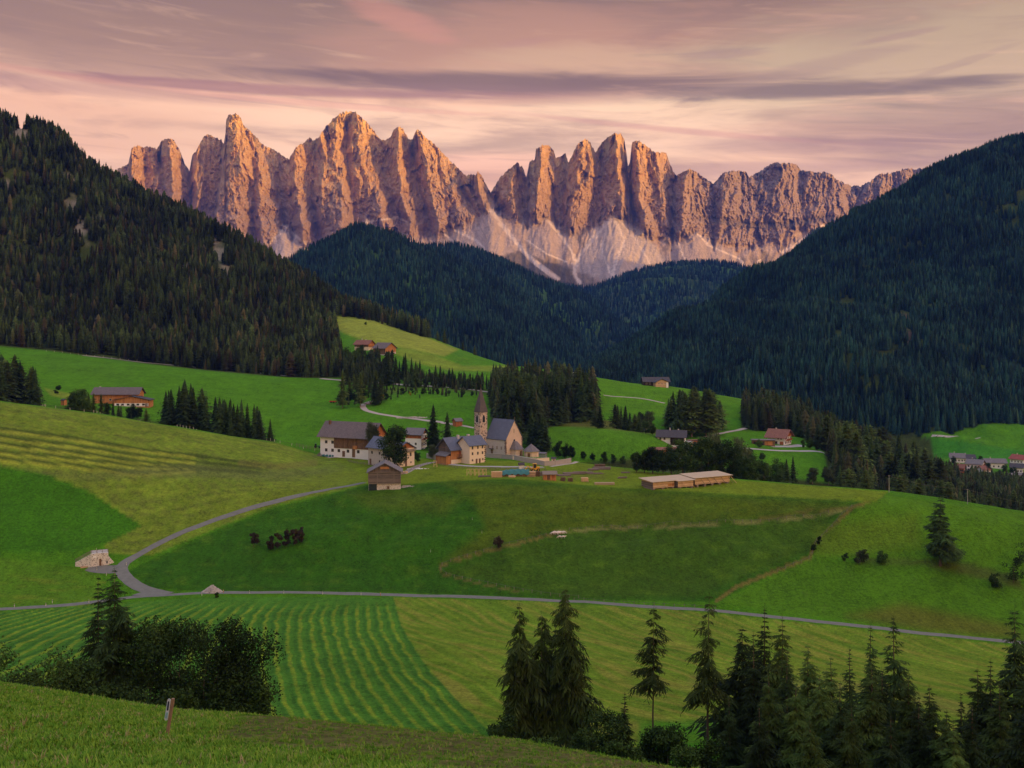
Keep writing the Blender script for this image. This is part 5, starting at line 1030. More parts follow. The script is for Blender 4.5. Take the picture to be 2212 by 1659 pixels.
R_BROWN = shingle_mat('brown_roof', (.125, .10, .095), (.17, .135, .125)); R_SLATE = shingle_mat('slate_roof', (.10, .115, .16), (.14, .155, .205)); R_GREY = shingle_mat('grey_roof', (.15, .135, .135), (.20, .18, .175))
R_RED = shingle_mat('red_roof', (.26, .06, .045), (.34, .09, .06)); R_DARK = shingle_mat('dark_roof', (.055, .05, .055), (.085, .075, .08)); R_RUST = shingle_mat('rust_roof', (.20, .085, .055), (.27, .12, .08)); R_SPIRE = shingle_mat('spire_shingles', (.10, .085, .08), (.14, .115, .105), 3)
STONE = stone_mat('rubble_stone', (.66, .60, .53), (.13, .11, .10), 2.6, .30, .52); STONET = stone_mat('tower_stone', (.60, .47, .38), (.05, .038, .035), 1.35, .38, .62); QUOIN = plain_mat('dark_quoins', (.10, .07, .06), .9, .4, 3)
GLASS = plain_mat('window_glass', (.03, .035, .045), .15, .2, 1, .5); FRAME = plain_mat('window_frame', (.30, .24, .19), .8, .1); FRAMEW = plain_mat('pale_surround', (.66, .58, .48), .8, .1); DOOR = plain_mat('door_wood', (.16, .09, .05), .7, .3)
METAL = plain_mat('galvanised', (.35, .36, .37), .5, .2, 2, .5, .6); CHIM = plain_mat('chimney_plaster', (.55, .50, .46), .9, .2); REDP = plain_mat('red_paint', (.42, .05, .03), .5, .2); YELP = plain_mat('yellow_paint', (.72, .36, .03), .45, .15)
TARP = plain_mat('teal_tarpaulin', (.03, .15, .14), .5, .3, .8, .4); TEAL = plain_mat('teal_wrap', (.03, .17, .17), .35, .2, 1, .5); ASPH = plain_mat('asphalt', (.165, .162, .135), .9, .32, .5); GRAV = plain_mat('gravel', (.40, .34, .28), .95, .25, 1.5); CONC = plain_mat('concrete', (.38, .35, .32), .9, .15, 1)
WOODG = plain_mat('grey_wood', (.22, .18, .14), .85, .35, 3); WOODY = plain_mat('fresh_wood', (.72, .48, .26), .85, .25, 2); LOGM = plain_mat('log_wood', (.20, .16, .135), .9, .4, 2); POSTW = plain_mat('pale_post', (.62, .58, .48), .8, .15); POSTO = plain_mat('orange_post', (.50, .20, .06), .8, .2); WIRE = plain_mat('cable', (.10, .10, .10), .6, .1)
RUBBER = plain_mat('tyre_rubber', (.02, .02, .02), .8, .1); WHITEP = plain_mat('white_paint', (.75, .75, .75), .4, .05); PEBB = plain_mat('pebbles', (.45, .40, .35), .9, .35, 3)

# ---------------------------------------------------------------- building kit: x runs along the ridge, gables at +-x
class House:
    def __init__(s, name, label, cat, at, L, W, h, rh, deg, wall, roof, anchor=(-1, -1), over=.8, gable=None, group=None, ridge=.5, roofname='roof', found=3.0, ymin=95, flat=False):
        p = at if isinstance(at, Vector) else hit(*at, ymin); a = R(deg); ca, sa = math.cos(a), math.sin(a); lx, ly = anchor[0]*L/2, anchor[1]*W/2
        s.pos = p-Vector((lx*ca-ly*sa, lx*sa+ly*ca, 0)); s.a = a; s.L, s.W, s.h, s.rh = L, W, h, rh
        s.o = empty(name, s.pos, a); tag(s.o, label, cat, group); m = MB(); x, y = L/2, W/2; yr = -y+W*ridge
        m.box((-x, -y, -found), (x, y, h)); m.build('wall', wall, s.o)
        if rh > 0:
            g = MB(); i = 0
            for sx in (-1, 1):
                e = sx*(x-.02); e2 = sx*(x-.32)
                g.quad((e, -y+.02, h), (e, y-.02, h), (e, yr, h+rh)); g.quad((e2, y-.02, h), (e2, -y+.02, h), (e2, yr, h+rh))
            g.build('gable', gable or wall, s.o)
            r = MB(); t = .22; ox = x+over
            for sy in (-1, 1):
                yy = -y if sy < 0 else y; run = abs(yr-yy); sl = rh/run; ye = yy+sy*over; ze = h-over*sl
                up = Vector((0, -sy*sl*0, 1))*t
                A = [(-ox, ye, ze), (ox, ye, ze), (ox, yr, h+rh), (-ox, yr, h+rh)]; B = [(a_, b_, c_+t*1.25) for a_, b_, c_ in A]; k = len(r.v); r.v += A+B
                r.f += [tuple(k+q for q in f) for f in ((0,1,2,3),(4,5,6,7),(0,1,5,4),(1,2,6,5),(3,0,4,7))]
            r.build(roofname, roof, s.o)
        elif flat:
            MB().box((-x-over, -y-over, h), (x+over, y+over, h+.3)).build(roofname, roof, s.o)
    def P(s, f, u, z, d=0.0):
        x, y = s.L/2, s.W/2
        return {'F': (u, -y-d, z), 'B': (-u, y+d, z), 'R': (x+d, u, z), 'L': (-x-d, -u, z)}[f]
    def panel(s, f, u, z, w, h, mat, name, d0=-.05, d1=.08, parent=None, label=None):
        a = Vector(s.P(f, u-w/2, z, d0)); b = Vector(s.P(f, u+w/2, z+h, d1))
        o = MB().box([min(p, q) for p, q in zip(a, b)], [max(p, q) for p, q in zip(a, b)]).build(name, mat, parent or s.o)
        if label: o['label'] = label
        return o
    def window(s, f, u, z, w=.9, h=1.2, frame=None, pane=True):
        fr = s.panel(f, u, z, w+.24, h+.24, frame or FRAMEW, 'window')
        s.panel(f, u, z+.12, w, h, GLASS, 'pane', .0, .11, fr)
        c = MB(); a = Vector(s.P(f, u-.04, z+.12, .0)); b = Vector(s.P(f, u+.04, z+.12+h, .14)); c.box([min(p, q) for p, q in zip(a, b)], [max(p, q) for p, q in zip(a, b)]); c.build('glazing_bar', FRAME, fr)
    def windows(s, f, us, zs, w=.9, h=1.2, frame=None):
        for z in zs:
            for u in us: s.window(f, u, z, w, h, frame)
    def door(s, f, u, w=1.2, h=2.1, mat=None, z=0): s.panel(f, u, z, w, h, mat or DOOR, 'door', -.05, .10)
    def balcony(s, f, u, z, w, mat=None, depth=1.2, rail=1.0):
        mat = mat or W_REDB; m = MB()
        def bx(u0, u1, z0, z1, d0, d1):
            a = Vector(s.P(f, u0, z0, d0)); b = Vector(s.P(f, u1, z1, d1)); m.box([min(p, q) for p, q in zip(a, b)], [max(p, q) for p, q in zip(a, b)])
        bx(u-w/2, u+w/2, z-.15, z, .02, depth); bx(u-w/2, u+w/2, z+rail-.12, z+rail, depth-.1, depth); n = max(3, int(w/.28))
        for k in range(n+1): x = u-w/2+.05+(w-.1)*k/n; bx(x-.05, x+.05, z, z+rail-.12, depth-.08, depth-.02)
        for e in (-1, 1): bx(u+e*(w/2-.04)-.04, u+e*(w/2-.04)+.04, z+rail-.12, z+rail, .02, depth-.1)
        m.build('balcony', mat, s.o)
    def chimney(s, x, y, w=.7, h=1.6, mat=None):
        run = s.W/2; z = s.h+s.rh*(1-abs(y)/run)-.3; MB().box((x-w/2, y-w/2, z), (x+w/2, y+w/2, z+h)).box((x-w/2-.1, y-w/2-.1, z+h), (x+w/2+.1, y+w/2+.1, z+h+.15)).build('chimney', mat or CHIM, s.o)
    def rafters(s, n=22):
        m = MB(); y = s.W/2
        for k in range(n): x = -s.L/2+.3+(s.L-.6)*k/(n-1); m.box((x-.08, -y-.75, s.h-.75), (x+.08, -y-.01, s.h-.52))
        m.build('rafter_ends', DOOR, s.o)
# --- big white farmhouse with a timber barn part and a brown roof
A = House('farmhouse', 'long white farmhouse with brown roof and timber barn part, left end of the hamlet', 'farmhouse', (692, 983.5), 31, 14, 11.0, 6.3, -24, W_WHITE, R_BROWN, over=1.5, gable=W_REDB)
A.panel('F', 4.2, 4.3, 22.4, 5.45, W_BROWN, 'timber_wall', -.05, .18); A.panel('F', 0, 9.75, 31.1, 1.2, W_REDB, 'timber_strip', -.05, .22); A.rafters(30)
A.panel('R', 0, 5.2, 13.6, 5.8, W_ORANGE, 'timber_gable', -.05, .15)
A.windows('F', (-11.8, -7.9), (6.4, 2.2), 1.3, 1.4, FRAME); A.windows('F', (-4.0, 1.6, 7.8), (2.2,), 1.3, 1.4, FRAME); A.door('F', -1.1, 1.6, 3.0); A.door('F', 5.0, 1.8, 4.6, W_BROWN); A.windows('R', (-3, 3), (1.5,), 1.2, 1.3)
br_ = MB()
for u in (-4, 0, 4, 8, 12):
    br_.bar(A.P('F', u-1.6, 4.5, .22), A.P('F', u, 9.6, .22), .18); br_.bar(A.P('F', u+1.6, 4.5, .22), A.P('F', u, 9.6, .22), .18)
br_.build('braces', DOOR, A.o); A.chimney(-13.2, -1.5, 1.0, 2.2, DOOR)
A.panel('F', 6.0, 4.2, 2.6, 1.8, W_ORANGE, 'hay_hatch', -.05, .5)
# --- white house behind the big tree, with its cream wing
B = House('white_house', 'whitish house with blue slate roof half hidden by the big tree', 'house', (830, 1008), 12, 9, 9.2, 4.2, -42, W_GREY, R_SLATE, anchor=(1, -1), over=1.0, gable=W_WARM)  # grey wall and warm gable: shaded and lit sides put into plaster
B.windows('F', (-3, 2.6), (5.5,), 1.0, 1.2, FRAME); B.windows('F', (2.6,), (1.6,), .8, 1.0, FRAME); B.door('F', -4.2, 1.3, 3.0); B.windows('R', (-2.4, .2, 2.8), (5.2, 1.6), .9, 1.3)
B2 = House('cream_house', 'cream house with balcony and red timber gable, right of the big tree', 'house', (858.5, 1009.5), 9, 11, 8.6, 3.0, -42, W_WARM, R_SLATE, anchor=(1, -1), over=.9, gable=W_REDB)
B2.windows('R', (-3.2, 0, 3.0), (4.6,), .9, 1.6, FRAME); B2.windows('R', (-3.2, 3.2), (1.2,), .5, .6, FRAME); B2.door('R', 0, 1.2, 3.4); B2.balcony('R', 0, 7.2, 11, WOODG); B2.windows('F', (-2, 2), (4.4,), .9, 1.2)
C_ = House('farm_annex', 'small house with grey roof and red balcony behind the cream house', 'house', on(899, 568), 9.5, 8, 8.6, 2.8, -18, W_WHITE, R_GREY, anchor=(0, 0), over=1.0, gable=W_REDB)
C_.balcony('R', 0, 5.6, 7, REDP); C_.panel('F', 0, 6.2, 9.4, 2.3, W_REDB, 'timber_wall', -.05, .12); C_.windows('F', (-2.5, 1.5), (2.5,), 1, 1.2)
# --- warm two-part house in front of the church
D2 = House('stone_house', 'cream three storey house with slate roof in front of the church', 'house', (1014.5, 1002.5), 10, 9.5, 9.3, 3.6, 42, W_WARM, R_SLATE, anchor=(-1, -1), over=.9)
D2.windows('F', (-3.2, .2, 3.2), (7.0, 4.2), .75, 1.2, FRAME); D2.windows('F', (-3.2, 3.4), (1.2,), .6, .8, FRAME); D2.door('F', -.6, 1.1, 2.2, DOOR); D2.door('F', 1.4, 1.1, 2.2, DOOR); D2.chimney(-1.5, .6, 1.1, 1.6); D2.chimney(1.0, 1.6, .8, 1.4)
q_ = MB()
for k in range(9): q_.box((4.35 if k % 2 else 4.6, -4.85, .2+k), (5.06, -4.2, .75+k))
q_.build('quoins', QUOIN, D2.o)
D1 = House('timber_house', 'half timbered house of orange boards with slate roof, joined to the cream house', 'house', (974.5, 1003), 11.4, 10, 7.8, 4.6, 42, W_ORANGE, R_SLATE, anchor=(-1, -1), over=1.3, gable=W_GAB)
D1.panel('F', -.0, -1.5, 11.4, 3.6, W_WARM, 'plinth', -.05, .14); D1.balcony('F', .8, 3.0, 6.0, W_BROWN, 1.5, 1.6); D1.balcony('F', 3.6, 6.2, 4.4, WOODG, 1.4, .9); D1.door('F', 1.0, 1.4, 1.9, W_ORANGE, .0); D1.door('F', 3.2, 1.4, 1.9, W_ORANGE, .0); D1.window('F', -4.2, .6, .8, .8, FRAME)
D1.panel('F', 1.0, 4.0, 3.2, 2.0, W_REDB, 'timber_bay', -.05, .5); D1.panel('L', 0, 0, 9.9, 7.75, W_GAB, 'timber_side', -.05, .1); D1.window('L', 1.0, 8.4, .8, .9, FRAME); D1.chimney(2.0, -.8, 1.0, 2.0)  # dark left side and gable: shaded wood put into the board colour
ln_ = MB(); x = -5.7; ln_.quad((x-3.4, -5.2, 3.9), (x-.1, -5.2, 5.6), (x-.1, 4.0, 5.6), (x-3.4, 4.0, 3.9)); ln_.quad((x-3.4, -5.2, 4.1), (x-3.4, 4.0, 4.1), (x-.1, 4.0, 5.8), (x-.1, -5.2, 5.8)); ln_.quad((x-3.4, -5.2, 3.9), (x-3.4, -5.2, 4.1), (x-.1, -5.2, 5.8), (x-.1, -5.2, 5.6)); ln_.build('lean_to_roof', R_GREY, D1.o)
MB().box((x-2.8, -4.8, -2), (x-.05, 3.6, 4.1)).build('lean_to', W_ORANGE, D1.o)
# --- church: nave with steep roof, porch, tower with spire
cn = hit(1092.6, 985); E = House('church', 'stone church with steep slate roof and tall pointed bell tower', 'church', cn, 14.5, 13.0, 8.6, 9.6, -42, W_GREY, R_SLATE, anchor=(1, -1), over=.35, gable=W_CHUR, roofname='nave_roof')  # grey walls, warm front: shade and warm light painted by plaster
E.panel('R', 0, -1, 12.96, 9.58, W_CHUR, 'front_wall', -.05, .04)
for k in range(4): E.panel('F', -5.2+k*3.1, 3.0, 1.0, 1.7, FRAME, 'niche', -.02, .05)
E.door('F', -2.6, 1.2, 2.6); E.panel('F', -2.6, 3.0, 2.6, .25, R_DARK, 'door_canopy', 0, 1.1); E.panel('R', -.1, 11.6, .35, 2.0, FRAME, 'slit_window', -.05, .12); 
def disc(s, f, u, z, r, mat, name, d=.12, n=16):
    m = MB(); c = Vector(s.P(f, u, z, -.02)); c2 = Vector(s.P(f, u, z, d)); return m.cyl(c, c2, r, r, n).build(name, mat, s.o)
rw = disc(E, 'R', 0, 7.6, .95, FRAMEW, 'round_window', .1); rp = disc(E, 'R', 0, 7.6, .68, GLASS, 'pane', .16); rp.parent = rw
for f, u in (('F', 6.9), ('R', -6.2), ('R', 6.1)):
    m = MB(); rq = random.Random(int(u*10))
    for k in range(13):
        z = .1+k*.68; w = rq.uniform(.35, 1.0); a = Vector(E.P(f, u-w/2 if abs(u) < 6.5 or f == 'R' else u-w+.35, z, .0)); b = Vector(E.P(f, u+w/2 if abs(u) < 6.5 or f == 'R' else u+.35, z+.45, .09)); m.box([min(p, q) for p, q in zip(a, b)], [max(p, q) for p, q in zip(a, b)])
    m.build('quoins', QUOIN, E.o)
px_ = E.L/2; m = MB(); m.prism([(px_+.05, -2.9), (px_+3.6, -2.9), (px_+4.6, -1.6), (px_+4.6, 1.6), (px_+3.6, 2.9), (px_+.05, 2.9)], -2, 3.3); pw = m.build('porch', W_CHUR, E.o)
m = MB(); base = [(px_+.06, -3.5), (px_+3.9, -3.5), (px_+5.3, -1.9), (px_+5.3, 1.9), (px_+3.9, 3.5), (px_+.06, 3.5)]; top = [(px_+.06, -.9), (px_+1.4, -.9), (px_+1.6, -.5), (px_+1.6, .5), (px_+1.4, .9), (px_+.06, .9)]
for k in range(5): a, b = base[k], base[k+1]; c, d = top[k+1], top[k]; m.quad((*a, 3.2), (*b, 3.2), (*c, 7.2), (*d, 7.2))
m.quad(*[(*p, 7.2) for p in top]); m.quad(*[(*p, 3.18) for p in base[::-1]]); m.build('porch_roof', R_GREY, E.o)
MB().box((px_+4.5, -.6, 0), (px_+4.75, .6, 2.4)).build('door', DOOR, E.o)
MB().box((px_+.2, -.06, 18.2), (px_+.32, .06, 20.0)).box((px_+.2, -.4, 19.3), (px_+.32, .4, 19.42)).build('cross', DOOR, E.o)
# tower as part of the church (its parts one level deeper)
tw_c = P(1038.6, 985, 544.5); inv = Matrix.Rotation(-E.a, 3, 'Z'); tl = inv @ (tw_c-E.pos); tz = 0.0; ts = 4.9; th = (FY-889.8)/FW*544.5-E.pos.z
TA = R(-49.6)-E.a
def tb(name, m, mat, parent): o = m.build(name, mat, parent); return o
tow = tb('tower', MB().box((-ts/2, -ts/2, -3), (ts/2, ts/2, th)), STONET, E.o); tow.location = (tl.x, tl.y, 0); tow.rotation_euler = (0, 0, TA)
sp = MB(); e = ts/2+.28; ap = (FY-836)/FW*544.5-E.pos.z
oc = [(e, -e), (e, e), (-e, e), (-e, -e)]
for k in range(4): a, b = oc[k], oc[(k+1) % 4]; sp.quad((*a, th-.1), (*b, th-.1), (0, 0, ap))
sp.quad(*[(*p, th-.1) for p in oc[::-1]]); tb('spire', sp, R_SPIRE, tow)
m = MB().cyl((0, 0, ap-.4), (0, 0, ap+1.5), .07, .05, 6); m.box((-.35, -.04, ap+.9), (.35, .04, ap+1.0)); tb('spire_cross', m, DOOR, tow)
def arch(w, h, d0, d1, face, u, z):
    """pointed arch slab on a tower face"""
    pts = [(-w/2, 0), (w/2, 0), (w/2, h*.6), (w*.28, h*.85), (0, h), (-w*.28, h*.85), (-w/2, h*.6)]; m = MB(); n = len(pts); i = 0
    for d in (d0, d1):
        for a, b in pts: m.v.append((u+a, -ts/2-d, z+b) if face == 'F' else (ts/2+d, u+a, z+b))
    m.f += [tuple(range(n))[::-1], tuple(range(n, 2*n))]+[(k, (k+1) % n, n+(k+1) % n, n+k) for k in range(n)]; return m
for f in 'FR':
    tb('belfry_surround', arch(2.7, 5.4, -.05, .07, f, 0, th-5.9), W_CHUR if f == 'R' else W_GREY, tow); tb('belfry_window', arch(1.7, 4.2, 0, .12, f, 0, th-5.4), GLASS, tow)  # surround warm on the lit face, grey on the shaded, by material
    c = Vector((0, -ts/2, th-8.6)) if f == 'F' else Vector((ts/2, 0, th-8.6)); nrm = Vector((0, -1, 0)) if f == 'F' else Vector((1, 0, 0)); su = Vector((1, 0, 0)) if f == 'F' else Vector((0, 1, 0))
    tb('clock', MB().cyl(c, c+nrm*.12, 1.35, 1.35, 20), W_CHUR, tow); h_ = MB()
    for k in range(12): a = k*math.pi/6; p_ = c+nrm*.14+su*math.sin(a)*1.1+Vector((0, 0, math.cos(a)*1.1)); h_.bar(p_, p_+su*math.sin(a)*.2+Vector((0, 0, math.cos(a)*.2)), .1)
    h_.bar(c+nrm*.16, c+nrm*.16+su*.55+Vector((0, 0, .35)), .12); h_.bar(c+nrm*.16, c+nrm*.16-su*.2+Vector((0, 0, .9)), .09); tb('clock_hands', h_, DOOR, tow)
tb('belt_course', MB().box((-ts/2-.08, -ts/2-.08, th-10.6), (ts/2+.08, ts/2+.08, th-10.3)), W_CHUR, tow)
# chapel with a pyramid roof
cp = hit(1147.5, 986.5); t = empty('chapel', cp, R(-20)); tag(t, 'small polygonal chapel with pyramid roof right of the church', 'chapel')
pl = [(math.cos(R(22.5+45*k))*3.9, math.sin(R(22.5+45*k))*3.9) for k in range(8)]; MB().prism(pl, -2, 3.2).build('wall', W_CHUR, t); m = MB()
for k in range(8): a, b = pl[k], pl[(k+1) % 8]; m.quad((a[0]*1.18, a[1]*1.18, 3.0), (b[0]*1.18, b[1]*1.18, 3.0), (0, 0, 6.9))
m.quad(*[(a*1.18, b*1.18, 3.0) for a, b in pl[::-1]]); m.build('roof', R_GREY, t); MB().box((-.7, -3.75, 0), (.7, -3.55, 2.2)).build('door', DOOR, t)
# low annex right of the chapel
House('wood_store', 'low glazed lean-to beside the polygonal chapel', 'shed', (1172, 988), 4.5, 3, 2.2, .6, -20, METAL, R_GREY, anchor=(0, 0), over=.3)
def wall_line(name, label, cat, pts, h, th_, mat, cap=None, group=None, seg=2.0, follow=True):
    W3 = [hit(*p) if not isinstance(p, Vector) else p for p in pts]; t = empty(name, W3[0]); tag(t, label, cat, group); m = MB(); c = MB(); o = W3[0]
    for a, b in zip(W3, W3[1:]):
        d = (b-a); n = max(1, int(d.length/seg)); u = Vector((-d.y, d.x, 0)).normalized()*th_/2
        for k in range(n):
            p = a+d*k/n; q = a+d*(k+1)/n; 
            if follow: p = Vector((p.x, p.y, float(gz(p.x, p.y)))); q = Vector((q.x, q.y, float(gz(q.x, q.y))))
            p = p-o; q = q-o; up = Vector((0, 0, h)); dn = Vector((0, 0, -1.0))
            for M_, lo, hi, s in ((m, dn, up, 1.0),)+(((c, up, up+Vector((0, 0, .15)), 1.35),) if cap else ()):
                i = len(M_.v); M_.v += [tuple(r) for r in (p-u*s+lo, q-u*s+lo, q+u*s+lo, p+u*s+lo, p-u*s+hi, q-u*s+hi, q+u*s+hi, p+u*s+hi)]
                M_.f += [tuple(i+r for r in f) for f in ((0,3,2,1),(4,5,6,7),(0,1,5,4),(1,2,6,5),(2,3,7,6),(3,0,4,7))]
    m.build('wall', mat, t)
    if cap: c.build('coping', cap, t)
    return t
wall_line('churchyard_wall', 'long pale churchyard wall curving round to the right', 'wall', [(1049,987.5),(1085,990.5),(1120,995),(1150,1001),(1176,1006.5),(1200,1005),(1220,1002),(1233,999)], 2.1, .5, CONC, GRAV)
wall_line('churchyard_wall', 'inner white churchyard wall below the chapel', 'wall', [(1108,993),(1135,996.5),(1160,998.5),(1186,997)], 1.9, .4, W_WARM, CONC)
wall_line('retaining_wall', 'grey concrete ramp wall left of the timber house', 'wall', [(922,989),(935,992),(950,994)], 2.4, .5, CONC)
sh = empty('wayside_shrine', hit(1196, 1000)); tag(sh, 'small white shrine inside the churchyard wall', 'shrine'); MB().box((-1, -.8, -1), (1, .8, 2.2)).build('wall', W_WARM, sh); MB().quad((-1.3,-1.1,2.1),(1.3,-1.1,2.1),(1.3,0,3),(-1.3,0,3)).quad((-1.3,0,3),(1.3,0,3),(1.3,1.1,2.1),(-1.3,1.1,2.1)).build('roof', R_DARK, sh); MB().box((-.4, -.9, .6), (.4, -.75, 1.8)).build('niche', DOOR, sh)
# --- weathered barn in front
ba = hit(831, 1057.5); F_ = House('barn', 'weathered grey wooden barn on a stone base in front of the white houses', 'barn', ba, 11, 13.4, 7.4, 3.6, -84, STONE, R_GREY, anchor=(1, 0), over=.9, gable=W_GAB)
F_.panel('R', 0, 2.6, 13.5, 4.85, W_GREYB, 'timber_wall', -.05, .30); F_.panel('F', 0, 2.6, 11.2, 4.8, W_GREYB, 'timber_side', -.05, .2); F_.panel('L', 0, 2.6, 13.5, 4.8, W_GREYB, 'timber_back', -.05, .2)
m = MB()
for u in (-6.6, -3.1, 3.9, 6.6): m.bar(F_.P('R', u, 2.5, .4), F_.P('R', u, 7.5, .4), .22)
m.bar(F_.P('R', -6.7, 7.3, .42), F_.P('R', 6.7, 7.3, .42), .22); m.bar(F_.P('R', -6.7, 2.6, .42), F_.P('R', 6.7, 2.6, .42), .28); m.build('beams', WOODG, F_.o)
F_.panel('R', -4.9, -.8, 3.3, 3.35, GLASS, 'bay_shade', -.05, .2); F_.panel('R', 1.5, .2, 1.0, 1.2, DOOR, 'door', -.05, .12)  # bay is a dark sheet standing for the shade inside
F_.panel('R', 0, 8.6, 3.6, 1.0, W_ORANGE, 'gable_opening', -.05, .12)
# --- farm among trees at the left
H_ = House('farm_building', 'long orange wooden farm building with dark brown roof at the left edge of the valley', 'farm building', (200, 871), 28.5, 12, 6.0, 3.6, 2, W_ORANGE, R_BROWN, anchor=(-1, -1), over=1.2, gable=W_ORANGE, ymin=560)
H_.windows('F', (-9, -3, 3, 9), (1.5,), 1.2, 1.2); H_.chimney(-12, 1, .9, 1.4)
H2_ = House('farm_building', 'low orange wooden barn with wide gable in front of the long farm building', 'farm building', (284, 878.5), 9, 22, 4.2, 2.4, -87, W_ORANGE, R_DARK, anchor=(1, 0), over=.9, gable=W_ORANGE, ymin=560)
H2_.panel('R', 0, .2, 21, 2.0, W_WHITE, 'white_band', -.05, .1); H2_.windows('R', (-8.5, -5.5, -2, 1, 4, 7.5), (.6,), 1.6, 1.2, FRAMEW); H2_.door('R', 9.3, 1.5, 2.2)
sd_ = House('hut', 'tiny orange hut beside the heap at the far left', 'hut', (138, 875), 2.6, 2.4, 3.0, .7, -20, W_ORANGE, R_DARK, anchor=(0, 0), over=.3, ymin=560)
# --- two farmhouses high on the left
I1 = House('farmhouse', 'upper farmhouse with red brown roof, left one of the pair high on the meadow', 'farmhouse', (796, 757), 17, 9, 6.4, 3.4, -30, W_WARM, R_RUST, anchor=(1, -1), over=1.4, gable=W_REDB, ymin=880)
I1.panel('R', 0, 3.4, 8.9, 3.0, W_ORANGE, 'timber_gable', -.05, .1); I1.panel('F', 0, 3.4, 16.9, 2.9, W_BROWN, 'timber_wall', -.05, .1); I1.balcony('R', 0, 3.6, 8); I1.chimney(-3, 0); I1.chimney(1, 1)
I2 = House('farmhouse', 'upper wooden farmhouse with grey roof and orange gable, right one of the pair', 'farmhouse', (832.5, 768), 16, 14, 7.2, 4.6, -38, W_GREY, R_BROWN, anchor=(1, -1), over=1.4, gable=W_ORANGE, ymin=880)
I2.panel('R', 0, 3.2, 13.9, 4.0, W_ORANGE, 'timber_gable', -.05, .15); I2.panel('F', 0, 1.2, 15.9, 5.8, W_BROWN, 'timber_wall', -.05, .12); I2.balcony('R', 0, 3.6, 8, W_REDB, 1.0); I2.windows('R', (-4.5, -1.5, 1.5, 4.5), (4.4, .8), 1.2, 1.5); I2.windows('F', (-5, -1, 3), (1.6,), 1.4, 1.8, FRAMEW)
# --- house on the brow of the middle meadow
J1 = House('farmhouse', 'low dark roofed farmhouse on the brow of the middle meadow', 'farmhouse', (1391, 832.5), 23, 11, 3.6, 3.4, 4, W_DARK, R_DARK, anchor=(-1, -1), over=1.2, gable=W_BROWN, ymin=700)
J1.windows('F', (-9, -6), (.8,), 1.2, 1.2)
J2 = House('barn', 'pale wooden gabled barn front on the brow of the middle meadow', 'barn', (1430, 836.5), 7, 12, 4.6, 2.8, -78, W_NEW, R_DARK, anchor=(1, 0), over=1.0, gable=W_NEW, ymin=700); J2.panel('R', 5.0, -.5, 2.0, 5.0, W_WHITE, 'white_wall', -.05, .2); J2.windows('R', (-3, 0, 3), (2.6,), 1.0, .7)
# --- white farm and chalet in the middle right
K1 = House('farmhouse', 'white farmhouse with dark roof and dark balcony front, left of the chalet', 'farmhouse', (1450, 962), 16.5, 9, 5.4, 3.2, -12, W_WHITE, R_DARK, anchor=(0, -1), over=1.1, gable=W_DARK, ymin=600)
K1.panel('F', 3.5, .3, 8.0, 4.9, W_DARK, 'timber_wall', -.05, .15); K1.windows('F', (-6.5, -4), (3.2,), .9, 1.2, FRAME); K1.balcony('F', 3.5, 2.6, 8.4, W_DARK); K1.chimney(-1, 0); K1.chimney(4, 1)
K2 = House('garage', 'small white annex with flat roof below the white farmhouse', 'garage', (1478, 966), 7, 5, 3.2, 0, -35, W_WHITE, CONC, anchor=(0, -1), over=.3, flat=True, ymin=600); K2.door('R', 0, 2.2, 2.2, W_REDB); K2.windows('F', (-1.5, 1.5), (1.2,), .9, 1)
K3 = House('carport', 'open reddish timber shelter right of the white farmhouse', 'shelter', (1503, 962), 9, 4, 3.0, 0, 10, W_REDB, R_RUST, anchor=(0, -1), over=.5, flat=True, ymin=600)
for u in (-3, -.5, 2): K3.panel('F', u, .1, 2.0, 2.2, GLASS, 'bay_shade')  # dark sheets for the shade within the shelter
K4 = House('shed', 'long low shed with rust brown roof below the white farmhouse', 'shed', (1436, 982), 16, 5, 2.8, 1.0, 3, W_REDB, R_RUST, anchor=(0, -1), over=.7, ymin=560)
for u in (-6, -2, 2, 6): K4.panel('F', u, .1, 2.4, 2.0, GLASS, 'bay_shade')  # shade in the shed's openings put in as dark sheets
K5 = House('shed', 'small grey roofed shed among the trees below the low rust shed', 'shed', (1478, 1003), 7, 5, 3.2, 1.6, -30, W_BROWN, R_GREY, anchor=(0, -1), over=.6, ymin=520)
L1 = House('chalet', 'white chalet with wide brown roof, red balconies and orange gable', 'chalet', (1694.6, 962), 11.5, 12.4, 5.6, 4.0, -35, W_WHITE, R_RUST, anchor=(1, -1), over=1.9, gable=W_ORANGE, ymin=600)
L1.panel('R', 0, 5.2, 12.3, .4, W_ORANGE, 'timber_beam', -.05, .12); L1.balcony('R', 0, 2.9, 11); L1.balcony('R', 0, 5.9, 6.5); L1.windows('R', (-4.5, -1.6, 1.6, 4.5), (3.4, .7), 1.0, 1.3, FRAME); L1.door('F', 3.8, 2.4, 2.3, W_REDB); L1.windows('F', (-3.2, 0), (.6,), 1.8, 1.6, FRAME); L1.windows('F', (1.5, 3.5), (3.6,), .9, 1.1, FRAME); L1.chimney(-2.5, 1)
L2 = House('garage', 'low flat roofed garage and wood store left of the chalet', 'garage', (1650, 962), 14, 5, 3.2, 0, -4, W_BROWN, R_GREY, anchor=(0, -1), over=.7, flat=True, ymin=600)
for u in (-5, -1.5): L2.panel('F', u, .1, 2.8, 2.3, GLASS, 'bay_shade')  # dark sheets stand in for the garage's shaded mouths
L2.panel('F', 3.2, .1, 4.5, 2.4, W_ORANGE, 'timber_wall')
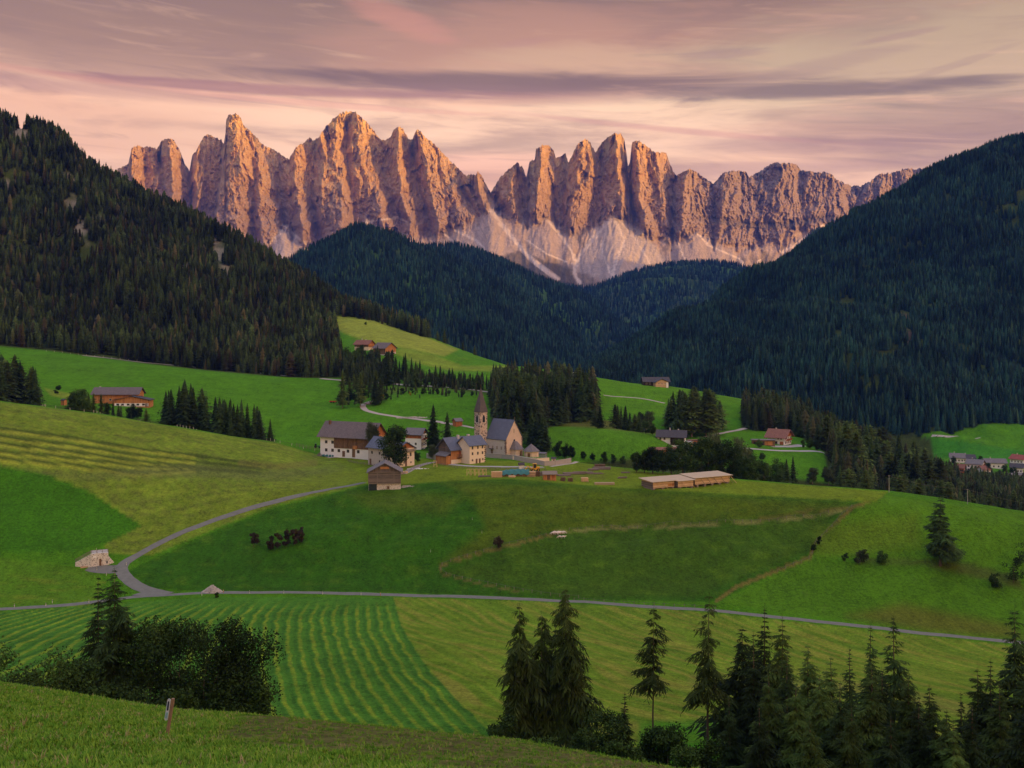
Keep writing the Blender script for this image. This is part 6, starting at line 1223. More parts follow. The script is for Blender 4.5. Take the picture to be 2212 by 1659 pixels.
# --- village at the right edge
def village(label, px, py, L, W, h, rh, deg, wall, roof, gable, anchor=(0, -1), bal=0, ymin=800, wins=True):
    v = House('village_house', label, 'house', (px, py), L, W, h, rh, deg, wall, roof, anchor=anchor, over=1.3, gable=gable, group='houses of the distant village', ymin=ymin)
    if wins: v.windows('F', [(-.36+.24*k)*L for k in range(4)], [1.2+2.9*k for k in range(max(1, int(h/3)))], 1.1, 1.3, FRAME); v.windows('R', [(-.3+.3*k)*W for k in range(3)], [1.2+2.9*k for k in range(max(1, int(h/3)))], 1.0, 1.3, FRAME)
    for k in range(bal): v.balcony('R', 0, 3.0+2.9*k, W*.9)
    v.chimney(-L*.2, 0); return v
village('grey roofed village house at the upper left of the distant village', 2068, 999, 12, 10, 5, 3.2, -20, W_WHITE, R_GREY, W_WHITE)
village('second grey roofed village house right behind the first', 2093, 999, 11, 9, 4.5, 2.6, -10, W_WHITE, R_DARK, W_WHITE)
village('white village house with red balconies and dark roof', 2104, 1019, 13, 13, 7.4, 3.2, -35, W_WHITE, R_GREY, W_REDB, bal=2)
village('small red brown timber house left of the balcony house', 2074, 1021, 6, 6, 5, 2.6, -35, W_REDB, R_RUST, W_REDB)
village('wide white village house with grey roof behind tall trees', 2152, 1012, 18, 11, 5.6, 3.0, -8, W_WHITE, R_GREY, W_WHITE)
village('village house with bright red roof at the right edge', 2196, 1008, 13, 12, 7.6, 3.2, -55, W_WHITE, R_RED, W_BROWN, bal=0)
village('flat pale building at the right edge below the red roofed house', 2206, 1036, 16, 9, 4.2, 1.2, 12, W_WARM, R_GREY, W_WARM)
# --- hut behind the spruces, small sheds
hu = House('hut', 'small wooden hut with grey roof on the meadow left of the spire', 'hut', (988, 920), 4.6, 4.2, 3.4, 1.4, 35, W_REDB, R_GREY, anchor=(0, 0), over=.7, ymin=560)
s1 = House('shed', 'small orange wooden shed with plank roof at the plateau edge', 'shed', (1188, 1037.5), 5.4, 3.4, 2.7, .9, 6, W_ORANGE, WOODG, anchor=(0, -1), over=.6); s1.panel('F', -.6, .3, 1.4, 2.0, DOOR, 'door'); s1.panel('F', 1.4, 1.0, 1.4, 1.2, W_REDB, 'shutter')
k1 = House('kiosk', 'little white notice hut on the lane below the churchyard', 'hut', (1127, 1013), 2.2, 1.6, 2.0, .7, 10, W_WHITE, R_DARK, anchor=(0, -1), over=.35)
# --- long new timber shed on the plateau
g0 = hit(1411, 1058.5); dirx = Vector((math.cos(R(28)), math.sin(R(28)), 0))
def long_shed():
    t = empty('timber_shed', g0+Vector((0, 0, .5)), R(28)); tag(t, 'long low shed of pale new boards with flat plank roof, raised on blocks', 'timber shed')
    def bx(name, a, b, mat): return MB().box(a, b).build(name, mat, t)
    bx('wall', (0, 0, .1), (11, 8.4, 2.7), W_NEW); bx('side_wall', (-.12, .05, .1), (-.01, 8.3, 2.3), W_GREYB); bx('centre_bay', (11.6, -1.7, .0), (19.6, 6.5, 2.5), W_NEW); bx('bay_side', (11.45, -1.65, 0), (11.59, 4, 2.3), W_GREYB)
    bx('gap_shade', (19.8, 1.6, 0), (21.9, 7, 2.4), W_DARK); bx('long_wall', (22, .2, .1), (41, 8.4, 2.9), W_NEW); bx('gap_side', (21.86, .3, .1), (21.99, 6, 2.7), W_GREYB)  # gap filled with a dark box in place of its shade
    m = MB()
    for (x0, x1, y0, y1, z0, z1) in ((-1.0, 12.2, -.9, 9.4, 2.75, 3.35), (11.0, 20.6, -2.5, 6.4, 2.55, 3.1), (20.7, 42.0, -.9, 9.6, 2.95, 3.6), (12.3, 20.6, 6.45, 9.4, 3.1, 3.3)):
        i = len(m.v); m.v += [(x0,y0,z0),(x1,y0,z0),(x1,y1,z1),(x0,y1,z1),(x0,y0,z0+.14),(x1,y0,z0+.14),(x1,y1,z1+.14),(x0,y1,z1+.14)]; m.f += [tuple(i+k for k in q) for q in ((0,3,2,1),(4,5,6,7),(0,1,5,4),(1,2,6,5),(2,3,7,6),(3,0,4,7))]
    m.build('roof', W_NEWR, t)
    for x in (2.2, 5.0, 13.5, 17.5, 25, 28.5, 32, 36, 40):
        y = -1.7 if 11 < x < 20 else (0 if x < 12 else .2); MB().bar((x, y-.2, 2.4), (x+1.8, y-1.3, -.4), .16).build('brace', WOODY if x < 20 else WOODG, t)
    for x in (.3, 5, 10, 12.5, 18.5, 23, 27, 31, 35, 39.5): y = -2.2 if 11 < x < 20 else -.4; MB().box((x-.5, y, -1.2), (x+.5, y+7, .08)).build('block', WOODG, t)
    bx('orange_panel', (7.6, -.1, .6), (10.8, .04, 1.6), W_ORANGE)
    MB().bar((41.2, 0, 2.6), (43.6, -1.4, -.6), .2).build('brace', WOODY, t)
long_shed()

village('white village house with dark roof at the lower right of the distant village', 2196, 1022, 10, 9, 5.6, 2.8, -30, W_WHITE, R_DARK, W_WHITE)
village('small white village house between the balcony house and the wide one', 2132, 1026, 8, 8, 5.2, 2.6, 15, W_WHITE, R_RUST, W_WHITE)
# ---------------------------------------------------------------- roads, lanes and tracks as draped ribbons
def ribbon(name, pts, w, mat, lift=.14, step=1.5, ymin=95, cross=4, widths=None):
    W3 = [hit(p[0], p[1], p[2] if len(p) > 2 else ymin) for p in pts]; S_ = []
    d = [0]
    for a, b in zip(W3, W3[1:]): d.append(d[-1]+(b-a).length)
    n = max(2, int(d[-1]/step)); sd_ = np.linspace(0, d[-1], n); X = np.interp(sd_, d, [p.x for p in W3]); Y = np.interp(sd_, d, [p.y for p in W3])
    X = blur(X, 2.2, 0); Y = blur(Y, 2.2, 0); tx = np.gradient(X); ty = np.gradient(Y); l = np.hypot(tx, ty)+1e-9; nx, ny = -ty/l, tx/l
    ww = np.full(n, w) if widths is None else np.interp(sd_, d, widths)
    ww = ww*(1+.10*fbm(X/3.1, Y/3.1, 3, 29)); V = []
    for k in range(cross+1):
        o = (k/cross-.5)*ww; x = X+nx*o; y = Y+ny*o; V.append(np.stack([x, y, gz(x, y)+lift-(.10 if k in (0, cross) else 0)], -1))
    V = np.stack(V, 1); o = link(name, mesh_np(name, V.reshape(-1, 3), grid_faces(n, cross+1), True), mat); tag(o, kind='structure'); return o
ribbon('road', [(-300,1333),(-100,1322),(0,1316),(90,1311),(190,1302),(262,1293),(330,1287),(400,1283),(500,1280),(600,1279.5),(700,1281),(850,1285),(1000,1289),(1150,1295),(1300,1303),(1500,1316),(1620,1327),(1750,1341),(1900,1357),(2050,1373),(2150,1383),(2300,1400),(2500,1425)], 3.3, ASPH, ymin=250)
ribbon('road', [(372,1284.5),(330,1279),(298,1268),(276,1252),(262,1237),(258,1226),(268,1214),(300,1198),(345,1172),(400,1147),(470,1121),(540,1098),(620,1076),(700,1060),(760,1049),(790,1042)], 4.0, ASPH, lift=.17, ymin=250, widths=[5.5,5.5,5,4.6,4.4,4.2,4]+[3.1]*9)
ribbon('road', [(190,1222),(215,1231),(240,1233),(262,1228)], 6.0, ASPH, lift=.20, ymin=250)
ribbon('road', [(330,1279),(300,1284),(290,1291)], 5.0, ASPH, lift=.20, ymin=250)
ribbon('lane', [(868,1025),(885,1016),(905,1006),(925,1000),(955,998),(985,1005),(1040,1008),(1100,1009),(1180,1009.5)], 3.6, CONC, lift=.16, ymin=420)
ribbon('lane', [(1185,1009),(1240,1001),(1290,1003)], 2.2, GRAV, lift=.16, ymin=420)
ribbon('lane', [(808,866,600),(790,870,600),(782,877,600),(790,887,600),(815,894,600),(850,899,600),(890,904,600),(925,909,600),(960,914,600),(1000,920,600),(1030,926,590)], 4.2, GRAV, lift=.2, ymin=600)
ribbon('lane', [(690,818,700),(740,822,700),(790,826,700),(850,830,700),(900,833,700),(950,836,700),(1000,840,700),(1045,846,700),(1075,850,700)], 5.0, GRAV, lift=.35, ymin=700)
ribbon('track', [(175,768,700),(250,776,700),(330,785,700),(400,792,700),(470,797,700),(560,806,700),(640,813,700)], 4.0, GRAV, lift=.3, ymin=700)
ribbon('lane', [(1520,945,600),(1560,936,600),(1600,928,600),(1640,922,600)], 4, GRAV, lift=.25, ymin=600)
ribbon('lane', [(1480,1000,520),(1478,985,560),(1490,974,580),(1520,968,600),(1560,966,600),(1620,970,600),(1680,974,600),(1740,975,600),(1780,978,600)], 3.4, CONC, lift=.25, ymin=520)
ribbon('lane', [(1238,812,700),(1252,807,700),(1262,804,700)], 4, GRAV, lift=.3, ymin=740)
ribbon('lane', [(1300,853,720),(1380,860,720),(1440,872,720)], 3, GRAV, lift=.25, ymin=720)
ribbon('lane', [(2010,941,900),(2060,943,900),(2120,945,900)], 5, GRAV, lift=.3, ymin=900)
ribbon('yard', [(1660,964,600),(1700,965,600),(1735,962,600)], 6, CONC, lift=.2, ymin=600)
ribbon('yard', [(700,988),(740,986),(790,986)], 5, GRAV, lift=.15, ymin=420)

# ---------------------------------------------------------------- fences and posts
def fence(label, pts, spacing, h=1.2, rails=(.55, 1.05), mat=None, railmat=None, group=None, ymin=95, pw=.14, cat='fence', name='fence'):
    mat = mat or WOODG; W3 = [hit(p[0], p[1], p[2] if len(p) > 2 else ymin) for p in pts]; t = empty(name, W3[0]); tag(t, label, cat, group); o = W3[0]; d = [0]
    for a, b in zip(W3, W3[1:]): d.append(d[-1]+(b-a).length)
    n = min(98, max(2, int(d[-1]/spacing)+1)); s = np.linspace(0, d[-1], n); X = np.interp(s, d, [p.x for p in W3]); Y = np.interp(s, d, [p.y for p in W3]); Z = gz(X, Y)
    tops = []
    for k in range(n):
        p = Vector((X[k], Y[k], Z[k]))-o; q = p+Vector((rnd.uniform(-.05, .05), rnd.uniform(-.05, .05), h*rnd.uniform(.92, 1.08))); MB().bar(p-Vector((0, 0, .5)), q, pw).build('post', mat, t); tops.append((p, q))
    if rails:
        for r in rails:
            m = MB()
            for (p, _), (p2, _) in zip(tops, tops[1:]): m.bar(p+Vector((0, 0, r*h/1.2)), p2+Vector((0, 0, r*h/1.2)), .06 if railmat else .10)
            m.build('rail', railmat or mat, t)
    return t
fence('post and wire fence along the crest of the mown shoulder', [(30,868.5),(100,879),(200,892),(300,907),(400,926),(500,941),(600,956),(680,975)], 5.5, 1.3, (1.0,), POSTW, WIRE)
fence('wooden rail fence beside the lane down to the barn', [(862,1030),(885,1019),(905,1009),(925,1003),(950,1001)], 2.2, 1.2)
fence('wooden rail fence below the timber house and the churchyard', [(950,1005),(985,1012),(1040,1014),(1100,1015),(1178,1014)], 2.6, 1.2)
fence('short rail fence curving below the white house', [(752,997),(770,1002),(800,1006),(835,1012)], 2.5, 1.1)
fence('rail fence left of the long white farmhouse', [(640,965),(665,970),(688,974)], 2.2, 1.8, (.4, .8, 1.15))
fence('wire fence along the trodden sheep track, left part', [(955,1222),(1000,1206),(1060,1187),(1120,1172),(1180,1157)], 3.2, 1.1, (1.0,), WOODG, WIRE)
fence('wire fence along the upper sheep track towards the right', [(1230,1146),(1300,1140),(1400,1138),(1500,1134),(1600,1128),(1700,1120),(1790,1108)], 3.4, 1.1, (1.0,), WOODG, WIRE)
fence('wire fence curving down from the sheep track to the road', [(952,1232),(965,1243),(1020,1256),(1100,1272),(1170,1284),(1250,1292)], 3.2, 1.1, (1.0,), WOODG, WIRE)
fence('wire fence along the steep brown path on the right', [(1840,1096),(1800,1135),(1762,1170),(1752,1205),(1680,1235)], 3.6, 1.1, (1.0,), WOODG, WIRE)
fence('wire fence above the road on the right', [(1240,1297),(1320,1302),(1400,1307),(1480,1311),(1545,1316)], 3.2, 1.0, (.95,), WOODG, WIRE)
fence('low fence on the forest edge above the upper left meadow', [(100,759,700),(200,770,700),(330,783,700),(460,795,700),(560,804,700)], 7, 1.3, (1.0,), POSTW, WIRE)
def post(px, py, label, mat, h=1.15, w=.16, group=None):
    p = hit(px, py, 250); t = empty('road_post', p); tag(t, label, 'post', group); MB().box((-w/2, -w/2, -.4), (w/2, w/2, h)).build('shaft', mat, t); MB().box((-w/2-.02, -w/2-.02, h-.3), (w/2+.02, w/2+.02, h-.16)).build('band', RUBBER if mat is POSTW else POSTW, t)
for px, py, d in [(436,1287,'before the heap of stones'),(539,1283,'right of the heap of stones'),(613,1282.5,'second to the right of the heap of stones'),(697,1284,'third to the right of the heap of stones'),(780,1286,'fourth to the right of the heap of stones'),(31,1312,'nearest to the left edge'),(99,1310,'left of the tall spruce'),(113,1303,'on the far side of the road at left'),(192,1302.5,'just left of the tall spruce'),(273,1222,'at the corner opposite the stone shelter'),(230,1243,'at the road junction'),(209,1233,'in front of the stone shelter')]:
    post(px, py, 'white roadside post '+d, POSTW)
for px, py, d in [(482.6,1281,'at the foot of the heap of stones'),(822,1287,'above the edge of the striped field')]: post(px, py, 'orange roadside post '+d, POSTO)
for px, py, d in [(1020,1123,'uppermost of the thin row on the slope'),(1041,1152,'middle one of the thin row on the slope'),(1067,1178,'lowest of the thin row on the slope'),(930,1193,'alone on the green slope')]: post(px-60 if False else px, py, 'thin white stake '+d, POSTW, 1.0, .10)

# ---------------------------------------------------------------- power line
def pole(px, py, top, label):
    p = hit(px, py); h = (py-top)/FW*p.y; t = empty('utility_pole', p); tag(t, label, 'pole', 'poles of the power line'); MB().cyl((0, 0, -1), (0, 0, h), .14, .10, 8).build('shaft', plain_mat('pole_wood', (.36, .33, .29), .85, .2), t); MB().bar((-.5, 0, h-.35), (.5, 0, h-.35), .1).build('crossarm', WOODG, t); return p+Vector((0, 0, h-.2))
pa = pole(1920.5, 1064, 1026, 'tall pale utility pole at the corner of the turf'); pb = pole(2090, 1089, 1056, 'second utility pole further right on the pasture'); 
pc = on(2330, 400)+Vector((0, 0, 7)); t = empty('utility_pole', on(2330, 400)); tag(t, 'utility pole beyond the right edge carrying the cables', 'pole', 'poles of the power line'); MB().cyl((0, 0, -1), (0, 0, 7.2), .16, .11, 8).build('shaft', POSTW, t)
for k, (a, b, lb) in enumerate([(pa, pb, 'cable hanging between the two utility poles'), (pb, pc, 'cable from the second utility pole to the right edge')]):
    m = MB(); prev = a
    for i in range(1, 19):
        f = i/18; q = a.lerp(b, f)-Vector((0, 0, 1.3*4*f*(1-f))); m.bar(prev, q, .045); prev = q
    tag(m.build('power_cable', WOODG), lb, 'cable')
# ---------------------------------------------------------------- stone shelter in the bank at the road fork
def shelter():
    a = hit(197.5, 1226, 250); b = hit(234, 1220, 250); u = (b-a); u.z = 0; L = u.length; ang = math.atan2(u.y, u.x); t = empty('stone_shelter', a, ang); tag(t, 'small rubble stone shelter with wooden railing built into the bank at the road fork', 'shelter')
    H = 4.9; MB().box((0, 0, -1.2), (L, 6, H)).build('front_wall', STONE, t)
    m = MB(); w = [(-.02, 0), (-5.3, 2.6), (-5.3, 3.2), (-.02, .6)]; i = 0
    m.v = [(-.02, 0, -1), (-5.3, 2.4, -1), (-5.3, 2.4, 1.7), (-.02, 0, H), (-.02, .7, -1), (-5.3, 3.1, -1), (-5.3, 3.1, 1.7), (-.02, .7, H)]; m.f = [(0,1,2,3),(4,7,6,5),(3,2,6,7),(1,5,6,2)]; m.build('wing_wall', STONE, t)
    m = MB(); m.v = [(L+.02, 0, -1), (L+2.4, 1.2, -1), (L+2.4, 1.2, .4), (L+.02, 0, H*.75), (L+.02, .6, -1), (L+2.4, 1.8, -1), (L+2.4, 1.8, .4), (L+.02, .6, H*.75)]; m.f = [(0,3,2,1),(4,5,6,7),(3,7,6,2),(1,2,6,5)]; m.build('wing_wall', STONE, t)
    MB().box((L*.46, -.04, .0), (L*.58, .05, 2.9)).build('door', DOOR, t); MB().box((L*.60, -.12, -.2), (L*.64, .02, 3.0)).build('door_post', STONET, t); MB().box((L*.88, -.04, 1.0), (L*.96, .05, 1.9)).build('window', GLASS, t); MB().box((L*.1, -.04, 3.5), (L*.3, .04, 3.95)).build('lintel', W_WHITE, t)
    m = MB(); P0 = [(-5.3, 2.7, 1.7), (0, .3, H), (L, .3, H)]
    for z in (.45, .85, 1.2):
        for p, q in zip(P0, P0[1:]): m.bar((p[0], p[1], p[2]+z), (q[0], q[1], q[2]+z), .08, .16)
    m.build('railing', WOODG, t)
    for x, y, z in [(-5.2, 2.7, 1.6), (-2.6, 1.5, 2.9), (0, .3, H-.1), (L*.33, .3, H-.1), (L*.66, .3, H-.1), (L, .3, H-.1)]: MB().bar((x, y, z), (x, y, z+1.35), .14).build('railing_post', WOODG, t)
    MB().bar((L*.3, .6, H), (L*.3, .6, H+1.9), .12).build('stake', POSTW, t); MB().box((-3.6, .5, -.6), (-.6, 1.0, .5)).build('bench', W_NEW, t)
shelter()
# heaps of stones
def heap(name, label, px, py, L, W, H, n, mat, seed, cat='stones', s0=.16, s1=.42):
    p = hit(px, py, 250); q = random.Random(seed); m = MB()
    for k in range(n):
        a = q.uniform(0, 6.28); r = q.random()**.6; x = math.cos(a)*r*L/2; y = math.sin(a)*r*W/2; z = max(0, (1-r)*H)*q.uniform(.7, 1.0); s = q.uniform(s0, s1)
        i = len(m.v); pts = [Vector((q.uniform(.6, 1), 0, 0)), Vector((0, q.uniform(.6, 1), 0)), Vector((-q.uniform(.6, 1), 0, 0)), Vector((0, -q.uniform(.6, 1), 0)), Vector((0, 0, q.uniform(.5, .9))), Vector((0, 0, -.6))]
        rz = Matrix.Rotation(q.uniform(0, 3), 3, 'Z') @ Matrix.Rotation(q.uniform(-.5, .5), 3, 'X'); m.v += [tuple(Vector((x, y, z))+rz @ v*s) for v in pts]; m.f += [tuple(i+j for j in f) for f in ((0,1,4),(1,2,4),(2,3,4),(3,0,4),(1,0,5),(2,1,5),(3,2,5),(0,3,5))]
    b = MB(); N = 14
    for k in range(N): a, c = k*6.283/N, (k+1)*6.283/N; b.quad((math.cos(a)*L*.5, math.sin(a)*W*.5, -.3), (math.cos(c)*L*.5, math.sin(c)*W*.5, -.3), (0, 0, H*.25))
    o = b.build(name, mat, None, p); tag(o, label, cat); m.build('stones', mat, o); return o
heap('stone_heap', 'pale heap of stones at the roadside', 458, 1279, 7.0, 4.0, 2.6, 900, PEBB, 1, 'stone heap')
heap('stone_heap', 'scattered pale stones right of the weathered barn', 880, 1051, 7, 3, .5, 60, PEBB, 2, 'stone heap')
heap('stone_heap', 'white stones or slabs on the grass left of the sawn timber', 905, 1013, 11, 3, .4, 60, W_WHITE, 3, 'stone heap')
heap('stone_heap', 'pale rocks along the lane behind the hamlet', 895, 903, 26, 3, .9, 160, PEBB, 4, 'stone heap', .3, .8)
heap('gravel_heap', 'reddish heap of earth in the loop of the gravel lane', 800, 872, 9, 7, 2.2, 60, plain_mat('red_earth', (.24, .13, .09), .95, .3), 5, 'earth heap')
# ---------------------------------------------------------------- things of the timber yard
def boards(px, py, L, W, H, deg, label, mat, layers=6, legs=False, ymin=400, name='board_stack'):
    p = hit(px, py, ymin); t = empty(name, p, R(deg)); tag(t, label, 'timber'); q = random.Random(int(px)); h = H/layers
    for k in range(layers):
        m = MB(); n = max(2, int(W/.35))
        for j in range(n): y = -W/2+W*(j+.5)/n; m.box((-L/2+q.uniform(-.15, .15), y-.14, .1+k*h), (L/2+q.uniform(-.15, .15), y+.14, .1+k*h+h*.62))
        m.build('board_layer', mat, t)
    m = MB()
    for x in (-L*.35, 0, L*.35): m.box((x-.08, -W/2, -.5 if not legs else -1.2), (x+.08, W/2, .09))
    m.build('bearers', WOODG, t); return t
boards(1073, 1031, 4.6, 2.0, 2.6, 4, 'stack of fresh orange planks in two bundles at the yard', WOODY, 6)
boards(1106, 1031, 2.8, 1.8, .7, 4, 'low bundle of fresh planks under the green tarpaulin edge', WOODY, 2)
boards(1136, 1029, 2.8, 2.2, 2.2, 4, 'square stack of grey brown planks right of the tarpaulin', W_NEW, 5); boards(1150, 1029.5, 2.6, 2.0, 2.4, 4, 'second square plank stack beside the brown one', W_NEW, 5); boards(1161, 1029, 2.0, 2.0, 2.2, 4, 'dark firewood stack beside the plank stacks', W_BROWN, 5); boards(1171, 1028, 2.0, 1.8, 1.8, 4, 'small grey stack next to the yellow digger', WOODG, 4)
boards(870, 1023, 4.4, 1.4, 1.1, 3, 'bright plank bundle right of the weathered barn', WOODY, 3)
boards(1216, 1039, 2.0, 1.6, 1.6, 5, 'small dark stack right of the orange shed, left one', W_BROWN, 4); boards(1232, 1040, 2.0, 1.6, 1.6, 5, 'small dark stack right of the orange shed, right one', W_BROWN, 4); boards(1263, 1040, 3.0, 1.8, 1.7, 5, 'pale plank bundle at the right part of the plateau edge', WOODY, 5)
boards(1306, 1047, 8.5, 1.6, 1.0, 2, 'long low stack of pinkish planks on legs at the plateau edge', W_NEWR, 3, True); boards(1296, 1010, 5.0, 2.0, 1.6, 0, 'brown stack on the far right corner of the yard', W_BROWN, 4)
def logs(px, py, n, L, r, deg, label, ymin=400):
    p = hit(px, py, ymin); t = empty('log_pile', p, R(deg)); tag(t, label, 'log pile'); q = random.Random(int(px*3)); row = max(2, int(n**.5*1.7)); k = 0; lv = 0
    while k < n and row > 0:
        for j in range(row):
            if k >= n: break
            y = (j-row/2)*2*r+q.uniform(-.03, .03); z = r+lv*r*1.7; dx = q.uniform(-.5, .5); rr = r*q.uniform(.75, 1.05); MB().cyl((-L/2+dx, y, z), (L/2+dx, y+q.uniform(-.2, .2), z), rr, rr*.85, 8).build('log', LOGM, t); k += 1
        row -= 1; lv += 1
    return t
for a in [(1218,1028,7,6,.22,12,'log pile right of the orange shed'),(1234,1024,9,7,.24,8,'dark log pile in the middle of the yard'),(1250,1024,8,6,.24,4,'log pile beside the dark one'),(1266,1022,6,6,.22,15,'low log pile further right in the yard'),(1280,1016,7,5,.24,20,'log pile near the far corner of the yard'),(1300,1014,12,8,.25,3,'large dark log pile at the right of the yard'),(1285,1024,4,7,.2,5,'few logs lying right of the piles'),(1045,1030,5,5,.2,6,'logs lying beside the wooden frames'),(1345,1033,4,4,.22,10,'small pile of logs left of the long timber shed'),(1352,1022,3,4,.2,5,'short logs on the grass behind the small pile')]: logs(*a)
def trestle(px, py, label):
    p = hit(px, py, 400); t = empty('wooden_frame', p, R(rnd.uniform(-12, 12))); tag(t, label, 'frame', 'fresh wooden frames in the yard')
    for x in (-.7, .7): MB().bar((x, 0, -.2), (x, 0, 3.0), .16).build('leg', WOODY, t)
    MB().bar((-.8, 0, 2.9), (.8, 0, 2.9), .16).bar((-.7, 0, 1.2), (.7, 0, 1.2), .12).build('crossbar', WOODY, t); MB().bar((-.6, .05, .2), (.6, .05, 2.8), .10).build('brace', WOODY, t); MB().bar((.7, 0, 2.6), (1.0, 1.6, -.2), .12).build('prop', WOODY, t)
for k, px in enumerate((1012, 1021, 1030, 1039, 1047)): trestle(px, 1027.5, 'upright frame of fresh wood, '+['first','second','third','fourth','last'][k]+' from the left in the row on the plateau')
trestle(940, 1009, 'lone small wooden frame beside the lane')
def tarp():
    p = hit(1110, 1028, 400); t = empty('covered_stack', p, R(5)); tag(t, 'timber stack under a rumpled teal tarpaulin in the yard', 'tarpaulin'); n, k = 26, 12; V = []
    for i in range(n):
        for j in range(k):
            u = i/(n-1)*2-1; v = j/(k-1)*2-1; V.append((u*6.6, v*2.4, 2.6*(1-abs(v)**2.2*.75)*(1-.35*max(0, -u)**1.5)-.5*max(0, u-.6)+.28*math.sin(i*1.3)*math.cos(j*1.1)+.3))
    o = link('cover', mesh_np('cover', V, grid_faces(n, k)[:, ::-1].copy(), True), TARP, t); MB().box((-5.6, -1.9, -.3), (-.5, 1.8, 1.3)).box((.2, -1.9, -.3), (5.6, 1.8, 1.6)).build('stack', W_BROWN, t)
tarp()
def digger():
    p = hit(1156, 1018, 400); t = empty('digger', p, R(12)); tag(t, 'yellow digger standing behind the plank stacks', 'digger')
    MB().box((-1.8, -1, .7), (1.8, 1, 1.6)).box((.2, -.9, 1.6), (1.9, .9, 2.1)).build('body', YELP, t); c = MB()
    for x in (-.9, .5):
        for y in (-.8, .8): c.bar((x, y, 1.6), (x, y, 3.4), .12)
    c.build('cab_frame', YELP, t); MB().box((-1.0, -.95, 3.4), (.7, .95, 3.55)).build('cab_roof', YELP, t); MB().box((-.8, -.7, 1.62), (.4, .7, 3.3)).build('cab_glass', GLASS, t)
    MB().bar((-1.8, 0, 1.4), (-3.4, 0, 2.6), .35).bar((-3.4, 0, 2.6), (-4.6, 0, 1.0), .28).build('arm', YELP, t); MB().box((-5.2, -.8, .3), (-4.4, .8, 1.1)).build('bucket', YELP, t)
    for x in (-1.2, 1.2):
        for y in (-1.15, 1.15): w = MB().cyl((x, y-.2, .7), (x, y+.2, .7), .72, .72, 14).build('wheel', RUBBER, t); MB().cyl((x, y-.22, .7), (x, y+.22, .7), .3, .3, 10).build('rim', YELP, w)
digger()
def trailer(px, py, L, label, mat, deg, ymin=95, cat='trailer'):
    p = hit(px, py, ymin); t = empty('trailer', p, R(deg)); tag(t, label, cat); MB().box((-L/2, -1.1, .8), (L/2, 1.1, 1.0)).box((-L/2, -1.1, 1.0), (L/2, -1.0, 1.5)).box((-L/2, 1.0, 1.0), (L/2, 1.1, 1.5)).box((-L/2, -1.0, 1.0), (-L/2+.1, 1.0, 1.5)).build('bed', mat, t); MB().bar((L/2, 0, .8), (L/2+1.6, 0, .6), .14).build('drawbar', METAL, t)
    for x in (-L*.25, L*.1):
        for y in (-1.0, 1.0): MB().cyl((x, y-.15, .45), (x, y+.15, .45), .5, .5, 12).build('wheel', RUBBER, t)
trailer(709, 981, 5.6, 'red flat trailer in front of the long white farmhouse', REDP, -20); trailer(66, 873, 6.0, 'red trailer on the grass at the far left', REDP, 5, 560); trailer(719, 870.5, 5, 'red trailer on the meadow below the forest edge', REDP, 5, 600)
def bales():
    for k, (px, py) in enumerate([(699,986.5),(706,987),(713,987.5),(720,987),(709,984.5)]):
        p = hit(px, py); t = empty('silage_bale', p, R(rnd.uniform(-30, 30))); tag(t, 'teal wrapped silage bale in front of the white farmhouse', 'bale', 'teal silage bales by the farmhouse'); m = MB(); N = 16
        prof = [(-.65, .45), (-.55, .62), (0, .68), (.55, .62), (.65, .45)]
        for (x0, r0), (x1, r1) in zip(prof, prof[1:]): m.cyl((x0, 0, .62), (x1, 0, .62), r0, r1, N)
        m.build('wrap', TEAL, t); MB().cyl((-.68, 0, .62), (-.655, 0, .62), .3, .3, 12).cyl((.655, 0, .62), (.68, 0, .62), .3, .3, 12).build('wrap_end', METAL, t)
bales()
def tractor():
    p = hit(685, 968); t = empty('tractor', p, R(10)); tag(t, 'small green tractor parked by the fence left of the long farmhouse', 'tractor'); g_ = plain_mat('green_paint', (.04, .16, .06), .5, .1)
    MB().box((-.2, -.45, .8), (1.6, .45, 1.5)).build('bonnet', g_, t); c = MB()
    for x in (-1.3, -.2):
        for y in (-.7, .7): c.bar((x, y, .9), (x, y, 2.5), .1)
    c.build('cab_frame', g_, t); MB().box((-1.4, -.8, 2.5), (-.1, .8, 2.65)).build('cab_roof', g_, t); MB().box((-1.2, -.6, .9), (-.3, .6, 2.4)).build('cab_glass', GLASS, t)
    for x, r in ((-.9, .8), (1.2, .5)):
        for y in (-.85, .85): MB().cyl((x, y-.18, r), (x, y+.18, r), r, r, 14).build('wheel', RUBBER, t)
tractor()
def car(px, py, label, mat, deg, ymin, group=None):
    p = hit(px, py, ymin); t = empty('car', p, R(deg)); tag(t, label, 'car', group); m = MB(); pr = [(-2.1, .35), (2.1, .35), (2.1, .8), (1.2, .95), (.6, 1.42), (-1.2, 1.45), (-1.9, .95), (-2.1, .85)]
    n = len(pr); m.v = [(x, -.85, z) for x, z in pr]+[(x, .85, z) for x, z in pr]; m.f = [tuple(range(n)), tuple(range(n, 2*n))[::-1]]+[(k, (k+1) % n, n+(k+1) % n, n+k) for k in range(n)]; m.build('body', mat, t); MB().box((-1.3, -.87, .98), (.75, .87, 1.32)).build('windows', GLASS, t)
    for x in (-1.3, 1.3):
        for y in (-.8, .8): MB().cyl((x, y-.1, .33), (x, y+.1, .33), .33, .33, 10).build('wheel', RUBBER, t)
car(2122, 1027, 'white car parked below the balcony house of the village', WHITEP, 10, 800); car(2150, 1029, 'grey car at the village below the wide white house', METAL, 5, 800); car(2025, 943, 'white car parked at the forest edge above the village, left', WHITEP, 0, 900); car(2040, 944, 'second white car parked at the forest edge above the village', WHITEP, 0, 900)
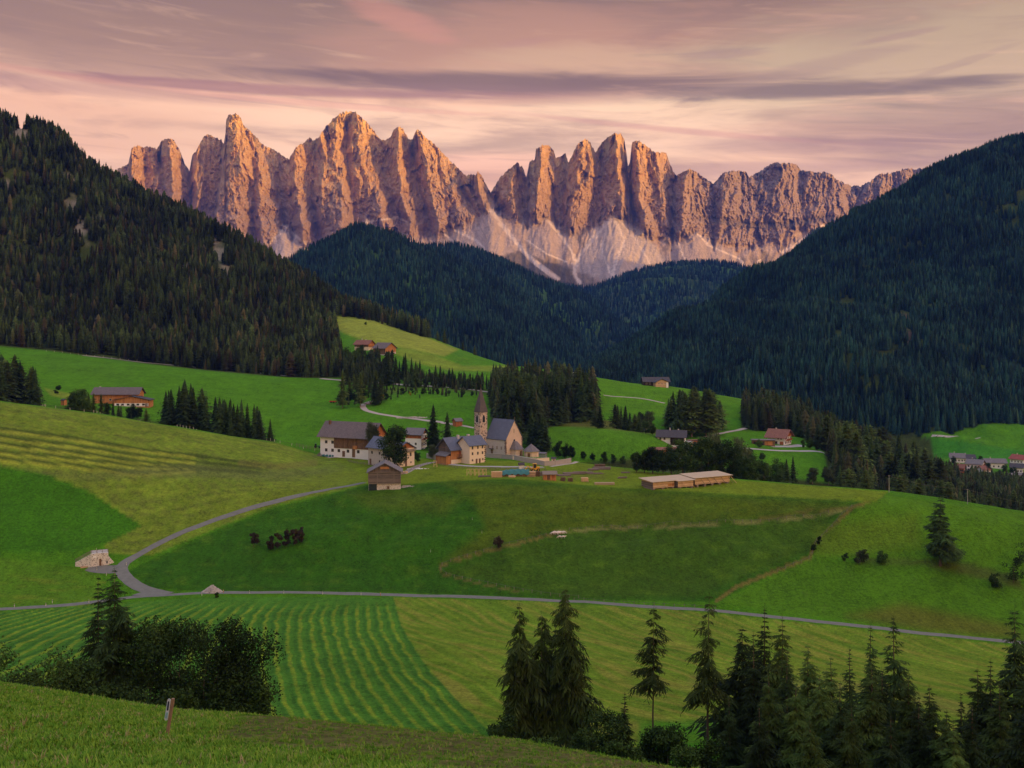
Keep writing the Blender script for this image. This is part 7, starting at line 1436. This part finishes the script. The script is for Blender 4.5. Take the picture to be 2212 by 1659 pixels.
heap('rubble_heap', 'brown heap under the round bales at the corner of the farmhouse', 690, 985, 3.5, 3, 2.0, 60, LOGM, 8, 'heap')
# ---------------------------------------------------------------- sheep
def sheep_mesh(graze=True, seed=0):
    q = random.Random(seed); V = [(-.45, 0, .62), (-.2, 0, .66), (.15, 0, .66), (.42, 0, .68)]; E_ = [(0, 1), (1, 2), (2, 3)]; Rr = [.20, .27, .27, .20]
    V += [(.62, 0, .66 if not graze else .5), (.78, 0, .80 if not graze else .26), (.95, 0, .76 if not graze else .14)]; E_ += [(3, 4), (4, 5), (5, 6)]; Rr += [.12, .10, .055]
    for x, par in ((-.42, 0), (.36, 3)):
        for y in (-.14, .14):
            i = len(V); V += [(x, y, .42), (x+(.04 if x < 0 else -.02), y, .22), (x, y, .0)]; Rr += [.08, .045, .035]; E_ += [(par, i), (i, i+1), (i+1, i+2)]
    i = len(V); V += [(-.60, 0, .60), (-.66, 0, .42)]; Rr += [.06, .035]; E_ += [(0, i), (i, i+1)]
    me = bpy.data.meshes.new('sheep'); me.from_pydata(V, E_, []); o = bpy.data.objects.new('sheep', me); COL.objects.link(o); sk = o.modifiers.new('skin', 'SKIN'); me.skin_vertices or None
    for k, r in enumerate(Rr): me.skin_vertices[0].data[k].radius = (r, r)
    me.skin_vertices[0].data[0].use_root = True; sb = o.modifiers.new('sub', 'SUBSURF'); sb.levels = 1; sb.render_levels = 1
    dg = bpy.context.evaluated_depsgraph_get(); out = bpy.data.meshes.new_from_object(o.evaluated_get(dg)); bpy.data.objects.remove(o); out.polygons.foreach_set('use_smooth', np.ones(len(out.polygons), dtype=bool)); return out
WOOL = plain_mat('wool', (.74, .62, .52), .95, .2, 5); sm = [sheep_mesh(True), sheep_mesh(False)]
for s in sm: s.materials.clear(); s.materials.append(WOOL)
for k, (px, py, deg, g_, lb) in enumerate([(1194,1155,170,0,'sheep at the left end of the flock, facing left'),(1198,1153,20,0,'sheep in the tight group, behind the leftmost one'),(1202,1155,190,0,'sheep in the front of the tight group'),(1206,1153,10,1,'sheep in the middle of the tight group'),(1209,1155,200,0,'sheep at the right front of the tight group'),(1213,1154,340,0,'sheep walking at the right of the tight group'),(1218,1153,350,0,'sheep grazing apart at the upper right'),(1209,1163,180,0,'lower sheep grazing below the group, left one'),(1217,1163,0,1,'lower sheep below the group, right one')]):
    p = hit(px, py, 300); o = bpy.data.objects.new('sheep', sm[g_]); COL.objects.link(o); o.location = p; o.rotation_euler = (0, 0, R(deg)); o.scale = (1.25, 1.25, 1.25); tag(o, lb, 'sheep', 'sheep on the slope')
# ---------------------------------------------------------------- leaning trail post in the foreground
def trail_post():
    p = hit(361, 1590, 18); u = p.y/FW; top = P(374, 1509, p.y); t = empty('trail_post', p); tag(t, 'leaning wooden post with a narrow white trail board in the foreground', 'sign post'); d = top-p
    MB().bar(tuple(-d.normalized()*.4), tuple(d), .085, .085).build('shaft', plain_mat('weathered_post', (.26, .16, .10), .85, .3, 8), t)
    n = Vector((0, -.06, 0)); a = d*.46+n; b = d*.95+n; sd2 = Vector((-.10, 0, .02)); m = MB(); w = Vector((.045, 0, 0)); th2 = Vector((0, .02, 0)); a = a+sd2; b = b+sd2
    def slab(a_, b_, w_, t_, round_=True):
        """flat board from a_ to b_, w_ wide across the view, with rounded ends"""
        d_ = (b_-a_).normalized(); s_ = d_.cross(Vector((0, 1, 0))).normalized()*w_/2; k_ = MB(); pts = []
        if round_:
            for j in range(7): an = math.pi*j/6; pts.append(b_+s_*math.cos(an)+d_*(w_/2)*math.sin(an))
            for j in range(7): an = math.pi*j/6; pts.append(a_-s_*math.cos(an)-d_*(w_/2)*math.sin(an))
        else: pts = [b_+s_, b_-s_, a_-s_, a_+s_]
        n_ = len(pts); k_.v = [tuple(p_) for p_ in pts]+[tuple(p_+Vector((0, t_, 0))) for p_ in pts]; k_.f = [tuple(range(n_))[::-1], tuple(range(n_, 2*n_))]+[(j, (j+1) % n_, n_+(j+1) % n_, n_+j) for j in range(n_)]; return k_
    br = slab(a, b, .105, .02).build('trail_board', plain_mat('pale_board', (.50, .54, .60), .6, .1), t)
    f = Vector((0, -.012, 0)); slab(a.lerp(b, .50)+f, a.lerp(b, .92)+f, .05, .008).build('arrow_mark', plain_mat('dark_mark', (.03, .03, .06), .6, .1), br)
    slab(a.lerp(b, .04)+f, a.lerp(b, .36)+f, .07, .008, False).build('lettering_patch', plain_mat('pale_blue_mark', (.25, .42, .48), .6, .1), br)
trail_post()
# ---------------------------------------------------------------- grass of the foreground slope
def tuft(seed, nb, h, spread, w=.012):
    q = random.Random(seed); V = []; F = []
    for k in range(nb):
        a = q.uniform(0, 6.28); r = q.uniform(0, spread); x, y = math.cos(a)*r, math.sin(a)*r; b = q.uniform(0, 6.28); l = h*q.uniform(.5, 1.2); lean = q.uniform(.1, .7)*l; ww = w*q.uniform(.7, 1.4); i = len(V)
        dx, dy = math.cos(b)*lean, math.sin(b)*lean; sx, sy = -math.sin(b)*ww, math.cos(b)*ww
        V += [(x-sx, y-sy, -.02), (x+sx, y+sy, -.02), (x+dx*.4+sx*.8, y+dy*.4+sy*.8, l*.6), (x+dx*.4-sx*.8, y+dy*.4-sy*.8, l*.6), (x+dx, y+dy, l)]; F += [(i, i+1, i+2), (i, i+2, i+3), (i+3, i+2, i+4)]
    return np.array(V, np.float32), np.array(F)
def near_grass():
    tf = [tuft(1, 18, .085, .16), tuft(2, 16, .12, .14), tuft(3, 14, .06, .18), tuft(4, 8, .20, .10)]; n = 90000; r2 = np.random.default_rng(3)
    Y = 15*np.exp(r2.uniform(0, math.log(80/15.), n)*1.0); px = r2.uniform(-120, 2330, n); X = (px-FX)/FW*Y; Z = gz(X, Y); vis = Y < np.interp(px, [q[0] for q in LINES[1]], [q[2] for q in LINES[1]])+2.5
    py = FY-Z/Y*FW; vis &= py < 1720; brown = smooth(-20, 25, inpoly([(560,1520),(760,1545),(1200,1600),(1500,1640),(1500,1700),(1100,1690),(760,1640),(430,1600)], px, py)+30*fbm(X/2.5, Y/2.5, 3, 5)); keep = vis & (r2.random(n) > brown*.80)
    X, Y, Z, b = X[keep], Y[keep], Z[keep], brown[keep]; n = len(X); idx = r2.choice(4, n, p=[.4, .22, .34, .04]); s = r2.uniform(.7, 1.35, n)*(1-.35*b)*(1+.35*fbm(X/3, Y/3, 3, 8)); print('grass', n)
    m, T, bs = new_mat('grass_blades', .8); bs.inputs['Specular IOR Level'].default_value = .2; rn = T.add('ShaderNodeObjectInfo').outputs['Random']; c = T.mix(T.ramp(rn, .2, .7), (.090, .230, .014), (.180, .320, .028)); c = T.mix(T.ramp(rn, .86, .96), c, (.30, .26, .11)); T.put(bs.inputs['Base Color'], c)
    scatter('grass', tf, np.stack([X, Y, Z], -1), r2.uniform(0, 6.28, n), np.stack([s, s, s], -1), idx, m, 'grass tufts on the foreground slope')
near_grass()
